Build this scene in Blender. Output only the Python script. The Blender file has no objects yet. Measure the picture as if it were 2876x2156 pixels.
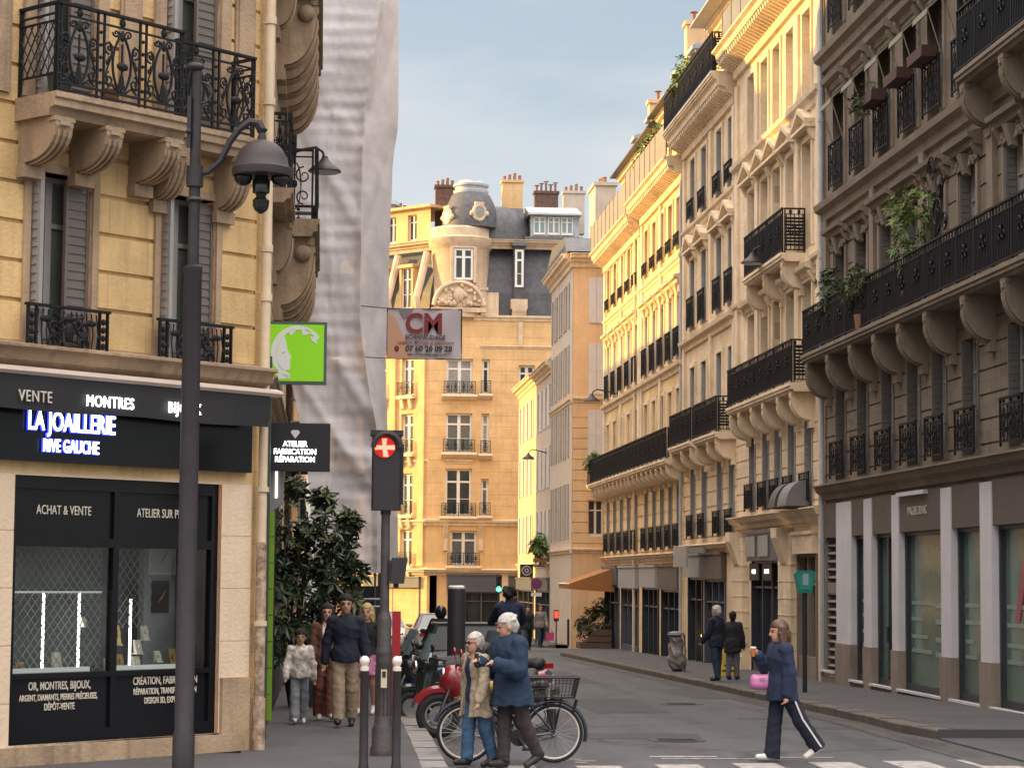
import bpy, math, random
import numpy as np
from math import sin, cos, pi, radians, sqrt, atan2
from mathutils import Vector, Matrix
random.seed(7)
S = bpy.context.scene
COL = S.collection
# ---------------------------------------------------------------- camera, sky, sun, exposure
cam = bpy.data.cameras.new('camera')
cam.sensor_fit = 'HORIZONTAL'; cam.sensor_width = 36.0; cam.lens = 6400 / 2876 * 36
cam.clip_start = 0.5; cam.clip_end = 3000
co = bpy.data.objects.new('camera', cam); COL.objects.link(co)
PSI, THE, ROL = 0.0828968, 0.0846855, 0.008
fw = Vector((sin(PSI) * cos(THE), cos(PSI) * cos(THE), sin(THE)))
r0 = Vector((cos(PSI), -sin(PSI), 0)); u0 = r0.cross(fw)
rt = r0 * cos(ROL) + u0 * sin(ROL); up = u0 * cos(ROL) - r0 * sin(ROL)
co.matrix_world = Matrix(((rt.x, up.x, -fw.x, 0), (rt.y, up.y, -fw.y, 0), (rt.z, up.z, -fw.z, 2.2), (0, 0, 0, 1)))
S.camera = co
SUN_EL, SUN_AZ = radians(13.5), atan2(-0.972, 0.235)      # azimuth from +Y towards +X
W = bpy.data.worlds.new('World'); S.world = W; W.use_nodes = True
nt = W.node_tree; nt.nodes.clear()
def N(t, **k):
    n = nt.nodes.new(t)
    for a, b in k.items(): setattr(n, a, b)
    return n
sky = N('ShaderNodeTexSky', sky_type='NISHITA', sun_disc=False, sun_elevation=SUN_EL, sun_rotation=SUN_AZ, air_density=1.0, dust_density=1.6, ozone_density=1.0)
bg = N('ShaderNodeBackground'); bg.inputs[1].default_value = 0.105
out = N('ShaderNodeOutputWorld')
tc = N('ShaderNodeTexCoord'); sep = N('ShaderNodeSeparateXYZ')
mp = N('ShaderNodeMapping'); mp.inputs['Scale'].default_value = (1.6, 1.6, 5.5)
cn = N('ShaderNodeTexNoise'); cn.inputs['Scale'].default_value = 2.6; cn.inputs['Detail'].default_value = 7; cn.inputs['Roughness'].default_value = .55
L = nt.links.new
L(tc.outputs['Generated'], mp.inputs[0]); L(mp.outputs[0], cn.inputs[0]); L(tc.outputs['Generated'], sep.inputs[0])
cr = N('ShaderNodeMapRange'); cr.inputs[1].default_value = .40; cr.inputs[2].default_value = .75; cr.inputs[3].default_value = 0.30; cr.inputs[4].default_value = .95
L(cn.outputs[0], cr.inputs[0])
# bright cloud added overhead and behind, out of view, to fill shaded walls, thin veil towards the street's end
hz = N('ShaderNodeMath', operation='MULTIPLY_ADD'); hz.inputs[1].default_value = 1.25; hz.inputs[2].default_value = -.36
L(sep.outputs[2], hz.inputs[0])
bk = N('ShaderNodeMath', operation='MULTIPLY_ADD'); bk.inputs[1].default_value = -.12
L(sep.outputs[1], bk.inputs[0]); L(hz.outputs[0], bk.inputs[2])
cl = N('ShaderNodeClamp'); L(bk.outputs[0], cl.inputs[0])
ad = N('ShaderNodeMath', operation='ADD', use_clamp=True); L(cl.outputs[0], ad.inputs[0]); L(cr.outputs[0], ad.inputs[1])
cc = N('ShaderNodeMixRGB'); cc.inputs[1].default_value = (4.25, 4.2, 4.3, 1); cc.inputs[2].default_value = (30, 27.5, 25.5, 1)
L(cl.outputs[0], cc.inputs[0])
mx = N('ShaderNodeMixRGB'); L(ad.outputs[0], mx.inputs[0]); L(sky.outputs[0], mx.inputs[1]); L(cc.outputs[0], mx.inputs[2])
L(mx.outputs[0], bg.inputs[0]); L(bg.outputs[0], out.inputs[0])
sl = bpy.data.lights.new('sun', 'SUN'); sl.energy = 5.0; sl.angle = radians(.6); sl.color = (1.0, .60, .15)
so = bpy.data.objects.new('sun', sl); COL.objects.link(so)
sd = Vector((sin(SUN_AZ) * cos(SUN_EL), cos(SUN_AZ) * cos(SUN_EL), sin(SUN_EL)))
so.rotation_euler = sd.to_track_quat('Z', 'Y').to_euler(); so.location = (-30, 60, 40)
vs = S.view_settings; vs.view_transform = 'Standard'; vs.look = 'None'; vs.exposure = 0.95; vs.gamma = 1; vs.use_curve_mapping = False
# ---------------------------------------------------------------- materials
MT = {}
def mat(name, col, rough=.8, metal=0., var=.0, sc=1.2, streak=0., bump=0., bsc=30., emit=0., spec=.5, coat=0., coord='Object', col2=None, blocks=0., ys=None, bw=1.15, bh=.43, bo=.5, bm=.62):
    if name in MT: return MT[name]
    m = bpy.data.materials.new(name); m.use_nodes = True; t = m.node_tree
    b = t.nodes['Principled BSDF']; l = t.links.new
    b.inputs['Base Color'].default_value = (*col, 1); b.inputs['Roughness'].default_value = rough
    b.inputs['Metallic'].default_value = metal; b.inputs['Specular IOR Level'].default_value = spec
    b.inputs['Coat Weight'].default_value = coat
    def n(ty, **k):
        q = t.nodes.new(ty)
        for a, v in k.items(): setattr(q, a, v)
        return q
    if emit:
        b.inputs['Emission Color'].default_value = (*col, 1); b.inputs['Emission Strength'].default_value = emit
    if var or streak or bump:
        tcd = n('ShaderNodeTexCoord')
    if var or streak:
        src = None
        ns = n('ShaderNodeTexNoise'); ns.inputs['Scale'].default_value = sc; ns.inputs['Detail'].default_value = 8; ns.inputs['Roughness'].default_value = .65
        if ys:
            my = n('ShaderNodeMapping'); my.inputs['Scale'].default_value = ys; l(tcd.outputs[coord], my.inputs[0]); l(my.outputs[0], ns.inputs[0])
        else: l(tcd.outputs[coord], ns.inputs[0])
        ra = n('ShaderNodeMapRange'); ra.inputs[1].default_value = .3; ra.inputs[2].default_value = .7; ra.inputs[3].default_value = 0; ra.inputs[4].default_value = 1
        l(ns.outputs[0], ra.inputs[0])
        c2 = col2 if col2 else tuple(c * (1 - var) for c in col); c1 = tuple(min(1, c * (1 + var * .35)) for c in col)
        mi = n('ShaderNodeMixRGB'); mi.inputs[1].default_value = (*c1, 1); mi.inputs[2].default_value = (*c2, 1)
        l(ra.outputs[0], mi.inputs[0]); src = mi.outputs[0]
        if streak:
            mp_ = n('ShaderNodeMapping'); mp_.inputs['Scale'].default_value = (2.2, 2.2, .16)
            s2 = n('ShaderNodeTexNoise'); s2.inputs['Scale'].default_value = 2.4; s2.inputs['Detail'].default_value = 6; s2.inputs['Roughness'].default_value = .6
            l(tcd.outputs[coord], mp_.inputs[0]); l(mp_.outputs[0], s2.inputs[0])
            r2 = n('ShaderNodeMapRange'); r2.inputs[1].default_value = .5; r2.inputs[2].default_value = .78; r2.inputs[3].default_value = 0; r2.inputs[4].default_value = streak
            l(s2.outputs[0], r2.inputs[0])
            m2 = n('ShaderNodeMixRGB'); m2.inputs[2].default_value = (col[0] * .30, col[1] * .30, col[2] * .33, 1)
            l(r2.outputs[0], m2.inputs[0]); l(src, m2.inputs[1]); src = m2.outputs[0]
        if blocks:
            mq = n('ShaderNodeMapping'); mq.inputs['Rotation'].default_value = (radians(90), 0, 0); bt = n('ShaderNodeTexBrick'); bt.inputs['Scale'].default_value = 1; bt.inputs['Mortar Size'].default_value = .004; bt.inputs['Brick Width'].default_value = bw; bt.inputs['Row Height'].default_value = bh
            bt.inputs['Color1'].default_value = (1 + blocks, 1 + blocks, 1 + blocks * .9, 1); bt.inputs['Color2'].default_value = (1 - blocks, 1 - blocks * 1.1, 1 - blocks * 1.2, 1); bt.inputs['Mortar'].default_value = (bm, bm * .98, bm * .96, 1); bt.offset = bo
            l(tcd.outputs[coord], mq.inputs[0]); l(mq.outputs[0], bt.inputs[0]); m3 = n('ShaderNodeMixRGB', blend_type='MULTIPLY'); m3.inputs[0].default_value = 1; l(src, m3.inputs[1]); l(bt.outputs[0], m3.inputs[2]); src = m3.outputs[0]
        l(src, b.inputs['Base Color'])
    if bump:
        nb = n('ShaderNodeTexNoise'); nb.inputs['Scale'].default_value = bsc; nb.inputs['Detail'].default_value = 5
        bp = n('ShaderNodeBump'); bp.inputs['Strength'].default_value = bump; bp.inputs['Distance'].default_value = .03
        l(tcd.outputs[coord], nb.inputs[0]); l(nb.outputs[0], bp.inputs['Height']); l(bp.outputs[0], b.inputs['Normal'])
    MT[name] = m; return m
def stone(name, col, **k): return mat(name, col, rough=.85, var=k.pop('var', .30), sc=k.pop('sc', 1.1), streak=k.pop('streak', .42), bump=.35, bsc=22, **k)
M_l1 = stone('ochre_painted_stone', (.68, .465, .22), var=.34, streak=.5, blocks=.09)
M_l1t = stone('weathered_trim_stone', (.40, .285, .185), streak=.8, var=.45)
M_sh = stone('pale_shop_stone', (.70, .55, .40), var=.12, streak=.12)
M_r1 = stone('brown_dirty_shaded_stone', (.185, .146, .110), var=.4, streak=.55, blocks=.12)  # dirty brown stone, colour darkened further for sky shade no geometry casts
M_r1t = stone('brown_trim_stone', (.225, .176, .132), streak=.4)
M_r2a = stone('cream_stone', (.76, .60, .42), var=.25, streak=.4, blocks=.06)
M_r2b = stone('buff_stone', (.72, .56, .365), var=.28, streak=.42, blocks=.06)
M_r3 = stone('warm_buff_stone', (.76, .55, .285), var=.25, streak=.4, blocks=.06)
M_r4 = stone('tan_render', (.68, .45, .25), var=.15, streak=.2)
M_r4s = stone('grey_render', (.52, .44, .36), var=.15, streak=.3)
M_f = stone('orange_tan_stone', (.68, .445, .215), var=.2, streak=.3, blocks=.05)
M_ft = stone('carved_buff_stone', (.62, .47, .33), var=.3, streak=.4)
M_trim = stone('trim_stone', (.75, .60, .42), var=.25, streak=.45)
M_slate = mat('slate', (.078, .078, .088), rough=.55, var=.5, sc=3.5, streak=.3, bump=.5, bsc=9)
M_zinc = mat('zinc', (.40, .42, .45), rough=.45, var=.25, sc=1.5, streak=.35)
M_brick = mat('brick', (.13, .075, .06), rough=.9, var=.5, sc=6, bump=.5, bsc=15)
M_pot = mat('terracotta', (.26, .125, .075), rough=.9, var=.3, sc=4)
M_iron = mat('wrought_iron', (.010, .010, .013), rough=.6, spec=.25, var=.3, sc=8)
M_irong = mat('grey_street_paint', (.034, .030, .035), rough=.5, spec=.35, var=.25, sc=5)
M_white = mat('white_joinery', (.72, .69, .63), rough=.55, var=.12, sc=3)
M_greyj = mat('grey_joinery', (.30, .29, .28), rough=.6, var=.15, sc=3)
M_shut = mat('grey_shutter', (.34, .32, .295), rough=.6, var=.2, sc=3)
M_shutb = mat('blue_grey_shutter', (.33, .325, .315), rough=.6, var=.2, sc=3)
M_shutw = mat('white_shutter', (.60, .56, .54), rough=.6, var=.1, sc=3)
M_glass = mat('window_glass', (.045, .055, .055), rough=.06, spec=.9, var=.7, sc=.6)
M_glassd = mat('dark_shop_glass', (.010, .012, .016), rough=.05, spec=.6, var=.9, sc=1.1, col2=(.045, .045, .045))
M_glass2 = mat('pale_reflecting_glass', (.13, .15, .155), rough=.08, spec=.9, var=.6, sc=.5); M_lace = mat('lace_curtain', (.42, .40, .36), rough=.6, var=.35, sc=9)
M_curt = mat('curtained_glass', (.30, .29, .27), rough=.25, spec=.6, var=.4, sc=1.5)
M_black = mat('gloss_black_panel', (.007, .007, .010), rough=.22, spec=.22)
M_blackm = mat('matt_black', (.018, .017, .020), rough=.6)
M_navyp = mat('blue_grey_shop_paint', (.075, .085, .115), rough=.45, var=.2, sc=2)
M_dkshop = mat('dark_shop_paint', (.030, .035, .048), rough=.4, var=.3, sc=2)
M_brown = mat('brown_fascia', (.090, .075, .065), rough=.6, var=.15, sc=2)
M_cream = mat('cream_pipe', (.66, .52, .36), rough=.5, var=.2, sc=3, streak=.3)
M_rust = mat('rusted_pipe', (.46, .34, .25), rough=.8, var=.9, sc=9, col2=(.10, .055, .035), bump=.4)
def glow(name, col, e): return mat(name, col, rough=.5, emit=e)
# ---------------------------------------------------------------- mesh builder
class MB:
    def __init__(s): s.v = []; s.f = []; s.m = []; s.i = 0; s.T = None
    def add(s, vs, fs):
        o = len(s.v)
        if s.T is not None: vs = [tuple(s.T @ Vector(p)) for p in vs]
        s.v += vs
        for f in fs: s.f.append(tuple(o + k for k in f)); s.m.append(s.i)
    def quad(s, a, b, c, d): s.add([a, b, c, d], [(0, 1, 2, 3)])
    def box(s, x0, x1, y0, y1, z0, z1):
        v = [(x, y, z) for z in (z0, z1) for y in (y0, y1) for x in (x0, x1)]
        s.add(v, [(0, 2, 3, 1), (4, 5, 7, 6), (0, 1, 5, 4), (2, 6, 7, 3), (0, 4, 6, 2), (1, 3, 7, 5)])
    def prism(s, prof, x0, x1):      # closed profile of (y,z), extruded along x
        n = len(prof)
        v = [(x0, y, z) for y, z in prof] + [(x1, y, z) for y, z in prof]
        f = [(i, (i + 1) % n, n + (i + 1) % n, n + i) for i in range(n)] + [tuple(range(n))[::-1], tuple(range(n, 2 * n))]
        s.add(v, f)
    def plate(s, poly, y0, y1):      # closed polygon of (x,z), extruded along y
        n = len(poly)
        v = [(x, y0, z) for x, z in poly] + [(x, y1, z) for x, z in poly]
        f = [(i, n + i, n + (i + 1) % n, (i + 1) % n) for i in range(n)] + [tuple(range(n)), tuple(range(n, 2 * n))[::-1]]
        s.add(v, f)
    def slab(s, poly, z0, z1):       # closed polygon of (x,y), extruded along z
        n = len(poly)
        v = [(x, y, z0) for x, y in poly] + [(x, y, z1) for x, y in poly]
        f = [(i, (i + 1) % n, n + (i + 1) % n, n + i) for i in range(n)] + [tuple(range(n))[::-1], tuple(range(n, 2 * n))]
        s.add(v, f)
    def tube(s, pts, r, n=6, cap=True):
        P = [Vector(p) for p in pts]; k = len(P); rr = r if isinstance(r, (list, tuple)) else [r] * k
        v = []; pu = None
        for i in range(k):
            t = (P[min(i + 1, k - 1)] - P[max(i - 1, 0)]).normalized()
            if pu is None: pu = t.orthogonal().normalized()
            a = (pu - t * pu.dot(t)); a = a.normalized() if a.length > 1e-6 else t.orthogonal().normalized(); pu = a
            b = t.cross(a)
            for j in range(n):
                w = 2 * pi * (j + .5) / n
                v.append(tuple(P[i] + (a * cos(w) + b * sin(w)) * rr[i]))
        f = [(i * n + j, i * n + (j + 1) % n, (i + 1) * n + (j + 1) % n, (i + 1) * n + j) for i in range(k - 1) for j in range(n)]
        if cap: f += [tuple(range(n))[::-1], tuple(range((k - 1) * n, k * n))]
        s.add(v, f)
    def bar(s, a, b, r, r2=None): s.tube([a, b], r, 4)
    def lathe(s, prof, c=(0, 0, 0), n=16, axis='z'):
        v = []
        for r, h in prof:
            for j in range(n):
                w = 2 * pi * j / n; p = (r * cos(w), r * sin(w), h)
                if axis == 'x': p = (p[2], p[0], p[1])
                if axis == 'y': p = (p[0], p[2], p[1])
                v.append((c[0] + p[0], c[1] + p[1], c[2] + p[2]))
        k = len(prof)
        f = [(i * n + j, i * n + (j + 1) % n, (i + 1) * n + (j + 1) % n, (i + 1) * n + j) for i in range(k - 1) for j in range(n)]
        f += [tuple(range(n))[::-1], tuple(range((k - 1) * n, k * n))]
        s.add(v, f)
    def ball(s, c, r, n=12, sx=1, sy=1, sz=1):
        pr = [(max(.001, r * sin(pi * i / (n // 2 + 2))), -r * cos(pi * i / (n // 2 + 2))) for i in range(n // 2 + 3)]
        o = len(s.v); T = s.T
        s.T = (T if T is not None else Matrix()) @ Matrix.Translation(c) @ Matrix.Diagonal((sx, sy, sz, 1)); s.lathe(pr, n=n); s.T = T
    def torus(s, c, R, r, n=28, k=8, axis='y', flat=1.):
        v = []
        for i in range(n):
            a = 2 * pi * i / n
            for j in range(k):
                w = 2 * pi * j / k; q = R + r * cos(w); h = r * flat * sin(w)
                p = (q * cos(a), h, q * sin(a)) if axis == 'y' else (h, q * cos(a), q * sin(a)) if axis == 'x' else (q * cos(a), q * sin(a), h)
                v.append((c[0] + p[0], c[1] + p[1], c[2] + p[2]))
        s.add(v, [(i * k + j, ((i + 1) % n) * k + j, ((i + 1) % n) * k + (j + 1) % k, i * k + (j + 1) % k) for i in range(n) for j in range(k)])
    def mesh(s, name, mats, smooth=False):
        me = bpy.data.meshes.new(name); me.from_pydata(s.v, [], s.f)
        for m in (mats if isinstance(mats, (list, tuple)) else [mats]): me.materials.append(m)
        me.polygons.foreach_set('material_index', s.m)
        if smooth:
            me.polygons.foreach_set('use_smooth', [True] * len(me.polygons)); 
            try: me.set_sharp_from_angle(angle=radians(42))
            except Exception: pass
        me.update(); return me
    def obj(s, name, mats, parent=None, smooth=False, loc=(0, 0, 0), rz=0): return place(name, s.mesh(name, mats, smooth), parent, loc, rz)
def place(name, me, parent=None, loc=(0, 0, 0), rz=0):
    o = bpy.data.objects.new(name, me); COL.objects.link(o)
    if parent is not None: o.parent = parent
    o.location = loc; o.rotation_euler = (0, 0, rz); return o
def each(name, m, boxes, parent, **k):
    for q in boxes:
        b = MB(); b.box(*q); o = b.obj(name, m, parent, **k)
    return o
def tag(o, label=None, cat=None, group=None, kind=None):
    if label: o['label'] = label
    if cat: o['category'] = cat
    if group: o['group'] = group
    if kind: o['kind'] = kind
    return o
def thing(name, label, cat, loc=(0, 0, 0), rz=0, group=None):
    return tag(place(name, None, None, loc, rz), label, cat, group)
def dup(o, loc, rz=None, label=None, parent=None):
    c = o.copy(); COL.objects.link(c)
    if parent is not None: c.parent = parent
    if loc is not None: c.location = loc
    if rz is not None: c.rotation_euler = (0, 0, rz)
    if label: c['label'] = label
    for k in o.children: dup(k, None, None, None, c)
    return c
_tc = {}
def textmesh(body, size, bold=0., ext=.004, align='CENTER', sx=1., spacing=1.):
    cu = bpy.data.curves.new('t', 'FONT'); cu.body = body; cu.size = size; cu.offset = bold * size; cu.extrude = ext
    cu.align_x = align; cu.align_y = 'CENTER'; cu.resolution_u = 3; cu.space_character = spacing
    o = bpy.data.objects.new('t', cu); COL.objects.link(o)
    dg = bpy.context.evaluated_depsgraph_get(); me = bpy.data.meshes.new_from_object(o.evaluated_get(dg))
    bpy.data.objects.remove(o)
    me.transform(Matrix(((sx, 0, 0, 0), (0, 0, -1, 0), (0, 1, 0, 0), (0, 0, 0, 1))))
    return me
def text(body, size, m, parent, x, y, z, name='lettering', **k):
    me = textmesh(body, size, **k); me.materials.clear(); me.materials.append(m)
    return place(name, me, parent, (x, y, z))
# ---------------------------------------------------------------- facade pieces (local: x along the wall, -y outwards, z up)
def wallgrid(mb, x0, x1, z0, z1, ops, joints=(), d=.28, gd=.03, gh=.035):
    us = sorted({x0, x1} | {v for o in ops for v in (o[0], o[1])}); zs = {z0, z1} | {v for o in ops for v in (o[2], o[3])}
    us = [u for u in us if x0 - 1e-6 <= u <= x1 + 1e-6]
    J = [j for j in joints if z0 < j < z1 - gh]
    for j in J: zs |= {j, j + gh}
    zs = sorted(z for z in zs if z0 - 1e-6 <= z <= z1 + 1e-6)
    ing = lambda z: any(j < z < j + gh for j in J)
    for a, b in zip(us, us[1:]):
        prev = None
        for c, e in zip(zs, zs[1:]):
            um, zm = (a + b) / 2, (c + e) / 2
            if any(o[0] < um < o[1] and o[2] < zm < o[3] for o in ops): prev = None; continue
            y = gd if ing(zm) else 0
            mb.quad((a, y, c), (b, y, c), (b, y, e), (a, y, e))
            if prev is not None and prev != y: mb.quad((a, prev, c), (b, prev, c), (b, y, c), (a, y, c))
            prev = y
    for a, b, c, e in ops:
        mb.quad((a, 0, c), (a, d, c), (a, d, e), (a, 0, e)); mb.quad((b, d, c), (b, 0, c), (b, 0, e), (b, d, e))
        mb.quad((a, 0, e), (a, d, e), (b, d, e), (b, 0, e)); mb.quad((a, d, c), (a, 0, c), (b, 0, c), (b, d, c))
def shell(mb, x0, x1, z0, z1, depth):        # flanks, back and top of a block behind its facade
    mb.quad((x0, depth, z0), (x0, 0, z0), (x0, 0, z1), (x0, depth, z1)); mb.quad((x1, 0, z0), (x1, depth, z0), (x1, depth, z1), (x1, 0, z1))
    mb.quad((x1, depth, z0), (x0, depth, z0), (x0, depth, z1), (x1, depth, z1)); mb.quad((x0, 0, z1), (x1, 0, z1), (x1, depth, z1), (x0, depth, z1))
WC = {}
def window(par, cx, z0, w, h, style='white', shut=None, d=.24, pane=None):
    k = (round(w, 2), round(h, 2), style, shut.name if shut else '', d, (pane or M_glass).name)
    if k not in WC:
        fm = {'white': M_white, 'grey': M_greyj, 'dark': M_dkshop, 'bold': M_white}[style]
        b = MB(); t = .055 if style != 'bold' else .12; mw = .045 if style != 'bold' else .085
        for x in (-w / 2, w / 2 - t): b.box(x, x + t, d - .07, d, 0, h)
        b.box(-w / 2 + t, w / 2 - t, d - .07, d, h - t, h); b.box(-w / 2 + t, w / 2 - t, d - .07, d, 0, .12)
        if w > .6: b.box(-mw, mw, d - .08, d, .12, h - t)
        hh = h * .72
        b.box(-w / 2 + t, w / 2 - t, d - .065, d, hh - mw * .6, hh + mw * .6)
        if h > 2.0:
            b.box(-w / 2 + t, w / 2 - t, d - .055, d, hh * .5 - .015, hh * .5 + .015)
        p = MB(); p.quad((-w / 2 + .01, d - .03, .01), (w / 2 - .01, d - .03, .01), (w / 2 - .01, d - .03, h - .01), (-w / 2 + .01, d - .03, h - .01))
        s = None
        if shut:
            s = MB()
            s.box(0, .05, -.03, d - .08, 0, h - .02)
            n = int(h / .12)
            for i in range(n): s.box(.05, .062, .0, d - .11, .06 + i * (h - .1) / n, .06 + i * (h - .1) / n + .055)
            s = s.mesh('shutter', shut)
        WC[k] = (b.mesh('window', fm), p.mesh('pane', pane or M_glass), s)
    a, p, s = WC[k]
    o = place('window', a, par, (cx, 0, z0)); place('pane', p, o)
    if s:
        place('shutter', s, o, (-w / 2 + .002, 0, .01)); q = place('shutter', s, o, (w / 2 - .002, 0, .01)); q.scale = (-1, 1, 1)
    return o
def spiral(cx, cz, r, turns, a0, sgn=1, n=22, r1=.12):
    return [(cx + (r * (1 - (1 - r1) * i / n)) * cos(a0 + sgn * turns * 2 * pi * i / n), cz + (r * (1 - (1 - r1) * i / n)) * sin(a0 + sgn * turns * 2 * pi * i / n)) for i in range(n + 1)]
def railing_mesh(Lr, h, style='dense'):
    """panel along +x, thin in y, standing on z=0"""
    b = MB()
    b.box(0, Lr, -.03, .03, h - .035, h)
    b.box(0, Lr, -.015, .015, .06, .085)
    n = max(1, round(Lr / 1.05))
    for i in range(n + 1):
        x = min(max(i * Lr / n, .015), Lr - .015); b.box(x - .015, x + .015, -.018, .018, 0, h - .035)
    if style in ('dense', 'screen'):
        b.box(0, Lr, -.012, .012, h - .16, h - .14)
        m = max(2, int(Lr / .085))
        for i in range(m):
            x = (i + .5) * Lr / m; b.box(x - .011, x + .011, -.010, .010, .085, h - .14)
            if i % 2: b.box(x - .03, x + .03, -.008, .008, h - .135, h - .045)
        z = .16; k = 0
        while z < h - .2:
            b.box(0, Lr, .011, .022, z, z + (.055 if style == 'screen' else .03)); z += .078 if style == 'screen' else .105
        for i in range(n):
            c = (i + .5) * Lr / n
            for sg in (-1, 1):
                pts = spiral(c + sg * .10, h * .50, .13, 1.1, pi / 2, sg, 12)
                b.tube([(x, -.022, z) for x, z in pts], .014, 4)
    else:
        b.box(0, Lr, -.012, .012, h - .13, h - .11)
        m = max(1, round(Lr / .46))
        for i in range(m):
            c = (i + .5) * Lr / m; q = Lr / m
            for sg in (-1, 1):
                for (cz, r, a, s2) in ((h * .62, q * .24, pi / 2, sg), (h * .32, q * .21, -pi / 2, -sg)):
                    b.tube([(x, 0, z) for x, z in spiral(c + sg * q * .24, cz, r, 1.3, a, s2, 16)], .012, 4)
                b.bar((c + sg * q * .48, 0, .08), (c + sg * q * .48, 0, h - .12), .011)
            b.tube([(c + q * .17 * cos(t), 0, h * .47 + h * .34 * sin(t)) for t in np.linspace(0, 2 * pi, 17)], .011, 4)
            b.bar((c, 0, .08), (c, 0, h - .12), .011)
            b.ball((c, 0, h * .5), .045, 8, 1, .5, 1.4); b.ball((c, 0, h - .07), .03, 8)
    return b
RC = {}
def railing(par, x, y, z, Lr, h, style='dense', rz=0, name='railing', m=None):
    k = (round(Lr, 2), round(h, 2), style)
    if k not in RC: RC[k] = railing_mesh(Lr, h, style).mesh('railing', m or M_iron)
    return place(name, RC[k], par, (x, y, z), rz)
def corbel_mesh(P, h, w, m):
    b = MB(); n = 8
    arc = [(-(P * .96) + (P * .78) * (1 - cos(a)), -h * .26 - (h * .62) * sin(a)) for a in np.linspace(0, pi / 2, n)]
    prof = [(0, 0), (-P * .98, 0), (-P * .98, -h * .2)] + arc + [(-P * .18, -h * .95), (-P * .1, -h), (0, -h)]
    b.prism(prof, -w / 2, w / 2)
    b.box(-w / 2 - .02, w / 2 + .02, -P * .99, -P * .8, -h * .10, -.012)
    b.box(-w * .28, w * .28, -P * .98 - .02, -P * .98 + .01, -h * .19, -h * .1)
    for j in (-1, 0, 1):
        b.tube([(j * w * .3, y - .012, z - .012) for y, z in arc], .018, 4)
    b.box(-w / 2 - .015, w / 2 + .015, -P * .22, .0, -h * .99 - .1, -h * .93)
    return b.mesh('corbel', m)
def balcony(par, x0, x1, z, P, m, rh=1.0, style='dense', corb=(), ch=.7, sides=(1, 1), cw=.24, th=.2, slabm=None):
    b = MB()
    prof = [(0, 0), (-P, 0), (-P, -.07), (-P + .03, -.08), (-P + .03, -th * .7), (-P + .09, -th * .75), (-P + .12, -th), (0, -th)]
    b.prism([(y, z_) for y, z_ in prof][::-1], x0 + .012, x1 - .012)
    o = b.obj('balcony', slabm or m, par, loc=(0, 0, z))
    railing(o, x0 + .04, -P + .06, 0, x1 - x0 - .08, rh, style)
    if sides[0]: railing(o, x0 + .05, 0, 0, P - .1, rh, style, -pi / 2)
    if sides[1]: railing(o, x1 - .05, 0, 0, P - .1, rh, style, -pi / 2)
    if len(corb):
        cm = corbel_mesh(P * .9, ch, cw, m)
        for c in corb: place('corbel', cm, o, (c, 0, -th))
    return o
CORN = {'main': [(0, -.62), (-.08, -.60), (-.10, -.42), (-.22, -.36), (-.26, -.24), (-.44, -.2), (-.46, -.08), (-.54, -.04), (-.54, 0), (0, .06)],
        'string': [(0, -.3), (-.06, -.28), (-.08, -.16), (-.18, -.10), (-.2, 0), (0, .03)],
        'shop': [(0, -.34), (-.07, -.32), (-.1, -.22), (-.22, -.15), (-.26, -.05), (-.32, -.03), (-.32, 0), (0, .05)]}
def cornice(par, x0, x1, z, kind, m, k=1., dent=0, name='cornice'):
    x0 += .007; x1 -= .007; b = MB(); b.prism([(y * k, z_ * k) for y, z_ in CORN[kind]], x0, x1)
    if dent:
        n = int((x1 - x0) / dent)
        for i in range(n):
            c = x0 + (i + .5) * (x1 - x0) / n
            b.prism([(-.105 * k, -.44 * k), (-.40 * k, -.30 * k), (-.42 * k, -.21 * k), (-.105 * k, -.21 * k)], c - dent * .28, c + dent * .28)
    return b.obj(name, m, par, loc=(0, 0, z))
def pediment_mesh(w, kind, m):
    b = MB()
    if kind == 'tri':
        b.prism([(0, 0), (-.26, 0), (-.26, .07), (0, .1)], -w / 2, w / 2)
        for sg in (-1, 1):
            b.plate([(sg * w / 2, .1), (sg * w / 2, .2), (0, .56), (0, .44)][::sg], -.27, 0)
        b.plate([(-w / 2 + .1, .1), (w / 2 - .1, .1), (0, .46)], -.1, 0)
    elif kind == 'flat':
        b.prism([(0, -.12), (-.09, -.1), (-.12, 0), (-.25, .05), (-.28, .15), (0, .22)], -w / 2, w / 2)
    for sg in (-1, 1):
        b.prism([(0, 0), (-.17, -.005), (-.17, -.08), (-.06, -.26), (0, -.3)], sg * (w / 2 - .12) - .075, sg * (w / 2 - .12) + .075)
    if kind == 'carved':
        b.prism([(0, -.1), (-.14, -.07), (-.17, .02), (-.26, .05), (-.28, .13), (0, .2)], -w / 2, w / 2)
        b.prism([(0, -.5), (-.10, -.46), (-.20, -.12), (0, -.1)], -.11, .11)
        for sg in (-1, 1):
            for cx, r in ((.34, .13), (.56, .09)): b.tube([(sg * cx * w * .62 + x, -.07, z_ - .26) for x, z_ in spiral(0, 0, r, 1.4, pi / 2, sg, 12)], .028, 5)
            for k in range(4): b.ball((sg * (.16 + .13 * k) * w * .7, -.06, -.34 + .05 * (k % 2)), .045, 6, 1.2, .7, 1)
    return b.mesh('pediment', m)
def surround(mb, a, b, c, e, t=.13, p=.05):
    mb.box(a - t, a - .003, -p, .0, c, e + t); mb.box(b + .003, b + t, -p, .0, c, e + t); mb.box(a - .003, b + .003, -p, .0, e + .003, e + t)
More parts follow.
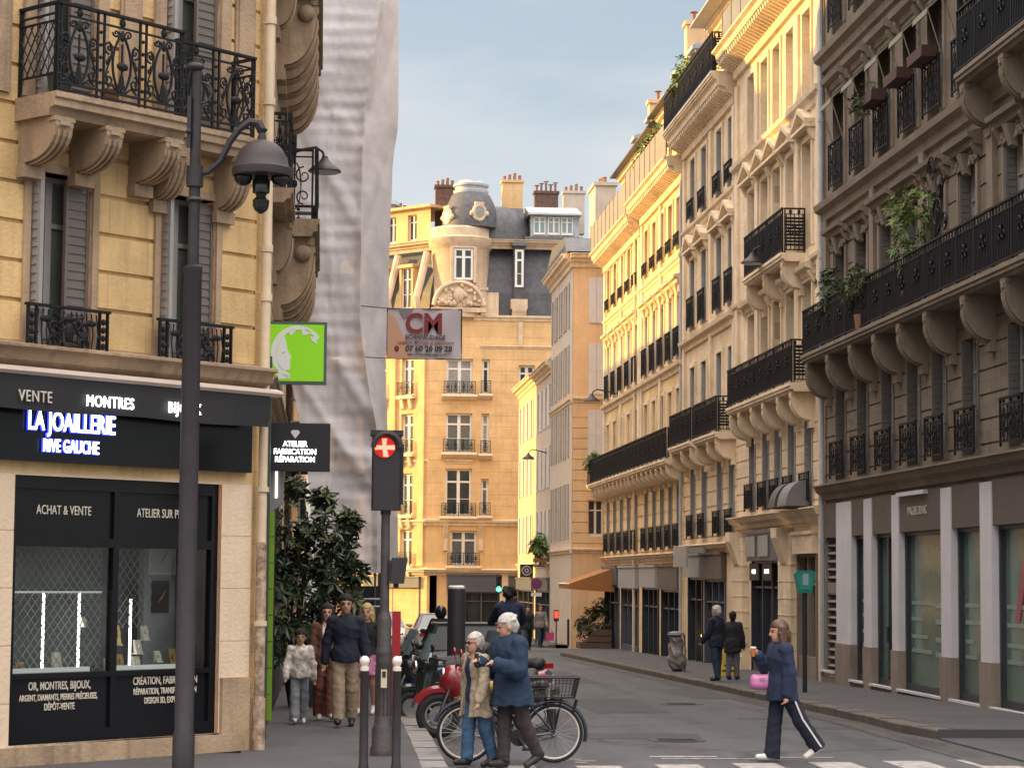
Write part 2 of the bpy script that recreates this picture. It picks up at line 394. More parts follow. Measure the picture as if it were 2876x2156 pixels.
def block(name, label, loc, rz, Lb, zb, zt, floors, m, mt, depth=9., joints=(), shops=(), cat='building', pil=()):
    """a facade building: floors = dicts z0 z1 c w [style shut rail ped sur railh]"""
    B = thing(name, label, cat, loc, rz); mb = MB(); ops = []
    for F in floors:
        for c in F['c']: ops.append((c - F['w'] / 2, c + F['w'] / 2, F['z0'], F['z1']))
    for s in shops: ops.append(s)
    wallgrid(mb, 0, Lb, zb, zt, ops, joints); shell(mb, 0, Lb, zb, zt, depth)
    mb.i = 1
    for F in floors:
        if F.get('sur', 1):
            for c in F['c']: surround(mb, c - F['w'] / 2, c + F['w'] / 2, F['z0'], F['z1'])
        if F.get('panel'):
            for c in F['c']: mb.box(c - F['w'] / 2, c + F['w'] / 2, -.035, .0, F['z0'] - .62, F['z0'] - .16)
    for (x, w, a, e) in pil: mb.box(x - w / 2, x + w / 2, -.09, 0, a, e)
    mb.obj('wall', [m, mt], B)
    for F in floors:
        pm = pediment_mesh(F['w'] + .62, F['ped'], mt) if F.get('ped') else None
        for i, c in enumerate(F['c']):
            window(B, c, F['z0'], F['w'], F['z1'] - F['z0'], F.get('style', 'white'), F.get('shut'), pane=[None, M_curt, None, M_glass2, M_lace, None, M_curt][(i * 7 + int(F['z0'] * 5) + int(Lb * 3)) % 7])
            if F.get('rail'):
                railing(B, c - F['w'] / 2 - .1, -.13, F['z0'] + .02, F['w'] + .2, F.get('railh', .95), F['rail'], name='balconette')
                s = MB()
            if pm: place('pediment', pm, B, (c, 0, F['z1'] + .2))
    return B
def chimney(par, x, y, z, w, d, h, m, pots=5, pm=None, metal=False):
    b = MB(); b.box(-w / 2, w / 2, -d / 2, d / 2, 0, h); b.box(-w / 2 - .07, w / 2 + .07, -d / 2 - .07, d / 2 + .07, h - .16, h - .02)
    o = b.obj('chimney', m, par, loc=(x, y, z))
    p = MB()
    if metal:
        p.lathe([(.08, 0), (.08, .55)], n=8); p.lathe([(.2, .62), (.19, .66)], n=8); p.bar((.07, 0, .5), (.14, 0, .64), .012); p.bar((-.07, 0, .5), (-.14, 0, .64), .012)
    else: p.lathe([(.12, 0), (.10, .42), (.125, .44), (.12, .5), (.07, .5)], n=8)
    pmsh = p.mesh('chimney_pot', pm or M_pot, True)
    for i in range(pots): 
        q = place('chimney_pot', pmsh, o, ((i + .5 - pots / 2) * (max(w, d) / pots) if w >= d else 0, 0 if w >= d else (i + .5 - pots / 2) * d / pots, h - .03)); q.scale = (.8, .8, .6 + .45 * ((i * 37) % 5) / 5)
    return o
def mansard(par, x0, x1, z, h, inset, depth, m, top=None):
    b = MB(); b.prism([(0.15, 0), (.15, .05), (inset, h), (depth - inset, h + .5), (depth, 0)], x0, x1)
    o = b.obj('roof', m, par, loc=(0, 0, z)); t = MB(); t.box(x0 - .02, x1 + .02, inset - .1, inset + .14, h - .03, h + .1); t.obj('ridge_flashing', M_zinc, o)
    return o
def dormer(par, x, y, z, w, h, m, d=1.4):
    b = MB()
    for sg in (-1, 1): b.box(sg * (w / 2 + .07) - .07, sg * (w / 2 + .07) + .07, 0, d, 0, h)
    b.box(-w / 2 - .2, w / 2 + .2, -.12, d, h, h + .14); b.box(-w / 2 - .14, w / 2 + .14, -.05, d, h + .14, h + .2); b.box(-w / 2, w / 2, .0, d, -.05, .08)
    o = b.obj('dormer', m, par, loc=(x, y, z)); window(o, 0, .08, w, h - .08, 'white', d=.2); return o
# ---------------------------------------------------------------- implicit surfaces (for figures, vehicles' bodies, soft things)
def surfnets(F, org, h):
    n = np.array(F.shape); c = [(i, j, k) for i in (0, 1) for j in (0, 1) for k in (0, 1)]
    V = {q: F[q[0]:n[0] - 1 + q[0], q[1]:n[1] - 1 + q[1], q[2]:n[2] - 1 + q[2]] for q in c}
    neg = sum((V[q] < 0).astype(np.int8) for q in c); occ = (neg > 0) & (neg < 8)
    I = np.argwhere(occ)
    if not len(I): return np.zeros((0, 3)), []
    vals = {q: V[q][occ] for q in c}
    acc = np.zeros((len(I), 3)); cnt = np.zeros(len(I))
    for a in c:
        for ax in range(3):
            if a[ax]: continue
            b = list(a); b[ax] = 1; b = tuple(b); fa, fb = vals[a], vals[b]; mk = (fa < 0) != (fb < 0)
            t = np.where(mk, fa / np.where(mk, fa - fb, 1), 0)
            p = np.tile(np.array(a, float), (len(I), 1)); p[:, ax] = t; acc += p * mk[:, None]; cnt += mk
    P = (I + acc / cnt[:, None]) * h + org
    idx = -np.ones(occ.shape, int); idx[occ] = np.arange(len(I))
    Sg = F < 0; fs = []
    for ax in range(3):
        o1, o2 = [(1, 2), (2, 0), (0, 1)][ax]
        sl0 = [slice(None)] * 3; sl1 = [slice(None)] * 3; sl0[ax] = slice(0, -1); sl1[ax] = slice(1, None)
        A, Bq = Sg[tuple(sl0)], Sg[tuple(sl1)]; E = np.argwhere(A != Bq)
        E = E[(E[:, o1] > 0) & (E[:, o2] > 0) & (E[:, o1] < n[o1] - 1) & (E[:, o2] < n[o2] - 1)]
        if not len(E): continue
        d1 = np.zeros(3, int); d1[o1] = 1; d2 = np.zeros(3, int); d2[o2] = 1
        g = lambda e: idx[e[:, 0], e[:, 1], e[:, 2]]
        Q = np.stack([g(E - d1 - d2), g(E - d2), g(E), g(E - d1)], 1)
        fl = ~A[E[:, 0], E[:, 1], E[:, 2]]; Q[fl] = Q[fl][:, ::-1]; fs += Q[(Q >= 0).all(1)].tolist()
    return P, fs
class SDF:
    """smooth union of tapered capsules and ellipsoids; each prim may have its own blend"""
    def __init__(s, vox=.014): s.P = []; s.vox = vox; s.post = []
    def cap(s, a, b, ra, rb, k=.03, sy=1., cut=None): s.P.append(('c', np.array(a, float), np.array(b, float), ra, rb, k, sy, cut)); return s
    def ell(s, c, r, k=.03, R=None, cut=None): s.P.append(('e', np.array(c, float), np.array(r, float), R, 0, k, 1., cut)); return s
    def chain(s, pts, rs, k=.03, sy=1.):
        for i in range(len(pts) - 1): s.cap(pts[i], pts[i + 1], rs[i], rs[i + 1], k, sy)
        return s
    def build(s):
        lo = np.full(3, 1e9); hi = -lo; bb = []
        for p in s.P:
            r = max(p[3], p[4]) * max(1, 1) if p[0] == 'c' else p[2].max()
            a = np.minimum(p[1], p[2]) - r if p[0] == 'c' else p[1] - r; b = np.maximum(p[1], p[2]) + r if p[0] == 'c' else p[1] + r
            bb.append((a, b)); lo = np.minimum(lo, a); hi = np.maximum(hi, b)
        h = s.vox; lo = lo - 3 * h; n = np.ceil((hi + 3 * h - lo) / h).astype(int) + 1
        F = np.full(n, .5)
        ax = [lo[i] + h * np.arange(n[i]) for i in range(3)]
        for p, (a, b) in zip(s.P, bb):
            i0 = np.maximum(0, ((a - lo - p[5] - 2 * h) / h).astype(int)); i1 = np.minimum(n, ((b - lo + p[5] + 2 * h) / h).astype(int) + 2)
            X, Y, Z = np.meshgrid(*[ax[i][i0[i]:i1[i]] for i in range(3)], indexing='ij')
            if p[0] == 'c':
                sy = p[6]; A = p[1].copy(); Bp = p[2].copy(); yc = A[1]
                d = Bp - A; dd = d @ d + 1e-12
                t = np.clip(((X - A[0]) * d[0] + (Y - A[1]) * d[1] + (Z - A[2]) * d[2]) / dd, 0, 1)
                D = np.sqrt((X - A[0] - t * d[0]) ** 2 + ((Y - A[1] - t * d[1]) / sy) ** 2 + (Z - A[2] - t * d[2]) ** 2) - (p[3] + t * (p[4] - p[3]))
                if sy < 1: D = D * (sy * .5 + .5)
            else:
                q = np.stack([X - p[1][0], Y - p[1][1], Z - p[1][2]], -1)
                if p[3] is not None: q = q @ np.array(p[3]).T
                k0 = np.sqrt(((q / p[2]) ** 2).sum(-1)); k1 = np.sqrt(((q / p[2] ** 2) ** 2).sum(-1)) + 1e-9
                D = k0 * (k0 - 1) / k1
            if p[7] is not None: D = np.maximum(D, p[7](X, Y, Z))
            G = F[i0[0]:i1[0], i0[1]:i1[1], i0[2]:i1[2]]; k = p[5]
            hh = np.maximum(k - np.abs(G - D), 0) / k
            F[i0[0]:i1[0], i0[1]:i1[1], i0[2]:i1[2]] = np.minimum(G, D) - hh * hh * k * .25
        if s.post:
            X, Y, Z = np.meshgrid(*ax, indexing='ij')
            for fn in s.post: F = fn(F, X, Y, Z)
        return surfnets(F, lo, h)
    def mesh(s, name, mats, matfn=None):
        P, f = s.build(); me = bpy.data.meshes.new(name); me.from_pydata(P.tolist(), [], f)
        for m in (mats if isinstance(mats, (list, tuple)) else [mats]): me.materials.append(m)
        if matfn is not None and len(f):
            c = P[np.array(f)].mean(1); me.polygons.foreach_set('material_index', matfn(c).astype(np.int32))
        me.polygons.foreach_set('use_smooth', [True] * len(f)); me.update(); return me
    def obj(s, name, mats, parent=None, matfn=None, loc=(0, 0, 0), rz=0): return place(name, s.mesh(name, mats, matfn), parent, loc, rz)
def gz(Y): return -0.0115 * max(0., Y - 35)
# ---------------------------------------------------------------- ground
M_road = mat('asphalt', (.070, .072, .080), rough=.68, var=.42, sc=1.6, bump=.5, bsc=60, spec=.4, ys=(1.0, .13, 1))
M_walk = mat('pavement_asphalt', (.066, .063, .068), rough=.85, var=.30, sc=.8, bump=.35, bsc=70)
M_kerb = mat('granite_kerb', (.22, .205, .20), rough=.75, var=.45, sc=3.5, bump=.4, bsc=40)
M_kerbd = mat('worn_granite_kerb', (.11, .095, .082), rough=.8, var=.45, sc=3.5, bump=.4, bsc=40)
M_paint = mat('worn_road_paint', (.34, .32, .315), rough=.7, var=.75, sc=5.5, col2=(.12, .115, .115))
YS = [-60, 0, 20, 24, 27, 30, 35, 45, 60, 80, 100, 125, 140, 600]
def gy(Y): return gz(min(Y, 130))
b = MB()
XS = [-500, -60, -8, -2, 1.5, 5, 8.4, 14, 60, 500]
for y0, y1 in zip(YS, YS[1:]):
    for x0, x1 in zip(XS, XS[1:]): b.quad((x0, y0, gy(y0)), (x1, y0, gy(y0)), (x1, y1, gy(y1)), (x0, y1, gy(y1)))
tag(b.obj('road', M_road), kind='structure')
def strip(mb, pts_l, pts_r, ys, dz):
    for i in range(len(ys) - 1):
        mb.quad((pts_l[i], ys[i], gy(ys[i]) + dz), (pts_r[i], ys[i], gy(ys[i]) + dz), (pts_r[i + 1], ys[i + 1], gy(ys[i + 1]) + dz), (pts_l[i + 1], ys[i + 1], gy(ys[i + 1]) + dz))
def walk(name, inner, outer, mk, kw=.30):
    """pavement sheet plus kerb stones; inner/outer = lists of (x,y)"""
    n = len(inner); ys = [p[1] for p in outer]; sg = 1 if outer[0][0] > inner[0][0] else -1
    w = MB(); k = MB(); H = .14
    for i in range(n - 1):
        a0, a1, c0, c1 = inner[i], inner[i + 1], outer[i], outer[i + 1]
        P = lambda q, dz, dx=0: (q[0] + dx, q[1], gy(q[1]) + dz)
        w.quad(P(a0, H), P(c0, H, -sg * kw), P(c1, H, -sg * kw), P(a1, H))
        m = max(1, round(abs(c1[1] - c0[1]) / 1.0))
        for j in range(m):
            q0 = (c0[0] + (c1[0] - c0[0]) * (j + .008) / m, c0[1] + (c1[1] - c0[1]) * (j + .008) / m); q1 = (c0[0] + (c1[0] - c0[0]) * (j + .992) / m, c0[1] + (c1[1] - c0[1]) * (j + .992) / m)
            dz = .006 * ((j * 7 + i * 3) % 3 - 1)
            A, B_, C_, D = P(q0, H + dz, -sg * kw), P(q0, H + dz, -sg * .02), P(q1, H + dz, -sg * .02), P(q1, H + dz, -sg * kw)
            k.quad(A, B_, C_, D); k.quad(B_, P(q0, H - .02 + dz), P(q1, H - .02 + dz), C_)
            k.quad(P(q0, H - .02 + dz), P(q0, -.05), P(q1, -.05), P(q1, H - .02 + dz)); k.quad(A, P(q0, 0, -sg * kw), P(q0, -.05), P(q0, H - .02 + dz)); k.quad(D, P(q1, 0, -sg * kw), P(q1, -.05), P(q1, H - .02 + dz))
    o = w.obj('pavement', M_walk); tag(o, kind='structure')
    tag(k.obj('kerb', mk), kind='structure')
ysl = [16, 20, 24, 27, 30, 35, 45, 60, 80, 100, 112]
walk('left', [(-20, y) if y < 27 else (-.9, y) for y in ysl], [(1.40 + .10 * min(1, max(0, (y - 22) / 10)), y) for y in ysl], M_kerb)
ysr = [31.5, 33, 35, 40, 45, 52, 60, 70, 80, 84, 86, 87.5]
walk('right', [(12, y) for y in ysr], [(8.62 if y < 33 else 8.42 if y < 82 else 8.42 + (y - 80) ** 2 * .035, y) for y in ysr], M_kerbd)
walk('rightfar', [(12, y) for y in (94, 97, 101, 110, 118)], [(9.4, 94), (8.7, 97), (8.5, 101), (8.5, 110), (8.5, 118)], M_kerbd)
# dropped pavement at the crossing on the right
b = MB(); b.quad((8.62, 20, .022), (30, 20, .022), (30, 31.5, .022), (8.62, 31.5, .022)); b.quad((8.62, 31.5, .022), (12, 31.5, .022), (12, 31.5, .14), (8.62, 31.5, .14)); b.quad((8.62, 20, .022), (8.62, 31.5, .022), (8.62, 31.5, -.02), (8.62, 20, -.02))
tag(b.obj('pavement', M_walk), kind='structure')
b = MB()
for y0, y1 in ((119.5, 124.9),): b.quad((-3, 122.8, gy(122.8) + .13), (14, 122.8, gy(122.8) + .13), (14, 125.3, gy(125) + .13), (-3, 125.3, gy(125) + .13)); b.quad((-3, 122.8, -1.2), (14, 122.8, -1.2), (14, 122.8, gy(122.8) + .13), (-3, 122.8, gy(122.8) + .13))
tag(b.obj('pavement', M_walk), kind='structure')
b = MB()
for i in range(-1, 6):
    x = 3.02 + .965 * i; yf = 26.95 + .19 * max(i, 0)
    if i < 0: x -= .05
    b.quad((x, 22.5, .005), (x + .53, 22.5, .005), (x + .53, yf, .005), (x, yf, .005))
for (x0, x1, y0, y1) in ((4.1, 4.95, 28.25, 28.42), (4.2, 5.4, 27.95, 28.06), (5.6, 6.4, 28.2, 28.3), (3.06, 3.22, 27.35, 27.45), (3.1, 3.35, 27.6, 27.7), (3.05, 3.2, 27.85, 27.95)): b.quad((x0, y0, .005), (x1, y0, .005), (x1, y1, .005), (x0, y1, .005))
tag(b.obj('road_markings', M_paint), kind='structure')
b = MB()
random.seed(3)
for (x, y, w, d) in ((4.6, 38, 1.3, 6), (6.6, 33.5, 1.6, 3.2), (5.4, 52, 1.1, 9), (7.2, 44, .9, 5), (3.5, 31.4, 1.8, 1.2)):
    b.add([(x + dx, y + dy, gy(y + dy) + .004) for dx, dy in ((0, 0), (w, .15), (w + .1, d), (.05, d - .1))], [(0, 1, 2, 3)])
tag(b.obj('road_patch', mat('patched_asphalt', (.050, .050, .056), rough=.8, var=.35, sc=1.2, bump=.4, bsc=60)), kind='structure')

M_cov = mat('manhole_iron', (.035, .033, .034), rough=.5, metal=.3, var=.4, sc=9)
for x, y in ((4.9, 31.2), (6.6, 41.5), (4.2, 56)):
    b = MB(); b.lathe([(.40, .001), (.40, .007), (.34, .009), (.33, .006), (.02, .006)], (x, y, gz(y)), 24)
    for i in range(-3, 4): b.box(x - .26, x + .26, y + i * .085 - .015, y + i * .085 + .015, gz(y) + .005, gz(y) + .011)
    tag(b.obj('manhole_cover', M_cov), 'round iron manhole cover in the roadway ' + {31.2: 'nearest the crossing', 41.5: 'near the right kerb', 56: 'far down the street'}[y], 'manhole cover', 'manhole covers')
b = MB()
for y0, y1 in ((27, 35), (35, 60), (60, 79)): b.quad((7.95, y0, gz(y0) + .006), (8.42, y0, gz(y0) + .006), (8.42, y1, gz(y1) + .006), (7.95, y1, gz(y1) + .006)); b.quad((1.5, y0, gz(y0) + .006), (1.85, y0, gz(y0) + .006), (1.85, y1, gz(y1) + .006), (1.5, y1, gz(y1) + .006))
tag(b.obj('gutter', mat('gutter_dirt', (.060, .056, .054), rough=.8, var=.6, sc=3, ys=(1, .2, 1), bump=.5, bsc=40)), kind='structure')

tn = M_road.node_tree; bs_ = tn.nodes['Principled BSDF']; src = bs_.inputs['Base Color'].links[0].from_socket
tcn = tn.nodes.new('ShaderNodeTexCoord'); vo = tn.nodes.new('ShaderNodeTexVoronoi'); vo.feature = 'DISTANCE_TO_EDGE'; vo.inputs['Scale'].default_value = .33
ns_ = tn.nodes.new('ShaderNodeTexNoise'); ns_.inputs['Scale'].default_value = 1.3; ns_.inputs['Detail'].default_value = 6; mvec = tn.nodes.new('ShaderNodeMixRGB'); mvec.inputs[0].default_value = .55
tn.links.new(tcn.outputs['Object'], ns_.inputs[0]); tn.links.new(tcn.outputs['Object'], mvec.inputs[1]); tn.links.new(ns_.outputs[1], mvec.inputs[2]); tn.links.new(mvec.outputs[0], vo.inputs[0])
rm = tn.nodes.new('ShaderNodeMapRange'); rm.inputs[1].default_value = .0; rm.inputs[2].default_value = .014; rm.inputs[3].default_value = .45; rm.inputs[4].default_value = 1.; tn.links.new(vo.outputs[0], rm.inputs[0])
n2 = tn.nodes.new('ShaderNodeTexNoise'); n2.inputs['Scale'].default_value = 2.2; n2.inputs['Detail'].default_value = 3; r2_ = tn.nodes.new('ShaderNodeMapRange'); r2_.inputs[1].default_value = .66; r2_.inputs[2].default_value = .74; r2_.inputs[3].default_value = 1.; r2_.inputs[4].default_value = .62
tn.links.new(tcn.outputs['Object'], n2.inputs[0]); tn.links.new(n2.outputs[0], r2_.inputs[0]); mm_ = tn.nodes.new('ShaderNodeMath'); mm_.operation = 'MULTIPLY'; tn.links.new(rm.outputs[0], mm_.inputs[0]); tn.links.new(r2_.outputs[0], mm_.inputs[1])
ml = tn.nodes.new('ShaderNodeMixRGB'); ml.blend_type = 'MULTIPLY'; ml.inputs[0].default_value = 1; tn.links.new(src, ml.inputs[1]); tn.links.new(mm_.outputs[0], ml.inputs[2]); tn.links.new(ml.outputs[0], bs_.inputs['Base Color'])
# ---------------------------------------------------------------- right-hand row of apartment buildings
def shopfront(par, u0, u1, z0, z1, fh, paint, panes, fasc=None, glass=None, sill=.45, y=.14, frame=.07, proud=.0):
    b = MB(); b.box(u0, u0 + frame, -.05, y + .1, z0, z1 - fh); b.box(u1 - frame, u1, -.05, y + .1, z0, z1 - fh)
    b.box(u0 + frame, u1 - frame, -.02, y + .1, z0, z0 + sill)
    n = panes; wd = (u1 - u0 - 2 * frame) / n
    for i in range(1, n): b.box(u0 + frame + i * wd - .035, u0 + frame + i * wd + .035, -.01, y + .06, z0 + sill, z1 - fh)
    b.box(u0 + frame, u1 - frame, 0, y + .06, z1 - fh - .07, z1 - fh); b.box(u0 + frame, u1 - frame, .02, y + .06, z0 + (z1 - fh - z0) * .78, z0 + (z1 - fh - z0) * .78 + .05)
    o = b.obj('shopfront', paint, par)
    f = MB(); f.box(u0 - .04, u1 + .04, -.16 - proud, .02, z1 - fh + .004, z1 - .02); f.box(u0 - .06, u1 + .06, -.2 - proud, .02, z1 - .06, z1 + .02); f.obj('fascia', fasc or paint, o)
    for i in range(n):
        p = MB(); p.quad((u0 + frame + i * wd, y, z0 + sill), (u0 + frame + (i + 1) * wd, y, z0 + sill), (u0 + frame + (i + 1) * wd, y, z1 - fh), (u0 + frame + i * wd, y, z1 - fh)); p.obj('pane', glass or M_glassd, o)
    return o
XR = 11.2; RZ = -pi / 2
# --- near building, dark stone, medical shopfront
YF = 50.1
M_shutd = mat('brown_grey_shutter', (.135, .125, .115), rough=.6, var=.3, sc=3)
cs = [1.6, 3.6, 5.7, 7.7, 9.5, 11.5, 14.2, 16.2, 18.2, 20.4]
gl = [(2.94, 4.06), (4.73, 6.36), (6.91, 9.9), (10.57, 12.35), (13.02, 16.0), (16.7, 19.5)]
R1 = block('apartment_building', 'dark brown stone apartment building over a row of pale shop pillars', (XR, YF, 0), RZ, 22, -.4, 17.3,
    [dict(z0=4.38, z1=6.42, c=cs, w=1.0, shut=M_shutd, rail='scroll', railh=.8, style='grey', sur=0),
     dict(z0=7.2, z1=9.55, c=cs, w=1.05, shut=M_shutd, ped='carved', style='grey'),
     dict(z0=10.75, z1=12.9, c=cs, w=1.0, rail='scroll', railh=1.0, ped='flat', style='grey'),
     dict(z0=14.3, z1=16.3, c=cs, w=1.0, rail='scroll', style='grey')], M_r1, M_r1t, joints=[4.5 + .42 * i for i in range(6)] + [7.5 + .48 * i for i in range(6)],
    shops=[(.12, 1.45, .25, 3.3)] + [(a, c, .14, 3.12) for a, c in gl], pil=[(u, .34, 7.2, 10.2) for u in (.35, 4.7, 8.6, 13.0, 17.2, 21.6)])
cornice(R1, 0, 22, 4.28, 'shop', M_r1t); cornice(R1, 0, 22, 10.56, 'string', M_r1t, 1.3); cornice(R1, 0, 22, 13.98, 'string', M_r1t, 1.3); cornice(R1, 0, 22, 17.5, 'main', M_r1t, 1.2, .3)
mansard(R1, 0, 22, 17.5, 2.6, 1.6, 9, M_slate)
balcony(R1, .25, 22, 7.17, .62, M_r1t, 1.0, 'screen', [.55, 2.6, 4.7, 6.7, 8.6, 10.5, 12.9, 15.2, 17.3, 19.3, 21.5], .85, cw=.24, th=.2)
balcony(R1, 12.75, 22, 10.75, .62, M_r1t, 1.08, 'screen', [13.0, 15.2, 17.3, 19.3, 21.5], .8, cw=.24)
M_pilw = mat('pale_grey_pillar', (.56, .545, .575), rough=.7, var=.1, sc=2, streak=.15)
M_plinth = stone('brown_plinth', (.24, .19, .155), var=.3)
PL = ((1.55, 2.94), (4.06, 4.73), (6.36, 6.91), (9.9, 10.57), (12.35, 13.02), (16.0, 16.7), (19.5, 20.2))
each('pillar_cladding', M_pilw, [(a, c, -.12, .0, .86, 3.86) for a, c in PL], R1); each('pillar_base', M_plinth, [(a - .02, c + .02, -.15, .0, -.3, .86) for a, c in PL], R1)
b = MB(); b.box(0, 22, -.13, -.002, -.35, .1); b.obj('plinth', M_plinth, R1)
each('sill', M_pilw, [(a - .05, c + .05, -.18, -.1, .1, .145) for a, c in gl] + [(.1, 1.5, -.18, -.1, .2, .245)], R1)
for a, c in [(.02, 1.53)] + gl + [(20.2, 21.9)]:
    b = MB(); b.box(a + .012, c - .012, -.10 if a > 1 else -.07, -.0, 3.13, 3.88); f = b.obj('fascia_panel', M_brown, R1)
    if abs(a - 6.91) < .01:
        text('IMAGERIE DU BAC', .235, mat('fascia_letters', (.42, .36, .33), rough=.6), f, 8.25, -.112, 3.5, sx=.72, ext=.006)
        t = MB(); t.box(7.0, 9.0, -.2, -.1, 3.8, 3.875); t.obj('shutter_box_lip', M_pilw, f)
M_frost = mat('green_frosted_glass', (.105, .165, .135), rough=.13, spec=.75, var=.25, sc=.8)
M_frostl = mat('frosted_lettering', (.20, .27, .235), rough=.4)
M_ribbon = mat('red_ribbon_film', (.30, .07, .09), rough=.35)
for i, (a, c) in enumerate(gl):
    fr = MB(); fr.box(a, a + .06, .02, .14, .14, 3.12); fr.box(c - .06, c, .02, .14, .14, 3.12); fr.box(a + .06, c - .06, .02, .14, 3.06, 3.12); fr.box(a + .06, c - .06, .02, .14, .14, .26)
    if i == 1: fr.box((a + c) / 2 - .05, (a + c) / 2 + .05, .015, .14, .26, 3.06)
    o = fr.obj('shop_window' if i != 1 else 'shop_door', M_dkshop, R1)
    p = MB(); p.quad((a + .05, .1, .2), (c - .05, .1, .2), (c - .05, .1, 3.1), (a + .05, .1, 3.1)); q = p.obj('pane', M_frost, o)
    l_ = MB()
    if i not in (1,):
        for z in (1.75, 1.45, 1.12, .85):
            l_.box(a + .15, a + .15 + (c - a) * (.28 + .1 * ((i * 3 + int(z * 10)) % 4)), .088, .096, z, z + .07)
            if i in (2, 4): l_.box(a + (c - a) * .62, a + (c - a) * .9, .088, .096, z - .04, z + .05)
        l_.obj('frosted_band', M_frostl, o)
    else:
        l_.box((a + c) / 2 + .08, (a + c) / 2 + .11, -.04, .0, 1.0, 1.3); l_.box((a + c) / 2 + .08, (a + c) / 2 + .11, .0, .02, 1.0, 1.03); l_.box((a + c) / 2 + .08, (a + c) / 2 + .11, .0, .02, 1.27, 1.3); l_.obj('handle', M_blackm, o)
    if i == 4:
        t = MB(); t.plate([(13.6, 1.55), (13.85, 1.55), (14.55, 3.05), (14.3, 3.05)], .085, .094); t.plate([(14.9, 1.55), (15.15, 1.55), (14.45, 3.05), (14.2, 3.05)], .075, .083); t.obj('ribbon_sticker', M_ribbon, o)
M_louv = mat('louvre_metal', (.20, .185, .175), rough=.5)
b = MB(); z = .3
while z < 3.25:
    if not 1.9 < z < 2.2: b.prism([(.16, z), (.0, z + .02), (.02, z + .05), (.18, z + .12)], .16, 1.41)
    z += .175
b.box(.16, 1.41, .0, .1, 1.92, 2.15); b.box(.12, .16, -.02, .2, .25, 3.3); b.box(1.41, 1.45, -.02, .2, .25, 3.3); b.box(.16, 1.41, .22, .26, .25, 3.3)
b.obj('ventilation_louvre', M_louv, R1)
b = MB()                                                    # small awnings folded at the third-floor windows
for i, c in enumerate(cs[:6]):
    b = MB(); b.prism([(.02, 12.95), (-.32, 12.62), (-.34, 12.5), (-.32, 12.5), (-.30, 12.6), (.02, 12.9)], c - .5, c + .5)
    for sg in (-1, 1): b.tube([(c + sg * .48, -.31, 12.6), (c + sg * .48, .0, 11.6)], .012, 4)
    b.obj('awning', mat('olive_awning', (.20, .19, .13), rough=.8), R1)
b = MB(); b.tube([(.06, -.09, -.2), (.06, -.09, 4.0), (.06, -.09, 17)], .055, 8)
for z in (3, 6.2, 9.4, 12.5): b.lathe([(.07, z), (.07, z + .08)], (.06, -.09, 0), 8)
b.obj('drainpipe', M_zinc, R1, True)
# --- second building
YF = 61.0; c5 = [2.3, 4.1, 5.65, 7.3, 9.2]
R2 = block('apartment_building', 'cream stone apartment building with two bowed black balconies and dark shopfronts', (XR, YF, 0), RZ, 10.9, -.6, 16.1,
    [dict(z0=3.95, z1=6.1, c=c5, w=.85, shut=M_shutb, rail='dense', railh=.7, sur=0),
     dict(z0=6.65, z1=9.1, c=c5, w=.95, ped='flat'),
     dict(z0=9.9, z1=12.4, c=c5, w=.95, ped='tri', rail=None),
     dict(z0=13.5, z1=15.5, c=c5, w=.9, panel=0)], M_r2a, M_trim, joints=[4.0 + .44 * i for i in range(5)],
    pil=[(u, .38, 6.65, 15.6) for u in (.3, 3.2, 8.25, 10.6)], shops=[(2.3, 6.2, -.4, 3.3), (8.0, 10.1, -.4, 3.3)])
cornice(R2, 0, 10.9, 3.84, 'shop', M_trim); cornice(R2, 0, 10.9, 9.6, 'string', M_trim, .8); cornice(R2, 0, 10.9, 13.4, 'string', M_trim, 1.1); cornice(R2, 0, 10.9, 16.62, 'main', M_trim, 1.3, .28)
balcony(R2, 1.7, 10.0, 6.68, .62, M_trim, 1.0, 'screen', [2.0, 3.2, 4.9, 6.4, 8.2, 9.7], .72, cw=.2, th=.2)
balcony(R2, 4.0, 8.9, 9.82, .6, M_trim, 1.06, 'screen', [4.25, 6.45, 8.65], .7, cw=.18, th=.2)
b = MB(); b.box(0, 10.9, -.4, -.34, 0, 1.0)
for i in range(9): b.box(i * 1.36, i * 1.36 + .05, -.42, -.33, 0, 1.05)
b.obj('parapet_screen', mat('slate_grey_screen', (.16, .165, .185), rough=.7, var=.2, sc=2), R2, loc=(0, 0, 16.68))
b = MB(); wallgrid(b, 0, 10.9, 16.6, 18.9, [(c - .45, c + .45, 16.9, 18.5) for c in c5]); b.obj('attic_wall', [M_r2a], R2, loc=(0, .9, 0))
for c in c5:
    w = window(R2, c, 16.9, .9, 1.6, 'white'); w.location.y = .9
cornice(R2, 0, 10.9, 19.0, 'string', M_trim).location.y = .9
mansard(R2, 0, 10.9, 19.0, 2.2, 2.2, 9, M_zinc); chimney(R2, .2, 4, 19, .5, 3, 3.0, M_r4, 5); chimney(R2, 10.6, 4, 19, .5, 3, 3.0, M_r4, 5)
s = shopfront(R2, 2.3, 6.2, -.45, 3.42, .75, M_dkshop, 3, fasc=M_navyp, sill=.75)
for i, x in enumerate((2.9, 4.6)):
    t = MB(); t.box(x - .62, x + .62, -.2, -.17, 2.78, 3.3); t.obj('sign_panel', M_greyj, s)
    t = MB(); t.box(x - .62, x + .62, -.09, -.05, 2.18, 2.62); q = t.obj('lit_sign_panel', M_blackm, s); text('PARIS' if 0 else ('OPTIQUE' if i == 0 else 'LUNETTES'), .16, glow('shop_sign_glow', (.9, .85, .75), .8), q, x, -.095, 2.4, sx=.8)
shopfront(R2, 8.0, 10.1, -.45, 3.3, .5, M_r1t, 2, fasc=M_trim, sill=.9)
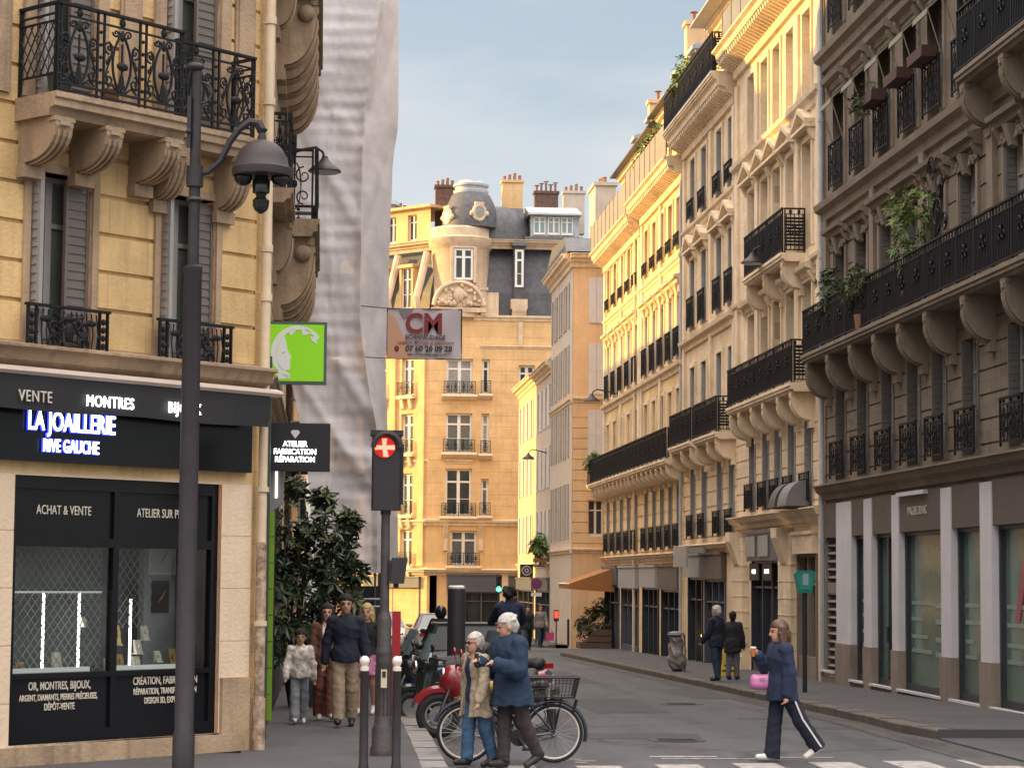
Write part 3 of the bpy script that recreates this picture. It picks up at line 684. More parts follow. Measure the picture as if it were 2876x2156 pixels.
for u in (.9, 7.1):
    b = MB(); b.box(u - .75, u + .75, -.16, 0, -.6, 3.3); b.box(u - .8, u + .8, -.2, 0, -.6, .2); b.prism([(0, 3.44), (-.42, 3.44), (-.42, 3.2), (-.2, 2.6), (0, 2.4)], u - .35, u + .35)
    for i in range(7): b.box(u - .77, u + .77, -.17, .0, .55 + i * .4, .58 + i * .4)
    b.obj('stone_pier', M_trim, R2)
b = MB(); b.tube([(10.82, -.1, -.5), (10.82, -.1, 16)], .05, 8); b.obj('drainpipe', M_cream, R2, True)
b = MB(); b.box(6.15 - .62, 6.15 - .56, .05, .13, .55, .95); b.obj('window_lamp', glow('window_lamp_glow', (1, .85, .7), 4), s)
# --- third building
YF = 70.0; c4 = [1.75, 3.8, 6.4, 8.3]
R3 = block('apartment_building', 'buff stone apartment building with paired windows and triangular pediments', (XR, YF, 0), RZ, 9.0, -.9, 15.6,
    [dict(z0=3.4, z1=5.7, c=c4, w=.85, shut=M_shutb, rail='dense', railh=.7, sur=0),
     dict(z0=6.35, z1=8.6, c=c4, w=.9, shut=M_shutb, panel=0),
     dict(z0=9.75, z1=11.9, c=c4, w=.9, shut=M_shutb, ped='tri', rail='dense'),
     dict(z0=13.1, z1=15.0, c=c4, w=.9, rail='dense', railh=.6, shut=M_shutb)], M_r2b, M_trim, joints=[3.4 + .43 * i for i in range(6)],
    pil=[(u, .34, 6.3, 15.2) for u in (.25, 5.1, 8.85)], shops=[(1.0, 3.6, -.8, 2.95), (4.0, 7.4, -.8, 2.95)])
cornice(R3, 0, 9, 3.2, 'shop', M_trim, .8); cornice(R3, 0, 9, 9.5, 'string', M_trim, 1.1); cornice(R3, 0, 9, 12.95, 'string', M_trim, .8); cornice(R3, 0, 9, 15.97, 'main', M_trim, 1.2, .3)
balcony(R3, .5, 4.6, 6.2, .6, M_trim, .98, 'screen', [.8, 2.7, 4.4], .6, cw=.17); balcony(R3, 5.1, 8.9, 6.2, .6, M_trim, .98, 'screen', [5.4, 7.3, 8.7], .6, cw=.17)
balcony(R3, 0, 9, 16.12, .72, M_trim, 1.1, 'screen', [], sides=(1, 1))
b = MB(); wallgrid(b, 0, 9, 15.9, 19.3, [(c - .45, c + .45, 16.2, 18.4) for c in c4]); b.obj('attic_wall', [M_r2b], R3, loc=(0, 1.0, 0))
for c in c4:
    w = window(R3, c, 16.2, .9, 2.2, 'white'); w.location.y = 1.0
cornice(R3, 0, 9, 19.5, 'main', M_trim, .7).location.y = 1.0
mansard(R3, 0, 9, 19.5, 2.6, 2.0, 9, M_zinc)
for i, c in enumerate(c4): dormer(R3, c, 1.2, 19.6, .8, 1.4, M_zinc)
chimney(R3, .3, 2.6, 19.5, .6, 3.0, 3.4, M_r4s, 4, metal=True); chimney(R3, 8.7, 2.8, 19.5, .7, 3.4, 5.2, M_r4, 5)
shopfront(R3, 1.0, 3.6, -.85, 2.95, .7, M_dkshop, 2, fasc=M_greyj, sill=.3); shopfront(R3, 4.0, 7.4, -.85, 2.95, .75, M_navyp, 3, fasc=M_brown, sill=.25)
b = MB(); b.ball((3.4, .05, .55), .09, 8); b.obj('window_lamp', glow('amber_lamp_glow', (1, .62, .15), 4), R3)
b = MB(); b.box(2.6, 5.0, -.75, -.69, 2.55, 3.15); b.box(2.6, 2.66, -.7, -.1, 2.95, 3.1); b.box(4.9, 4.96, -.7, -.1, 2.95, 3.1); b.obj('sign_board', M_greyj, R3)
# --- fourth and fifth: sunlit pair with one long balcony
def sunlit(YF, Lb, cw, label, zc, seed):
    B = block('apartment_building', label, (XR, YF, 0), RZ, Lb, -1.2, zc - .3,
        [dict(z0=3.15, z1=5.3, c=cw, w=.8, shut=M_shut, rail='dense', railh=.75, sur=0),
         dict(z0=5.98, z1=8.2, c=cw, w=.85, panel=0),
         dict(z0=9.15, z1=11.4, c=cw, w=.85, rail='dense', shut=M_shutw, ped='carved'),
         dict(z0=12.65, z1=14.3, c=cw, w=.85, rail='dense', railh=.45)], M_r3, M_trim, joints=[3.1 + .42 * i for i in range(6)],
        pil=[(u, .4, 5.9, zc - .8) for u in (.3, Lb / 2, Lb - .3)], shops=[(.6, Lb * .46, -1.15, 2.7), (Lb * .52, Lb - .5, -1.15, 2.7)])
    cornice(B, 0, Lb, 3.02, 'shop', M_trim, .7); cornice(B, 0, Lb, 9.0, 'string', M_trim, 1.0); cornice(B, 0, Lb, 12.4, 'string', M_trim, .7); cornice(B, 0, Lb, zc, 'main', M_trim, 1.25, .32)
    b = MB(); b.box(0, Lb, -.60, -.56, .0, 1.05)
    for i in range(int(Lb / 1.2)): b.box(i * 1.2, i * 1.2 + .04, -.62, -.54, 0, 1.1)
    b.obj('parapet_screen', mat('grey_brown_screen', (.22, .20, .19), rough=.8, var=.25, sc=2), B, loc=(0, 0, zc + .05))
    b = MB(); wallgrid(b, 0, Lb, zc - .2, zc + 2.9, [(c - .42, c + .42, zc + .2, zc + 2.1) for c in cw]); b.obj('attic_wall', [M_r3], B, loc=(0, .8, 0))
    for c in cw:
        w = window(B, c, zc + .2, .84, 1.9, 'white'); w.location.y = .8
    cornice(B, 0, Lb, zc + 3.1, 'main', M_trim, .75).location.y = .8
    mansard(B, 0, Lb, zc + 3.1, 2.0, 2.0, 9, M_slate)
    for c in cw[::2]: dormer(B, c, 1.0, zc + 3.2, .75, 1.2, M_zinc)
    return B
R4a = sunlit(79.5, 9.5, [1.3, 3.2, 5.0, 6.8, 8.5], 'golden sunlit apartment building beside the paired-window building', 15.4, 1)
R4b = sunlit(90.0, 10.5, [1.3, 3.3, 5.3, 7.3, 9.2], 'farthest golden sunlit apartment building, above the orange awning', 15.1, 2)
balcony(R4a, 0, 9.5, 5.92, .62, M_trim, .98, 'screen', np.arange(.5, 9.4, 1.1), .5, sides=(0, 1), cw=.16)
balcony(R4b, -1.0, 10.5, 5.92, .62, M_trim, .98, 'screen', np.arange(.2, 10.4, 1.1), .5, sides=(1, 0), cw=.16)
chimney(R4a, .3, 3.0, 18.4, .6, 3.0, 3.6, M_r4, 5, metal=True); chimney(R4b, 3.0, 2.4, 18.2, .5, 2.2, 2.6, M_r4, 3, metal=True); chimney(R4b, .3, 3, 17.6, .5, 2.6, 2.6, M_r4, 4)
shopfront(R4a, .6, 4.3, -1.1, 2.65, .75, M_dkshop, 3, fasc=M_greyj, sill=.35); shopfront(R4a, 5.0, 9.0, -1.0, 2.65, .8, M_dkshop, 3, fasc=M_brown, sill=.35)
shopfront(R4b, .6, 4.8, -1.2, 2.65, .7, M_navyp, 3, fasc=M_navyp, sill=.3); shopfront(R4b, 5.5, 10.0, -1.1, 2.65, .8, M_navyp, 3, fasc=M_greyj, sill=.9)
b = MB(); b.tube([(9.4, -.1, -1), (9.4, -.1, 15)], .06, 8); b.obj('drainpipe', M_cream, R4b, True)
b = MB(); b.tube([(9.4, -.1, -1), (9.4, -.1, 15)], .05, 8); b.obj('drainpipe', M_zinc, R4a, True)
# --- set-forward tan building: flank faces the viewer, narrow front along the street
cf = [.95, 3.0]
R5 = block('apartment_building', 'tan building whose flank has white shuttered windows facing down the street', (10.24, 93, 0), 0, 6, -1.3, 15.1,
    [dict(z0=3.9 + 0, z1=5.4, c=[.97], w=.62, style='white', sur=0)] + [dict(z0=z, z1=z + h, c=[.97, 3.4], w=.64, style='white', sur=0) for z, h in ((7.2, 1.9), (9.75, 2.1), (12.7, 1.9))], M_r4, M_trim, depth=8.8, joints=[3.6 + .43 * i for i in range(13)])
for z, h in ((7.2, 1.9), (9.75, 2.1), (12.7, 1.9)):
    for a, c in ((.65, .965), (.975, 1.29)):
        b = MB(); b.box(a, c, -.035, -.004, z, z + h); b.box(a, c, -.042, -.004, z + h * .45, z + h * .5); b.obj('closed_shutter', M_shutw, R5)
cornice(R5, -.15, 6, 15.55, 'main', M_trim, .9); cornice(R5, 0, 6, 9.6, 'string', M_trim, .7); cornice(R5, 0, 6, 3.4, 'string', M_trim, .6)
R5s = MB(); wl = [(c - .38, c + .38, z, z + h) for c in (1.2, 3.1, 5.0, 6.9) for z, h in ((3.8, 2.3), (7.2, 2.1), (9.9, 2.0), (12.6, 1.9))]
R5f = thing('street_front', '', '', (10.24, 101.8, 0), RZ)
bpy.data.objects.remove(R5f)
fr = place('street_front_wall', None, R5, (-.012, 8.8, 0), RZ)
wallgrid(R5s, 0, 8.8, -1.5, 15.1, wl); me = R5s.mesh('street_front_wall', [M_r4s]); bpy.data.objects.remove(fr)
fr = place('street_front_wall', me, R5, (-.012, 8.8, 0), RZ)
for c in (1.2, 3.1, 5.0, 6.9):
    for z, h in ((3.8, 2.3), (7.2, 2.1), (9.9, 2.0), (12.6, 1.9)): window(fr, c, z, .76, h, 'grey', None)
for c in (1.2, 3.1, 5.0, 6.9):
    for z, h in ((3.8, 2.3), (7.2, 2.1), (9.9, 2.0), (12.6, 1.9)): each('folded_shutter', M_shut, [(c + sg * .58 - .19, c + sg * .58 + .19, -.06, -.004, z, z + h) for sg in (-1, 1)], R5, loc=(-.012, 8.8, 0), rz=RZ)
cornice(R5, 0, 8.95, 15.55, 'main', M_trim, .9).matrix_local = Matrix.Translation((-.012, 8.8, 15.55)) @ Matrix.Rotation(RZ, 4, 'Z')
for z in (9.6, 3.4): cornice(R5, 0, 8.8, z, 'string', M_trim, .7).matrix_local = Matrix.Translation((-.012, 8.8, z)) @ Matrix.Rotation(RZ, 4, 'Z')
b = MB(); b.prism([(-.5, 0), (.8, .75), (6, 1.0), (9, 0)], -.3, 6); b.obj('roof', M_slate, R5, loc=(0, 0, 15.6)); dormer(R5, 2.2, 0.4, 15.75, 1.0, 1.0, M_zinc)
chimney(R5, 1.75, 4.5, 16.2, .9, 2.2, 3.0, M_r4s, 3)
# --- two lower houses beyond it
def low(name, lab, Y, Lb, z, m, cs_, mt):
    B = block(name, lab, (10.32, Y, 0), RZ, Lb, -1.5, z, [dict(z0=a, z1=a + 1.9, c=cs_, w=.8, sur=0, style='grey') for a in (3.4, 6.3, 9.1)], m, mt, depth=8, shops=[(.6, Lb - .6, -1.4, 2.2)])
    cornice(B, 0, Lb, z + .35, 'main', mt, .8); cornice(B, 0, Lb, 2.9, 'string', mt, .7)
    b = MB(); b.prism([(-.3, 0), (2.6, 2.5), (8, 2.5), (8, 0)], 0, Lb); b.obj('roof', M_zinc, B, loc=(0, 0, z + .35))
    shopfront(B, .6, Lb - .6, -1.4, 2.2, .6, M_navyp, 3, sill=.5)
    for a in (3.4, 6.3, 9.1):
        for c in cs_: each('open_shutter', M_shutw, [(c + sg * .62 - .2, c + sg * .62 + .2, -.05, -.004, a, a + 1.9) for sg in (-1, 1)], B)
    return B
LW1 = low('town_house', 'lower grey house with balcony plants and zinc roof beyond the tan flank', 109.6, 7.75, 11.6, M_r4s, [1.2, 3.1, 5.0, 6.8], M_trim)
LW2 = low('town_house', 'last low house before the corner, its front lit gold by the sun', 119.5, 9.8, 11.7, M_r3, [1.3, 3.4, 5.5, 7.6], M_trim)
chimney(LW1, 3, 4, 13.4, 2.2, .6, 2.0, M_r4, 4)

# ---------------------------------------------------------------- corner building with the jewellery shop (left)
LZ = 7.0; D45 = .70711
cw = [2.04, 3.91, 5.78]
A = thing('corner_building', 'ochre corner building with ornate balcony above the jewellery shop', 'building', (-.75 - LZ * D45, 27.6 - LZ * D45, 0), pi / 4)
b = MB(); ops = []
for c in cw: ops += [(c - .43, c + .43, 4.68, 6.62), (c - .43, c + .43, 7.42, 9.7), (c - .43, c + .43, 10.9, 13.0)]
ops.append((3.38, 6.4, .36, 3.27))
wallgrid(b, 0, LZ - .12, 3.3, 17.5, ops, [4.72 + .43 * i for i in range(1, 30)], d=.3, gd=.035, gh=.045)
b.i = 1; wallgrid(b, 0, LZ - .12, -.05, 3.3, ops, [.8 + .62 * i for i in range(5)], d=.3, gd=.008, gh=.012)
b.i = 2
for c in cw:
    surround(b, c - .43, c + .43, 4.68, 6.62, .09, .035); surround(b, c - .43, c + .43, 7.42, 9.7, .16, .05)
for u in (3.0, 4.84, 6.62): b.box(u - .12, u + .12, -.05, 0, 7.42, 10.3); b.box(u - .16, u + .16, -.03, 0, 7.42, 10.3)
b.box(2.7, 6.75, -.07, -.001, .14, .34); b.box(6.42, 6.86, -.05, -.001, .14, 1.0)
b.obj('wall', [M_l1, M_sh, M_l1t], A)
cornice(A, 0, LZ - .05, 4.66, 'shop', M_l1t, 1.1); b = MB(); b.box(0, LZ - .06, -.1, 0, 4.28, 4.4); b.box(0, LZ - .08, -.06, 0, 4.66, 4.72); b.obj('string_course', M_l1t, A)
def ornate(Lr, h):
    """wrought railing with lyre and vase motifs"""
    b = MB(); b.box(0, Lr, -.03, .03, h - .03, h); b.box(0, Lr, -.012, .012, h - .15, h - .13); b.box(0, Lr, -.014, .014, .1, .125); b.box(0, Lr, -.014, .014, .03, .05)
    n = max(1, round(Lr / .62)); q = Lr / n
    for i in range(n + 1):
        for dx in (-.045, .045):
            x = min(max(i * q + dx, .012), Lr - .012); b.box(x - .011, x + .011, -.012, .012, 0, h - .03)
        x = min(max(i * q, .03), Lr - .03)
        for k in range(5): b.ball((x, 0, .2 + k * .14), .022, 6)
    for i in range(n):
        c = (i + .5) * q; H = h - .15
        f = lambda pts, r=.013: b.tube([(c + x, -.002 * 0, z) for x, z in pts], r, 5)
        for sg in (-1, 1):
            t = np.linspace(0, 1, 15)
            f([(sg * (.02 + .11 * sin(pi * u) ** .8), .12 + (H - .2) * u) for u in t], .016)           # lyre
            f(spiral(sg * .185, H * .72, .075, 1.4, -pi / 2, sg, 16)); f(spiral(sg * .185, H * .30, .085, 1.4, pi / 2, -sg, 16))
            f([(sg * .185 + .035 * sin(2 * pi * u) * sg, H * .2 + H * .6 * u) for u in t], .011)
            f(spiral(sg * .09, H * .93, .05, 1.2, pi, -sg, 10), .012); f([(sg * .05, .13), (sg * .14, .20), (sg * .22, .14)], .012)
            for k in range(4): b.ball((c + sg * (.21 - .03 * k), 0, H * (.52 + .05 * k)), .022, 6, 1, .6, 1.5)
        b.ball((c, -.01, H * .50), .085, 10, 1, .35, .55); b.ball((c, 0, H * .9), .035, 8, 1, .6, 1.8)
        for k in range(5): a = pi * (k + .5) / 5; f([(0, H * .86), (.09 * cos(a), H * .86 + .10 * sin(a))], .012)
        f([(0, .12), (0, H * .8)], .013); b.ball((c, 0, h - .085), .045, 8, 1, .5, 1.1)
        b.plate([(c - .05, H * .2), (c + .05, H * .2), (c + .02, H * .38), (c - .02, H * .38)], -.008, .008)
    return b
def lattice(Lr, h):
    b = MB(); b.box(0, Lr, -.025, .025, h - .03, h); b.box(0, Lr, -.012, .012, h - .14, h - .12); b.box(0, Lr, -.012, .012, .2, .22); b.box(0, .03, -.015, .015, 0, h); b.box(Lr - .03, Lr, -.015, .015, 0, h)
    w = .12; z0, z1 = .22, h - .22; b.box(0, Lr, -.012, .012, z1, z1 + .02); n = int(Lr / w) + 8
    for i in range(-8, n):
        for sg in (1, -1):
            x0, x1 = i * w, i * w + (z1 - z0) * .62; za, zb = z0, z1
            if x0 < .03: za = z0 + (.03 - x0) / .62; x0 = .03
            if x1 > Lr - .03: zb = z1 - (x1 - Lr + .03) / .62; x1 = Lr - .03
            if zb - za > .03 and x1 > x0:
                if sg < 0: x0, x1 = Lr - x0, Lr - x1
                b.bar((x0, 0, za), (x1, 0, zb), .010)
    return b
bs = MB(); P = .72
prof = [(0, 0), (-P, 0), (-P, -.06), (-P + .03, -.075), (-P + .03, -.15), (-P + .1, -.17), (-P + .13, -.25), (0, -.25)]
bs.prism(prof[::-1], 3.24, 5.16); bs.prism([(y * .62 if y < 0 else 0, z) for y, z in prof][::-1], 5.162, 6.5)
bal = bs.obj('balcony', M_l1t, A, loc=(0, 0, 7.37))
place('railing', ornate(1.80, 1.0).mesh('railing', M_iron, False), bal, (3.28, -P + .06, 0)); place('railing', ornate(1.25, .98).mesh('railing', M_iron), bal, (5.2, -P * .62 + .06, 0))
place('railing', lattice(P - .08, 1.0).mesh('railing', M_iron), bal, (3.29, 0, 0), -pi / 2); place('railing', lattice(P * .62 - .06, .98).mesh('railing', M_iron), bal, (6.44, 0, 0), -pi / 2)
cm = corbel_mesh(.66, .52, .24, M_l1t)
for x in (3.42, 4.12, 4.98): place('corbel', cm, bal, (x, 0, -.25))
cm2 = corbel_mesh(.40, .66, .26, M_l1t)
for x in (5.32, 6.30): place('corbel', cm2, bal, (x, 0, -.25))
M_lw = mat('pale_green_window', (.115, .135, .12), rough=.12, spec=.6, var=.5, sc=1.2); M_ds = mat('dark_grey_shutter', (.15, .132, .118), rough=.6, var=.2, sc=3)
for c in cw:
    for z, h in ((4.68, 1.94), (7.42, 2.28), (10.9, 2.1)):
        o = window(A, c, z, .86, h, 'grey', None, d=.3, pane=M_lw)
        for x0, wd, y, rz, mm in ((c + .428, .33, .05, pi / 2, M_ds), (c - .36, .17, .03, pi, M_greyj)):
            sm = MB(); hh = h - .04; sm.box(0, .03, -.005, wd, 0, hh); n = int(hh / .098) - 1
            for k in range(n): sm.box(*((-.012, .0) if rz < 3 else (.03, .042)), .04, wd - .04, .1 + k * .098, .1 + k * .098 + .05)
            for dy in (0, wd - .035): sm.box(-.02, .0, dy, dy + .035, 0, hh)
            sm.obj('shutter_leaf', mm, A, loc=(x0, y, z + .01), rz=rz)
def juliet(Lr, h):
    b = MB(); b.box(0, Lr, -.03, .03, h - .03, h); b.box(0, Lr, -.02, .02, 0, .03)
    for x in (.02, .13, Lr - .15, Lr - .04): b.box(x, x + .02, -.02, .02, 0, h)
    for x in (.085, Lr - .085):
        for k in range(5): b.ball((x, 0, .07 + k * .09), .04, 6, .8, .6, 1)
    c = Lr / 2
    for sg in (-1, 1):
        for (cx, cz, r, a, s2) in ((.2, .33, .13, pi / 2, sg), (.22, .14, .11, -pi / 2, -sg), (.09, .12, .07, 0, sg), (.1, .36, .08, pi, -sg)):
            b.tube([(c + x, -.01, z) for x, z in spiral(sg * cx, cz, r, 1.4, a, s2, 18)], .017, 5)
        for k in range(6): b.tube([(c + sg * (.05 + .07 * k), .012, .04), (c + sg * (.08 + .07 * k), .012, h * .5), (c + sg * (.05 + .07 * k), .012, h - .05)], .011, 4)
        for k in range(5): b.ball((c + sg * (.1 + .085 * k), .0, .10 + .075 * ((k * 3) % 5)), .035, 6, 1.1, .5, .9)
        b.ball((c + sg * .21, 0, .24), .055, 6, 1, .5, 1.3); b.ball((c + sg * .3, 0, .4), .05, 6, 1.2, .5, .8); b.ball((c + sg * .3, 0, .06), .05, 6, 1.2, .5, .8)
    b.ball((c, -.02, .27), .08, 8, .8, .5, 1.5); b.ball((c, -.02, .12), .06, 8, 1.2, .5, .9); b.ball((c, -.02, .42), .06, 8, 1.4, .5, .6)
    return b
jm = juliet(1.16, .56).mesh('balconette', M_iron)
for c in cw: place('balconette', jm, A, (c - .60, -.2, 4.57))
# shop
b = MB()
for x0, x1, z0, z1 in ((3.38, 3.46, .36, 3.27), (6.3, 6.4, .36, 3.27), (3.46, 6.3, 3.13, 3.27), (3.46, 6.3, .36, .5), (4.82, 4.90, .5, 3.13), (3.46, 4.82, 2.5, 2.6), (4.9, 6.3, 2.5, 2.6), (3.46, 4.82, 1.06, 1.12), (4.9, 6.3, 1.06, 1.12)): b.box(x0, x1, .06, .16, z0, z1)
b.box(3.36, 6.42, .0, .2, .30, .358)
sf = b.obj('shopfront', M_black, A)
b = MB()
for x0, x1 in ((3.46, 4.82), (4.9, 6.3)):
    each('panel', M_black, [(x0, x1, .1, .13, 2.6, 3.13), (x0, x1, .1, .13, .5, 1.06)], sf)
gm = bpy.data.materials.new('clear_shop_glass'); gm.use_nodes = True; t_ = gm.node_tree; t_.nodes.clear()
o_ = t_.nodes.new('ShaderNodeOutputMaterial'); mx_ = t_.nodes.new('ShaderNodeMixShader'); tr_ = t_.nodes.new('ShaderNodeBsdfTransparent'); gl_ = t_.nodes.new('ShaderNodeBsdfGlossy'); fr_ = t_.nodes.new('ShaderNodeFresnel')
tr_.inputs[0].default_value = (.86, .9, .88, 1); gl_.inputs['Roughness'].default_value = .03; fr_.inputs[0].default_value = 1.45
t_.links.new(fr_.outputs[0], mx_.inputs[0]); t_.links.new(tr_.outputs[0], mx_.inputs[1]); t_.links.new(gl_.outputs[0], mx_.inputs[2]); t_.links.new(mx_.outputs[0], o_.inputs[0])
for x0, x1 in ((3.46, 4.82), (4.9, 6.3)):
    b = MB(); b.quad((x0, .10, 1.12), (x1, .10, 1.12), (x1, .10, 2.5), (x0, .10, 2.5)); b.obj('pane', gm, sf)
b = MB(); b.quad((3.3, 1.3, .9), (6.5, 1.3, .9), (6.5, 1.3, 2.7), (3.3, 1.3, 2.7)); b.quad((3.3, .1, .9), (3.3, 1.3, .9), (3.3, 1.3, 2.7), (3.3, .1, 2.7)); b.quad((6.5, 1.3, .9), (6.5, .1, .9), (6.5, .1, 2.7), (6.5, 1.3, 2.7)); b.quad((3.3, .16, 2.7), (3.3, 1.3, 2.7), (6.5, 1.3, 2.7), (6.5, .16, 2.7)); b.box(3.36, 6.44, .17, 1.25, 1.0, 1.12)
b.i = 1; b.box(6.0, 6.49, .9, 1.0, 1.12, 2.7); b.obj('display_interior', [mat('display_backing', (.25, .26, .255), rough=.7, var=.5, sc=1.5), mat('display_wall', (.33, .34, .36), rough=.8)], sf)
g = MB(); w = .105
def lat(x0, x1, z0, z1, y):
    H = z1 - z0; k = .82; n = int((x1 - x0) / w) + int(H * k / w) + 2
    for i in range(-int(H * k / w) - 1, int((x1 - x0) / w) + 1):
        for sg in (1, -1):
            a, c = i * w, i * w + H * k; za, zc = z0, z1
            if a < 0: za = z0 - a / k; a = 0
            if c > x1 - x0: zc = z1 - (c - x1 + x0) / k; c = x1 - x0
            if zc - za < .05: continue
            p, q = (x0 + a, x0 + c) if sg > 0 else (x1 - a, x1 - c)
            m_ = max(1, int((zc - za) / .3)); g.bar((p, y + .006 * sg, za), (q, y + .006 * sg, zc), .0055)
lat(3.47, 4.81, 1.13, 2.49, .24); lat(4.91, 5.55, 1.6, 2.49, .24)
g.obj('security_grille', mat('galvanised_grille', (.42, .43, .42), rough=.4, metal=.6), sf)
each('light_tube', glow('tube_light', (1, .97, .92), 3.), [(x - .010, x + .010, .3, .32, z0, z1) for x, z0, z1 in ((4.05, 1.16, 2.0), (4.55, 1.14, 2.0), (5.30, 1.16, 1.92))], sf)
b = MB(); b.box(3.5, 4.8, .22, .24, 1.99, 2.01); b.box(3.48, 4.6, .16, .22, 1.122, 1.17); b.box(4.95, 5.9, .16, .22, 1.122, 1.17)
b.obj('glass_case_edge', glow('case_edge', (.55, .56, .55), .25), sf)
M_card = mat('pale_display_card', (.75, .70, .60), rough=.6); M_gold = mat('gold_display_box', (.45, .30, .10), rough=.45)
JG = 'jewellery display pieces in the lit window'
random.seed(11)
Tm = A.matrix_world
def atA(x, y, z): return (-.75 + (x - LZ) * D45 - y * D45, 27.6 + (x - LZ) * D45 + y * D45, z)
its = [(3.62, .34, 1.13, .08, .14, 0, 'white ring stand at the first pane\'s outer edge'), (3.82, .4, 1.13, .12, .1, 1, 'gilt tray left of the first light tube'), (4.3, .36, 1.13, .10, .2, 0, 'pale bust stand between the first two light tubes'), (4.42, .5, 1.13, .12, .12, 1, 'amber box between the first two light tubes'), (5.62, .42, 1.45, .08, .16, 0, 'white card on the middle shelf near the lamp post'), (4.62, .3, 1.62, .05, .10, 0, 'small white jewellery stand on the glass shelf at the first pane\'s edge'), (5.02, .34, 1.13, .09, .12, 0, 'white bust stand low beside the shop mullion'), (5.15, .3, 1.13, .10, .16, 1, 'squat gilt box beside the second light tube'), (5.2, .42, 1.40, .09, .22, 1, 'tall gold watch box in the middle of the display'),
       (5.42, .3, 1.3, .09, .15, 0, 'cream upright card right of the bright tube'), (5.45, .36, 1.12, .10, .14, 0, 'pale yellow box under the cream card'), (5.72, .3, 1.2, .08, .12, 0, 'white ring stand near the lamp post\'s edge'), (5.12, .45, 1.8, .12, .05, 1, 'orange tray on the upper shelf'), (6.12, .5, 1.13, .10, .2, 1, 'orange gift box at the display\'s far corner')]
for x, y, z, w2, h2, k, lb in its:
    bx = MB(); bx.prism([(-.03, 0), (.03, 0), (.045, h2), (.02, h2)], -w2 / 2, w2 / 2); bx.box(-w2 * .6, w2 * .6, -.045, .05, -.012, 0); bx.box(-w2 * .25, w2 * .25, -.036, -.02, h2 * .4, h2 * .7)
    tag(bx.obj('display_stand', [M_card, M_gold][k], None, loc=atA(x, y, z), rz=pi / 4), lb, 'display stand', JG)
for x, z, w2, h2, lb in ((5.98 + .28, 2.2, .42, .42, 'white framed notice at the top of the right display wall'), (6.24, 1.75, .26, .38, 'dark picture with a golden flash on the display wall')):
    bx = MB(); bx.box(-w2 / 2, w2 / 2, 0, .02, 0, h2); bx.i = 1; bx.box(-w2 / 2 + .03, w2 / 2 - .03, -.004, .0, .03, h2 - .03); bx.i = 2; bx.plate([(-.05, h2 * .3), (.02, h2 * .45), (.09, h2 * .75), (.0, h2 * .5)], -.007, -.0045)
    tag(bx.obj('framed_picture', [M_card if h2 > .4 else M_blackm, mat('notice_paper', (.55, .56, .56)) if h2 > .4 else M_blackm, M_gold if h2 < .4 else mat('grey_ink', (.3, .3, .32))], None, loc=atA(x, .87, z), rz=pi / 4), lb, 'picture')
M_lt = mat('cream_vinyl_letters', (.62, .56, .47), rough=.5)
text('ACHAT & VENTE', .145, M_lt, sf, 4.13, .092, 2.9, sx=.70)
text('ATELIER SUR PLACE', .145, M_lt, sf, 5.60, .092, 2.9, sx=.66)
for bd, x, z, s_, k in (('OR, MONTRES, BIJOUX,', 4.13, .975, .125, .66), ('ARGENT, DIAMANTS, PIERRES PRÉCIEUSES,', 4.12, .85, .095, .60), ('DÉPÔT-VENTE', 4.13, .745, .105, .62), ('CRÉATION, FABRICATION', 5.66, .99, .125, .66), ('RÉPARATION, TRANSFORMATION', 5.66, .87, .10, .62), ('DESIGN 3D, EXPERTISE', 5.66, .765, .10, .62)): text(bd, s_, M_lt, sf, x, .092, z, sx=k, bold=.01)
b = MB(); b.box(2.2, 6.78, -.1, -.002, 3.42, 4.27); fs = b.obj('fascia', M_black, A)
M_blue = glow('blue_halo', (.03, .05, .95), 1.6); M_ww = glow('white_sign_letters', (1, 1, 1), 2.2)
text('LA JOAILLERIE', .295, M_blue, fs, 4.03, -.125, 3.85, sx=.66, bold=.034, ext=.012); text('LA JOAILLERIE', .295, M_ww, fs, 4.03, -.145, 3.85, sx=.66, bold=.004, ext=.006)
text('RIVE GAUCHE', .20, M_blue, fs, 4.02, -.125, 3.59, sx=.62, bold=.034, ext=.012); text('RIVE GAUCHE', .20, M_ww, fs, 4.02, -.145, 3.59, sx=.62, bold=.002, ext=.006)
b = MB(); b.prism([(0, .02), (-.30, .0), (-.40, -.03), (-.41, -.06), (-.38, -.095), (0, -.095)], 1.8, 6.98)
aw = b.obj('awning_case', mat('pinkish_white_case', (.50, .41, .36), rough=.5, var=.15, sc=2), A, loc=(0, 0, 4.42))
b = MB(); n = 40
for i in range(n):
    x0, x1 = 1.8 + (6.80 - 1.8) * i / n, 1.8 + (6.80 - 1.8) * (i + 1) / n; f = lambda x: -.36 + .012 * sin(x * 5)
    b.quad((x0, f(x0), -.47 + .01 * sin(x0 * 3)), (x1, f(x1), -.47 + .01 * sin(x1 * 3)), (x1, -.37, -.097), (x0, -.37, -.097))
vl = b.obj('valance', mat('black_awning_cloth', (.016, .016, .019), rough=.8), aw)
for bd, x in (('VENTE', 3.32), ('MONTRES', 4.35), ('BIJOUX', 5.44)): text(bd, .178, M_ww if bd != 'VENTE' else mat('dim_sign_letters', (.55, .52, .48)), vl, x, -.392, -.33, sx=.78, ext=.006, spacing=1.12)
b = MB(); b.tube([(6.97, .03 - .12, .16), (6.97, .03 - .12, 2.6)], .062, 10); b.tube([(6.97, -.09, .14), (6.97, -.09, .75)], .078, 10); b.i = 1; b.tube([(6.97, -.09, 2.6), (6.97, -.09, 4.0)], .055, 10); b.tube([(6.97, -.09, 4.0), (6.97, -.09, 17)], .062, 10)
for z in (1.6, 3.2): b.lathe([(.08, z), (.08, z + .06)], (6.97, -.09, 0), 10)
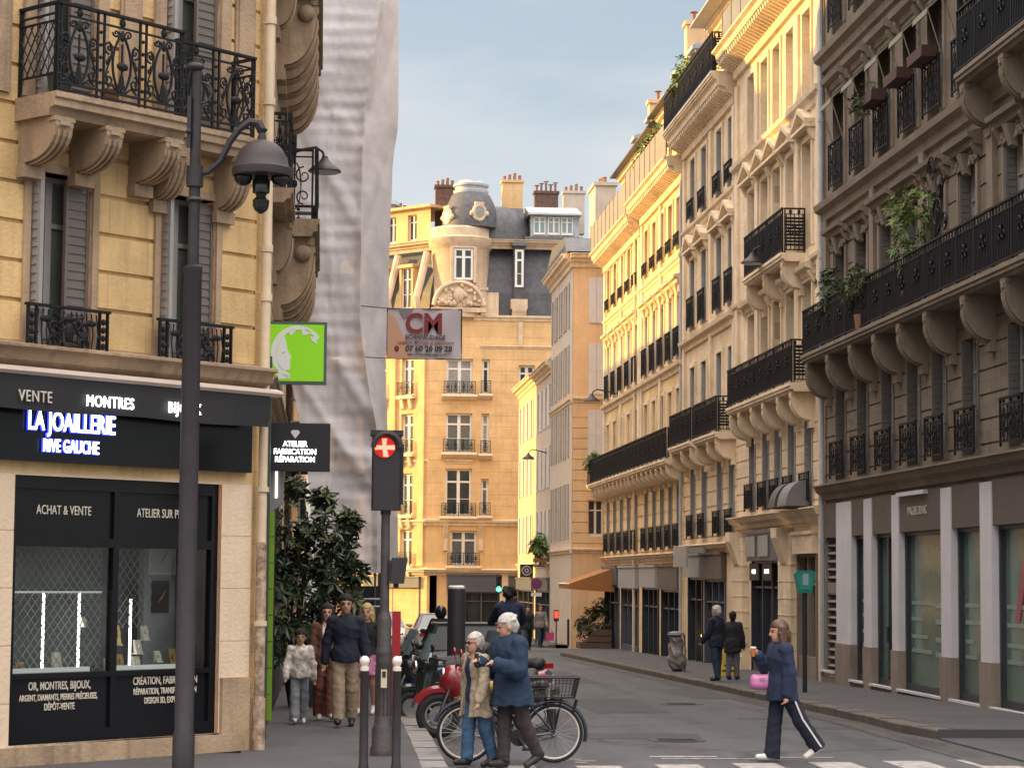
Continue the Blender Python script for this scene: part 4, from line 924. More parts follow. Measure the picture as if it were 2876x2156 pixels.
for z in (5.5, 6.1, 7.9, 8.9): b.lathe([(.078, z), (.078, z + .09)], (6.97, -.09, 0), 10)
b.obj('drainpipe', [M_rust, M_cream], A, True)
# its street side (runs away along the left pavement)
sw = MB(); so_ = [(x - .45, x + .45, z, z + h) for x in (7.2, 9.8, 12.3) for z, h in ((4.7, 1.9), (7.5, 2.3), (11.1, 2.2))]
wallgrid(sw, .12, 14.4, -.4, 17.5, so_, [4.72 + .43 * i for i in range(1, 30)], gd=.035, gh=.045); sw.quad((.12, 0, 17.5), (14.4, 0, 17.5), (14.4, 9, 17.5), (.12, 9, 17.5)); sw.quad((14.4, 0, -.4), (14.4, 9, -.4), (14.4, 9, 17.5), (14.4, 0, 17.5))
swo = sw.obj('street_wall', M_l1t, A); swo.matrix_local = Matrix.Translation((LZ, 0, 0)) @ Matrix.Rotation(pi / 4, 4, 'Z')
b = MB(); b.quad((LZ - .12, 0, -.1), (LZ + .12 * D45, .12 * D45, -.1), (LZ + .12 * D45, .12 * D45, 17.5), (LZ - .12, 0, 17.5)); b.obj('corner_strip', M_l1, A)
for x in (7.2, 9.8, 12.3):
    for z, h in ((4.7, 1.9), (7.5, 2.3), (11.1, 2.2)): window(swo, x, z, .9, h, 'grey', M_shut)
for z, xa in ((7.46, 5.9), (10.95, 5.4)):
    o = balcony(swo, xa, 11.2, z, .66, M_l1t, 1.05, 'scroll', np.arange(xa + .35, 11.1, 1.0), 1.15, cw=.42, th=.26)
    balcony(swo, 3.4, xa - .01, z + .03, .30, M_l1t, 1.05, 'scroll', [xa - .5], .8, cw=.3, th=.2)
    for xx in np.arange(xa + .35, 11.1, 1.0):
        cb = MB(); cb.ball((xx - .24, -.42, -.5), .13, 8, .5, 1, 1); cb.obj('corbel_rosette', M_l1t, o, True)
cornice(swo, .35, 14.4, 4.64, 'shop', M_l1t, .6)
b = MB(); b.box(1.0, 14, -.04, -.002, -.3, 3.3); ss = b.obj('side_shopfront', M_blackm, swo)
M_lime = mat('lime_green_tile', (.155, .30, .008), rough=.5, var=.1, sc=3); M_dgreen = mat('dark_green_frame', (.05, .075, .06), rough=.5)
b = MB(); z = .36
while z < 2.85: b.box(1.9, 2.3, -.145, -.04, z, z + .325); z += .335
lp = b.obj('lime_pilaster', M_lime, swo)
b = MB(); b.box(1.62, 1.88, -.09, -.04, -.1, 5.0); b.obj('dark_frame', M_dgreen, lp)
b = MB(); b.prism([(-.05, 2.98), (-.26, 2.98 + .15), (-.26, 3.75), (-.05, 3.75)], 2.0, 2.12); g_ = b.obj('grey_sign_case', mat('grey_sign_case', (.22, .22, .23), rough=.4), lp); b = MB(); b.box(1.985, 1.998, -.18, -.15, 3.2, 3.6); b.obj('light_slit', glow('slit_glow', (1, .95, .85), 1.2), g_)
# ---------------------------------------------------------------- left row behind the scaffold (mostly hidden, they shade the street)
def leftblock(nm, lab, Y0, Y1, zt, roofpoly, m, cs_):
    B = block(nm, lab, (-.75, Y0, 0), pi / 2, Y1 - Y0, -1.6, zt, [dict(z0=z, z1=z + 2.0, c=cs_, w=.95, style='grey', rail='dense', sur=0) for z in np.arange(3.9, zt - 2.2, 3.1)], m, M_trim, depth=11)
    cornice(B, 0, Y1 - Y0, zt + .1, 'main', M_trim)
    b = MB(); b.plate([(y - Y0, z) for y, z in roofpoly], 2.2, 10.5); b.prism([(.1, zt + .1), (2.3, max(zt + .8, min(z for y, z in roofpoly if z > zt + .2) - .3)), (2.3, zt + .1)], .02, Y1 - Y0 - .02); b.obj('roof', M_zinc, B)
    shopfront(B, 1, Y1 - Y0 - 1, -1.2, 2.6, .6, M_navyp, 5); return B
leftblock('apartment_building', 'stone building wrapped by the scaffold and white net', 42.05, 59.8, 13.0, [(42.1, 13.1), (42.1, 19.6), (52, 19.3), (59.7, 15.3), (59.7, 13.1)], M_r2b, [2, 4.5, 7, 9.5, 12, 14.5])
leftblock('apartment_building', 'tall stone building hidden behind the scaffold net', 59.85, 73.4, 16.5, [(59.9, 16.6), (61.4, 18.6), (63, 19.8), (73.3, 19.8), (73.3, 16.6)], M_r3, [2, 4.5, 7, 9.5, 11.7])
leftblock('apartment_building', 'lower stone building in the middle of the left row', 73.45, 93.4, 11.6, [(73.5, 11.7), (73.5, 13.7), (93.3, 13.95), (93.3, 11.7)], M_r2b, [2, 4.5, 7, 9.5, 12, 14.5, 17])
leftblock('apartment_building', 'last building of the left row before the far cross street', 96.6, 112.6, 16.3, [(96.7, 16.4), (96.7, 19.2), (112.5, 19.2), (112.5, 16.4)], M_r2b, [2, 4.5, 7, 9.5, 12, 14])
# ---------------------------------------------------------------- scaffold with white net and hoarding
SC = thing('scaffold', 'tall scaffold wrapped in wrinkled white debris net over the left pavement', 'scaffold', (0, 46, 0))
zk = [15.5, 13.99, 11.66, 10.78, 8.39, 7.44, 6.59, 5.15, 3.44, 2.28]
xr_ = [1.43, 1.43, 1.44, 1.34, 1.29, 1.29, 1.24, 1.32, 1.54, 1.57]
xi_ = [1.12, 1.10, .77, .73, .73, .73, .82, 1.10, 1.13, 1.14]
zl = [15.5, 8, 7.34, 6.04, 4.96, 4.25, 3.17, 2.28]; xl_ = [-.73, -.73, -.69, -.63, -.40, -.28, -.20, -.12]
fr = lambda z, zz, xx: float(np.interp(-z, [-q for q in zz], xx))
def vn(x, z, s=0):  # cheap smooth noise
    return (sin(x * 3.1 + z * 1.7 + s) + sin(x * 5.3 - z * 2.9 + 1.3 * s) * .6 + sin(z * 6.1 + x * 1.1 + 2 * s) * .5 + sin(x * 9.7 + z * 7.3 + s) * .25) / 2.3
b = MB(); NX, NZ = 46, 330; rows = []
for j in range(NZ + 1):
    z = 15.5 - (15.5 - 2.28) * j / NZ; xl, xi, xr = fr(z, zl, xl_), fr(z, zk, xi_), fr(z, zk, xr_); row = []
    lift = .30; ph = (z % lift) / lift
    for i in range(NX + 1):
        u = i / NX
        if u < .68:
            s = u / .68; x = xl + (xi - xl) * s; y = 0.
            amp = .5 + .5 * vn(z * .9, x * .5, 7)
            band = .030 * amp * sin(pi * ph) ** 2 * (1 if z > 3.4 else .6)
            fold = .06 * vn(x * .8, z * .5) + .035 * max(0, sin((x * 1.6 + z * .9) * 3.0 + 1.6 * sin(z * 1.1 + x))) ** 3 * (1.7 if z < 6.6 or 8 < z < 10.5 else .5) + .03 * max(0, sin(x * 9 + 1.5 * sin(z * .8))) ** 4 + .02 * vn(x * 3, z * 2.3, 11)
            sag = .13 * max(0, 1 - abs(z - 4.6) / 1.6) * sin((x * .9 + z * 1.25) * 4.2) * s
            y -= band + fold + sag - .10 * s * 0
            y -= (.10 + .03 * vn(z * 2, 0, 4)) * math.exp(-((s - 1) / .06) ** 2)
        else:
            s = (u - .68) / .32; x = xi + (xr * 47.6 / 46 - xi) * s; y = 1.6 * s + .12 * sin(pi * s) * sin(z * 1.05 + .5) + .06 * vn(x * 1.5, z * .8, 3) + .05 * max(0, sin((z * .9 - s * 2.4) * 2.6)) ** 4
        row.append((x + .012 * vn(z, x, 5), y, z + .02 * vn(x * 2, 1, 2) * (1 if j == NZ else 0)))
    e = row[-1]; row += [(e[0] - .04, e[1] + .6, e[2]), (e[0] - .14, e[1] + 3, e[2]), (e[0] - .3, 13, e[2])]
    rows.append(row)
NX += 3
V = [p for r in rows for p in r]; b.add(V, [(j * (NX + 1) + i, (j + 1) * (NX + 1) + i, (j + 1) * (NX + 1) + i + 1, j * (NX + 1) + i + 1) for j in range(NZ) for i in range(NX)])
M_net = mat('white_debris_net', (.66, .64, .68), rough=.9, var=.16, sc=1.1, bump=.3, bsc=70, ys=(1.3, 1, 2.2), blocks=.02, bw=1.05, bh=.31, bo=0., bm=.88)
M_net.node_tree.nodes['Principled BSDF'].inputs['Alpha'].default_value = .93
b.obj('net', M_net, SC, True)
M_tube = mat('galvanised_tube', (.33, .33, .34), rough=.45, metal=.5, var=.2, sc=5)
for x, y in ((-.45, .25), (.1, .25), (.62, .3), (1.15, 2.3), (.3, 1.6), (1.3, 4.4), (.3, 4.4), (1.35, 7), (.3, 7)):
    b = MB(); b.tube([(x, y, gz(46 + y) + .14), (x, y, 15.4)], .024, 6); b.box(x - .08, x + .08, y - .08, y + .08, gz(46 + y) + .13, gz(46 + y) + .155); b.obj('standard', M_tube, SC)
for z in (2.35, 4.35, 6.35, 8.35, 10.35, 12.35, 14.35):
    each('deck', mat('scaffold_plank', (.20, .16, .12), rough=.9, var=.3, sc=3), [(-.6, .62, .3, 1.6, z - .05, z), (.2, 1.15, 2.0, 12.5, z - .05, z)], SC)
    for dz in (.45, .95, 1.4):
        b = MB(); b.tube([(-.65, .26, z + dz), (.6, .26, z + dz)], .022, 6); b.obj('ledger', M_tube, SC)
for z in (1.75, 1.60):
    b = MB(); b.tube([(.1, .2, z), (1.3, .2, z)], .022, 6); b.obj('guard_rail', M_tube, SC)
b = MB(); b.box(.55, 1.35, 2.4, 2.46, gz(48) + .14, 2.0); b.box(.5, .55, 2.38, 2.48, gz(48) + .14, 2.1); b.obj('hoarding', M_navyp, SC)
BN = thing('banner', 'white scaffolding company banner with dark red initials hung beside the net', 'banner', (0, 46, 0))
b = MB(); nx = 16; V = []
for j in range(9):
    for i in range(nx + 1):
        x = 1.275 + 1.51 * i / nx; z = 7.62 - 1.02 * j / 8 + .012 * sin(i * .9) * (j == 0) - .012 * sin(i * .7) * (j == 8); V.append((x, .02 * sin(i * .8 + j * .5) + .0, z))
b.add(V, [(j * (nx + 1) + i, (j + 1) * (nx + 1) + i, (j + 1) * (nx + 1) + i + 1, j * (nx + 1) + i + 1) for j in range(8) for i in range(nx)])
b.obj('cloth', mat('banner_white', (.52, .48, .51), rough=.8, var=.08, sc=2), BN, True)
b = MB(); b.plate([(1.275, 7.55), (1.44, 7.42), (1.80, 6.60), (1.28, 6.60)], -.035, -.03); b.obj('tan_stripe', mat('banner_tan', (.56, .33, .22)), BN)
b = MB(); b.plate([(1.50, 7.62), (1.82, 7.62), (1.62, 7.40)], -.035, -.03); b.obj('grey_corner', mat('banner_grey', (.22, .19, .21)), BN)
M_cr = mat('banner_dark_red', (.22, .035, .04)); M_ck = mat('banner_ink', (.05, .04, .05)); M_rd = mat('banner_rust', (.33, .12, .11))
text('CM', .56, M_cr, BN, 2.02, -.042, 7.30, bold=.03, sx=.92, name='initials'); text('ECHAFAUDAGE', .125, M_ck, BN, 2.05, -.042, 7.035, bold=.02, sx=.92)
text('Location, Montage et Démontage', .098, M_rd, BN, 2.06, -.042, 6.93, bold=.02, sx=.85); text('07 60 20 09 28', .155, M_ck, BN, 2.12, -.042, 6.80, bold=.03); text('www.cmechafaudage.com', .075, M_ck, BN, 2.08, -.042, 6.69, bold=.01)
b = MB(); b.ball((1.47, -.04, 6.80), .05, 8, 1, .2, 1.3); b.obj('phone_mark', M_cr, BN)
b = MB(); b.tube([(.73, .0, 7.66), (1.275, 0, 7.62), (2.785, 0, 7.62)], .01, 5); b.tube([(.78, .0, 6.62), (1.275, 0, 6.6), (2.785, 0, 6.6)], .01, 5); b.tube([(2.785, 0, 7.62), (2.785, 0, 6.6)], .012, 5); b.tube([(1.275, 0, 7.62), (1.275, 0, 6.6)], .012, 5); b.obj('rope', M_blackm, BN)
# ---------------------------------------------------------------- corner block closing the street
FB = thing('corner_block', 'orange tan corner block with slate dome closing the end of the street', 'building', (5.8, 125, 0), 0)
Lf = 8.6; X0 = 5.8
f = lambda x: x - X0
ops = []; wins = []
for xc, w, z0, z1 in ((7.78, 1.45, 2.85, 4.75), (7.48, 1.45, 5.55, 8.15), (7.48, 1.45, 9.03, 11.2), (7.48, 1.45, 12.23, 14.2), (8.93, .42, 5.6, 7.6), (8.93, .42, 9.0, 11.2), (8.93, .42, 12.3, 14.2), (11.2, .9, 12.3, 13.9)):
    wins.append((xc, w, z0, z1)); ops.append((f(xc) - w / 2, f(xc) + w / 2, z0, z1))
ops += [(f(6.95), f(9.75), -.9, 2.35), (f(5.95), f(6.35), -.9, 2.3), (f(10.3), f(13), -.9, 2.3)]
b = MB(); wallgrid(b, 0, Lf, -1.2, 16.6, ops, [6.1 + .62 * i for i in range(17)], gd=.012, gh=.02); shell(b, 0, Lf, -1.2, 16.5, 10); b.obj('wall', M_f, FB)
for xc, w, z0, z1 in wins: window(FB, f(xc), z0, w, z1 - z0, 'bold', d=.25, pane=[None, M_glass2, M_curt][int(z0 * 3 + xc) % 3])
def bx(nm, m, *bs):
    b = MB()
    for q in bs: b.box(*q)
    return b.obj(nm, m, FB)
for z0, xc, w in ((5.5, 7.48, 1.9), (9.0, 7.48, 1.75), (12.2, 7.48, 1.75), (5.55, 8.93, .6), (8.95, 8.93, .56), (12.25, 8.93, .56), (2.8, 7.78, 1.75)):
    b = MB(); b.prism([(0, 0), (-.32, 0), (-.34, -.12), (-.1, -.3), (0, -.32)], -w / 2 - .1, w / 2 + .1); o = b.obj('balconette_slab', M_trim, FB, loc=(f(xc), 0, z0 + .02)); railing(o, -w / 2, -.26, 0, w, .72, 'plain' if 0 else 'scroll')
cornice(FB, -.2, Lf, 5.32, 'string', M_trim, 1.1); cornice(FB, -.2, Lf, 2.62, 'shop', M_trim, 1.0); cornice(FB, f(8.2), Lf, 16.62, 'string', M_trim); cornice(FB, f(8.6), Lf, 14.95, 'string', M_trim, .5)
b = MB(); b.prism([(0, 2.9), (-.3, 2.9), (-.3, 5.0), (-.34, 5.0), (-.34, 5.05), (0, 5.05)], 0, .01)
for sg, xc in ((-1, 6.78), (1, 8.74)):
    b = MB(); b.prism([(0, 3.6), (-.1, 3.65), (-.2, 4.3), (-.5, 5.0), (0, 5.0)], f(xc) - .12, f(xc) + .12); b.obj('console', M_trim, FB)
cornice(FB, f(6.75), f(8.25), 8.62, 'string', M_trim, .7)
shopfront(FB, f(6.95), f(9.75), -1, 2.35, .95, M_navyp, 3, sill=.4); shopfront(FB, f(10.3), f(13), -1, 2.3, .6, M_r1t, 2, sill=.4, fasc=M_brown)
for xc in (9.98,): bx('pier', M_trim, (f(9.78), f(10.27), -.1, 0, -1.1, 2.3))
# pavilion at the corner: carved pediment, window, drum and dome
b = MB(); R = 1.62; cx, cy = f(7.55), 1.35
pz = [(R + .12, 16.5), (R + .12, 16.9), (R, 17.0), (R, 20.3), (R + .08, 20.4), (R + .3, 20.75), (R + .34, 20.95), (R + .12, 21.05), (R + .1, 21.5), (R + .0, 21.6)]
b.lathe(pz, (cx, cy, 0), 40); b.obj('pavilion_drum', M_ft, FB, True)
b = MB(); dz = [(1.62, 21.6), (1.60, 21.9), (1.50, 22.45), (1.32, 23.0), (1.08, 23.5), (.95, 23.62)]
b.lathe(dz, (cx + .55, cy, 0), 32); b.i = 1; b.lathe([(.98, 23.6), (1.0, 23.75), (.9, 23.82), (.9, 23.95), (1.0, 24.0), (1.0, 24.12), (.75, 24.2), (.7, 24.32), (.1, 24.36)], (cx + .55, cy, 0), 32); b.obj('dome', [M_slate, M_zinc], FB, True)
b = MB(); b.lathe([(1.9, 20.9), (1.85, 21.6), (1.6, 22.3), (1.2, 22.8), (.6, 23.0)], (f(9.7), 2.3, 0), 28); b.obj('slate_shoulder', M_slate, FB, True)
def oculus(par, x, y, z, r, rz):
    b = MB(); b.torus((0, 0, 0), r, .1, 24, 6); b.lathe([(r, -.02), (r, .02)], (0, .03, 0), 20, 'y')
    for sg in (-1, 1): b.ball((sg * (r + .12), 0, -.05), .12, 8)
    b.box(-r * .8, r * .8, -.08, .1, r + .02, r + .14); o = b.obj('oculus_surround', M_ft, par, True, (x, y, z), rz); o.scale = (1, 1, 1.25); p = MB(); p.lathe([(r * .9, -.06), (r * .9, -.05)], (0, 0, 0), 20, 'y'); p.obj('pane', M_curt, o); return o
oculus(FB, cx + .55 + .38, cy - 1.50, 22.35, .33, .28); oculus(FB, cx + .55 - 1.36, cy - .8, 22.2, .33, -1.0)
window(FB, f(7.62), 18.55, 1.05, 1.75, 'bold', d=.1).location.y = cy - R - .1
b = MB(); b.box(f(7.62) - .72, f(7.62) - .54, cy - R - .14, cy - R + .3, 18.4, 20.4); b.box(f(7.62) + .54, f(7.62) + .72, cy - R - .14, cy - R + .3, 18.4, 20.4); b.box(f(7.62) - .54, f(7.62) + .54, cy - R - .14, cy - R + .3, 20.32, 20.42); b.obj('window_surround', M_ft, FB)
b = MB(); xc = f(7.38)                                              # segmental pediment with carving
arc = [(xc + 1.38 * cos(a), 17.05 + 1.38 * sin(a)) for a in np.linspace(.05, pi - .05, 18)]
for (p, q) in zip(arc, arc[1:]): b.tube([(p[0], -.32, p[1]), (q[0], -.32, q[1])], .13, 6)
b.plate(arc, -.28, .2); b.box(xc - 1.5, xc + 1.5, -.4, .2, 16.75, 17.0)
random.seed(5)
for i in range(46):
    a = random.uniform(.1, pi - .1); r = random.uniform(.25, 1.2); b.ball((xc + r * cos(a), -.31, 17.1 + r * sin(a) * .95), random.uniform(.07, .16), 6)
b.ball((xc, -.3, 17.75), .34, 12, 1, .5, 1.2); b.obj('carved_pediment', M_ft, FB)
b = MB(); b.box(f(8.6), f(8.9), -.3, .3, 16.6, 18.0); b.box(f(8.5), f(9.0), -.36, .3, 18.0, 18.15); b.box(f(8.85), f(9.6), -.1, .4, 16.6, 17.9); b.obj('pedestal', M_ft, FB)
b = MB(); b.prism([(.35, 16.6), (.5, 18), (.9, 19.6), (1.5, 20.7), (1.5, 20.9), (9, 20.9), (9, 16.6)], f(8.85), Lf); b.prism([(1.2, 20.9), (1.35, 22.3), (1.6, 22.9), (9, 23.2), (9, 20.9)], f(9.2), f(11.1)); b.prism([(.9, 20.9), (1.0, 21.25), (9, 21.25), (9, 20.9)], f(11.1), Lf)
b.obj('mansard_roof', M_slate, FB)
for xc, wd, z in ((9.15, 1.35, 16.7), (11.9, 1.2, 16.7)):            # bulging slate flanks either side of the tall dormer
    pass
b = MB(); b.box(f(10.45), f(11.05), .15, 1.8, 17.6, 20.55); b.prism([(-.05, 20.55), (.0, 20.75), (1.9, 20.9), (1.9, 20.55)], f(10.35), f(11.15)); dm = b.obj('tall_dormer', M_slate, FB)
w = window(dm, f(10.75), 18.25, .48, 2.1, 'bold', d=.1); w.location.y = .06
b = MB(); b.box(f(10.28), f(11.2), -.2, .5, 17.0, 17.55); b.prism([(0, 16.3), (-.2, 16.9), (-.2, 17.0), (.1, 17.0), (.1, 16.3)], f(10.35), f(11.15)); b.box(f(10.7), f(10.95), -.12, 0, 14.9, 16.3); b.obj('dormer_pedestal', M_ft, FB)
cornice(FB, f(9.1), Lf, 20.95, 'main', M_ft, .8).location.y = .75
b = MB(); b.box(f(11.45), f(14.2), 1.1, 6, 21.2, 22.45); b.prism([(.7, 22.45), (.72, 22.55), (3.5, 23.3), (6, 23.3), (6, 22.45)], f(11.3), f(14.3)); st = b.obj('studio_roof', M_zinc, FB)
for xc in (11.95, 12.75, 13.5):
    w = window(st, f(xc), 21.35, .66, 1.0, 'white', d=.05, pane=mat('sky_glass', (.2, .28, .3), rough=.05, spec=1.0)); w.location.y = 1.04
chimney(FB, f(10.55), 3.0, 21.5, 1.15, .9, 3.2, M_f, 4); chimney(FB, f(12.65), 4.6, 22.5, 1.35, .7, 1.9, M_brick, 5, metal=True, pm=M_pot); chimney(FB, f(6.75), 3.4, 21.0, 1.1, .8, 3.4, M_brick, 4); chimney(FB, f(14.3), 5, 22, 1.2, .8, 2.5, M_r4s, 4)
# the sunlit return of the block, turning away to the left
GL = 5.2
ret = MB(); ro = [(c - .45, c + .45, z, z + h) for c in (1.5, 3.6) for z, h in ((5.6, 2.3), (9.0, 2.2), (12.2, 2.1), (2.8, 2.0))]
wallgrid(ret, 0, GL, -1.3, 16.6, ro, [6.1 + .62 * i for i in range(17)], gd=.012, gh=.02); ret.quad((0, 0, -1.3), (0, 6, -1.3), (0, 6, 16.6), (0, 0, 16.6)); ret.quad((0, 0, 16.55), (GL, 0, 16.55), (GL, 5, 16.55), (0, 5, 16.55))
rw = ret.obj('return_wall', M_f, FB); rw.matrix_local = Matrix.Translation((-GL * D45, GL * D45, 0)) @ Matrix.Rotation(-pi / 4, 4, 'Z')
for c in (1.5, 3.6):
    for z, h in ((5.6, 2.3), (9.0, 2.2), (12.2, 2.1), (2.8, 2.0)):
        window(rw, c, z, .9, h, 'bold')
        b = MB(); b.box(c - .62, c + .62, -.3, -.001, z - .18, z); b.prism([(-.001, z - .8), (-.12, z - .7), (-.25, z - .18), (-.001, z - .18)], c - .4, c - .2); b.prism([(-.001, z - .8), (-.12, z - .7), (-.25, z - .18), (-.001, z - .18)], c + .2, c + .4); s_ = b.obj('sill', M_trim, rw); railing(s_, c - .55, -.24, z, 1.1, .75, 'scroll')
each('pilaster', M_f, [(u - .22, u + .22, -.14, -.001, 2.8, 16.3) for u in (.35, 2.55, 4.75)], rw); cornice(rw, 0, GL, 16.65, 'main', M_ft, .9); cornice(rw, 0, GL, 5.32, 'string', M_trim); cornice(rw, 0, GL, 2.62, 'shop', M_trim); cornice(rw, 0, GL, 8.6, 'string', M_trim, .5)
b = MB(); b.prism([(.35, 16.6), (.5, 18), (.9, 19.6), (1.4, 20.7), (6, 21), (6, 16.6)], 0, GL - .4); b.obj('mansard_roof', M_slate, rw); cornice(rw, 0, GL - .6, 20.9, 'main', M_ft, .9).location.y = .9
b = MB(); wallgrid(b, 0, GL - 1.2, 20.9, 22.9, [(c - .35, c + .35, 21.1, 22.6) for c in (1.0, 2.6)]); b.box(-.2, GL - 1, -.3, 4, 22.9, 23.05); b.obj('attic_wall', M_f, rw).location.y = 1.3
for c in (1.2, 3.2):
    w = dormer(rw, c, .2, 17.0, .75, 2.4, M_f)
for c in (1.0, 2.6): window(rw, c, 21.1, .7, 1.5, 'white').location.y = 1.3
for u in (2.2, 4.4):
    b = MB(); b.tube([(u, -.1, 16.8), (u, -.25, 17.6), (u, .1, 18.6), (u, .6, 20.2)], .22, 8); b.obj('scroll_buttress', M_ft, rw)
shopfront(rw, .6, GL - .5, -1, 2.2, .6, M_navyp, 2)
# block farther left with a dark dome
GB = block('corner_block', 'farther corner block with dark dome peeping past the net', (0.5, 134, 0), 0, 4.0, -1.5, 16.5, [dict(z0=z, z1=z + 2.2, c=[1, 3], w=.9, style='white') for z in (5.6, 9, 12.3)], M_f, M_ft, depth=8)
cornice(GB, 0, 4, 16.7, 'main', M_ft); b = MB(); b.lathe([(1.9, 16.7), (1.9, 20.3), (2.15, 20.6), (2.15, 20.9), (1.8, 21.2)], (2.6, 2, 0), 32); b.obj('drum', M_ft, GB, True)
b = MB(); b.lathe([(1.75, 21.2), (1.7, 22.2), (1.5, 23.1), (1.25, 23.6)], (2.6, 2, 0), 32); b.i = 1; b.lathe([(1.3, 23.6), (1.3, 23.8), (1.15, 23.9), (1.15, 24.3), (1.3, 24.4), (1.2, 24.7), (.2, 25)], (2.6, 2, 0), 32); b.obj('dome', [M_slate, M_zinc], GB, True)
chimney(GB, 3.9, 3.5, 20, 1.0, .7, 4.4, M_brick, 4); chimney(GB, 1.2, 4.5, 20, 1.2, .7, 4.7, M_r4s, 3)
# ---------------------------------------------------------------- street furniture, signs, plants
T = thing('street_lamp', 'tall grey street lamp with curved arm and domed hood before the jewellery shop', 'street lamp', (-1.385, 24, .14))
b = MB(); b.lathe([(.115, 0), (.115, .42), (.10, .45), (.098, 3.2), (.095, 5.24), (.10, 5.25), (.10, 5.29), (.06, 5.31), (.058, 6.4), (.052, 7.0), (.05, 7.5)], n=18); b.obj('post', M_irong, T, True)
b = MB(); b.tube([(.03, 0, 6.28), (.14, -.02, 6.30), (.27, -.03, 6.42), (.36, -.04, 6.62), (.46, -.05, 6.76), (.57, -.06, 6.84), (.66, -.06, 6.82), (.70, -.06, 6.74)], [.03, .032, .034, .036, .036, .04, .055, .05], 8); b.lathe([(.09, 6.14), (.09, 6.36)], n=14); b.lathe([(.075, 5.98), (.09, 6.0), (.075, 6.03)], n=14)
b.lathe([(.04, 6.62), (.05, 6.66), (.035, 6.72), (.06, 6.76)], (.70, -.06, 0), 10); b.obj('arm', M_irong, T, True)
b = MB(); b.lathe([(.305, 6.26), (.31, 6.29), (.31, 6.34), (.29, 6.36), (.27, 6.45), (.215, 6.55), (.14, 6.615), (.05, 6.645), (.03, 6.68)], (.70, -.06, 0), 28); b.box(.99, 1.04, -.08, -.04, 6.25, 6.36); b.obj('hood', mat('lamp_hood_paint', (.045, .037, .040), rough=.55, spec=.3, var=.2, sc=4), T, True)
b = MB(); b.ball((.51, -.06, 6.24), .10, 10, 1, 1, .9); b.ball((.90, -.06, 6.24), .10, 10, 1, 1, .9); b.lathe([(.02, 5.86), (.055, 5.89), (.085, 5.95), (.09, 6.0), (.05, 6.04), (.06, 6.07), (.09, 6.08), (.095, 6.2), (.07, 6.24), (.08, 6.3)], (.70, -.06, 0), 14); b.ball((.70, -.06, 5.95), .085, 14); b.obj('camera_cluster', mat('camera_dark', (.012, .016, .016), rough=.18), T, True)
b = MB(); b.ball((-.02, -.02, 7.42), .075, 10, 1.3, 1, .7); b.torus((.05, 0, 7.15), .11, .012, 18, 5, 'y'); b.box(-.09, -.05, -.07, -.03, 6.55, 7.1); b.ball((-.07, -.07, 6.72), .03, 8); b.obj('head_fitting', M_blackm, T, True)
T = thing('traffic_light', 'traffic light showing a red cross on a fluted grey base between two bollards', 'traffic light', (.75, 26.7, .14))
b = MB(); b.lathe([(.15, 0), (.15, .08), (.13, .12), (.13, .30), (.105, .36), (.10, .42), (.092, .46), (.088, 1.05), (.10, 1.08), (.088, 1.12), (.10, 1.16), (.10, 1.20), (.082, 1.26), (.085, 1.55), (.075, 1.6), (.06, 1.64), (.055, 1.68), (.05, 2.85)], n=20)
for k in range(12):
    a = 2 * pi * k / 12; b.bar((.094 * cos(a), .094 * sin(a), .46), (.09 * cos(a), .09 * sin(a), 1.04), .008)
b.obj('post', mat('brown_grey_cast_iron', (.055, .046, .048), rough=.5, var=.35, sc=7, bump=.2, bsc=30), T, True)
b = MB(); b.slab([(-.17 + .02, -.13), (.15, -.13), (.17, -.1), (.17, .1), (.14, .14), (-.14, .14), (-.17, .1), (-.17, -.11)], 2.83, 3.74); b.box(-.19, .19, -.16, .12, 3.70, 3.76); b.box(.17, .20, -.05, .05, 2.9, 3.6); b.lathe([(.06, 2.78), (.06, 2.84)], n=12); b.obj('signal_case', mat('signal_black', (.022, .017, .022), rough=.4), T)
b = MB(); b.tube([(.155 * cos(a), -.17, 3.57 + .155 * sin(a)) for a in np.linspace(-.1, pi + .1, 14)], .035, 6); b.obj('visor', M_blackm, T)
M_redg = glow('signal_red', (1, .03, .015), 2.4); M_reddim = glow('signal_red_dim', (.35, .004, .002), .35)
b = MB(); b.lathe([(.125, -.15), (.125, -.128)], (-.03, 0, 3.56), 20, 'y'); b.obj('lens', M_reddim, T)
b = MB(); b.plate([(-.06, 3.66), (.0, 3.66), (-.01, 3.58), (.09, 3.585), (.09, 3.53), (.0, 3.535), (.02, 3.45), (-.04, 3.45), (-.05, 3.535), (-.14, 3.53), (-.14, 3.58), (-.05, 3.58)], -.165, -.152); b.obj('lit_cross', glow('signal_cross', (1, .16, .10), 1.7), T)
b = MB(); b.plate([(.06, 1.98), (.22, 1.98), (.26, 2.28), (.08, 2.28)], -.1, .12); b.box(.04, .07, -.06, .06, 2.0, 2.25); b.box(.10, .16, -.03, .03, 1.93, 1.98); b.obj('side_box', M_irong, T)
b = MB(); b.box(-.035, .035, -.11, -.088, .78, .99); b.i = 1; b.box(-.02, .02, -.116, -.11, .9, .97); b.obj('call_plate', [mat('ivory_plate', (.55, .47, .33), rough=.5), M_blackm], T)
T = thing('bollard', 'white ball bollard left of the traffic light base', 'bollard', (.485, 24.5, .14), 0, 'white ball bollards')
b = MB(); b.lathe([(.055, 0), (.055, .06), (.048, .08), (.045, 1.05), (.05, 1.06)], n=14); b.obj('post', M_irong, T, True)
b = MB(); b.lathe([(.045, 1.06), (.046, 1.10), (.03, 1.105), (.034, 1.115), (.048, 1.14), (.054, 1.165), (.048, 1.19), (.03, 1.21), (.008, 1.218)], n=16); b.obj('ball_cap', mat('white_bollard_paint', (.68, .62, .55), rough=.5), T, True)
dup(T, (.83, 24.5, .14), None, 'white ball bollard right of the traffic light base')
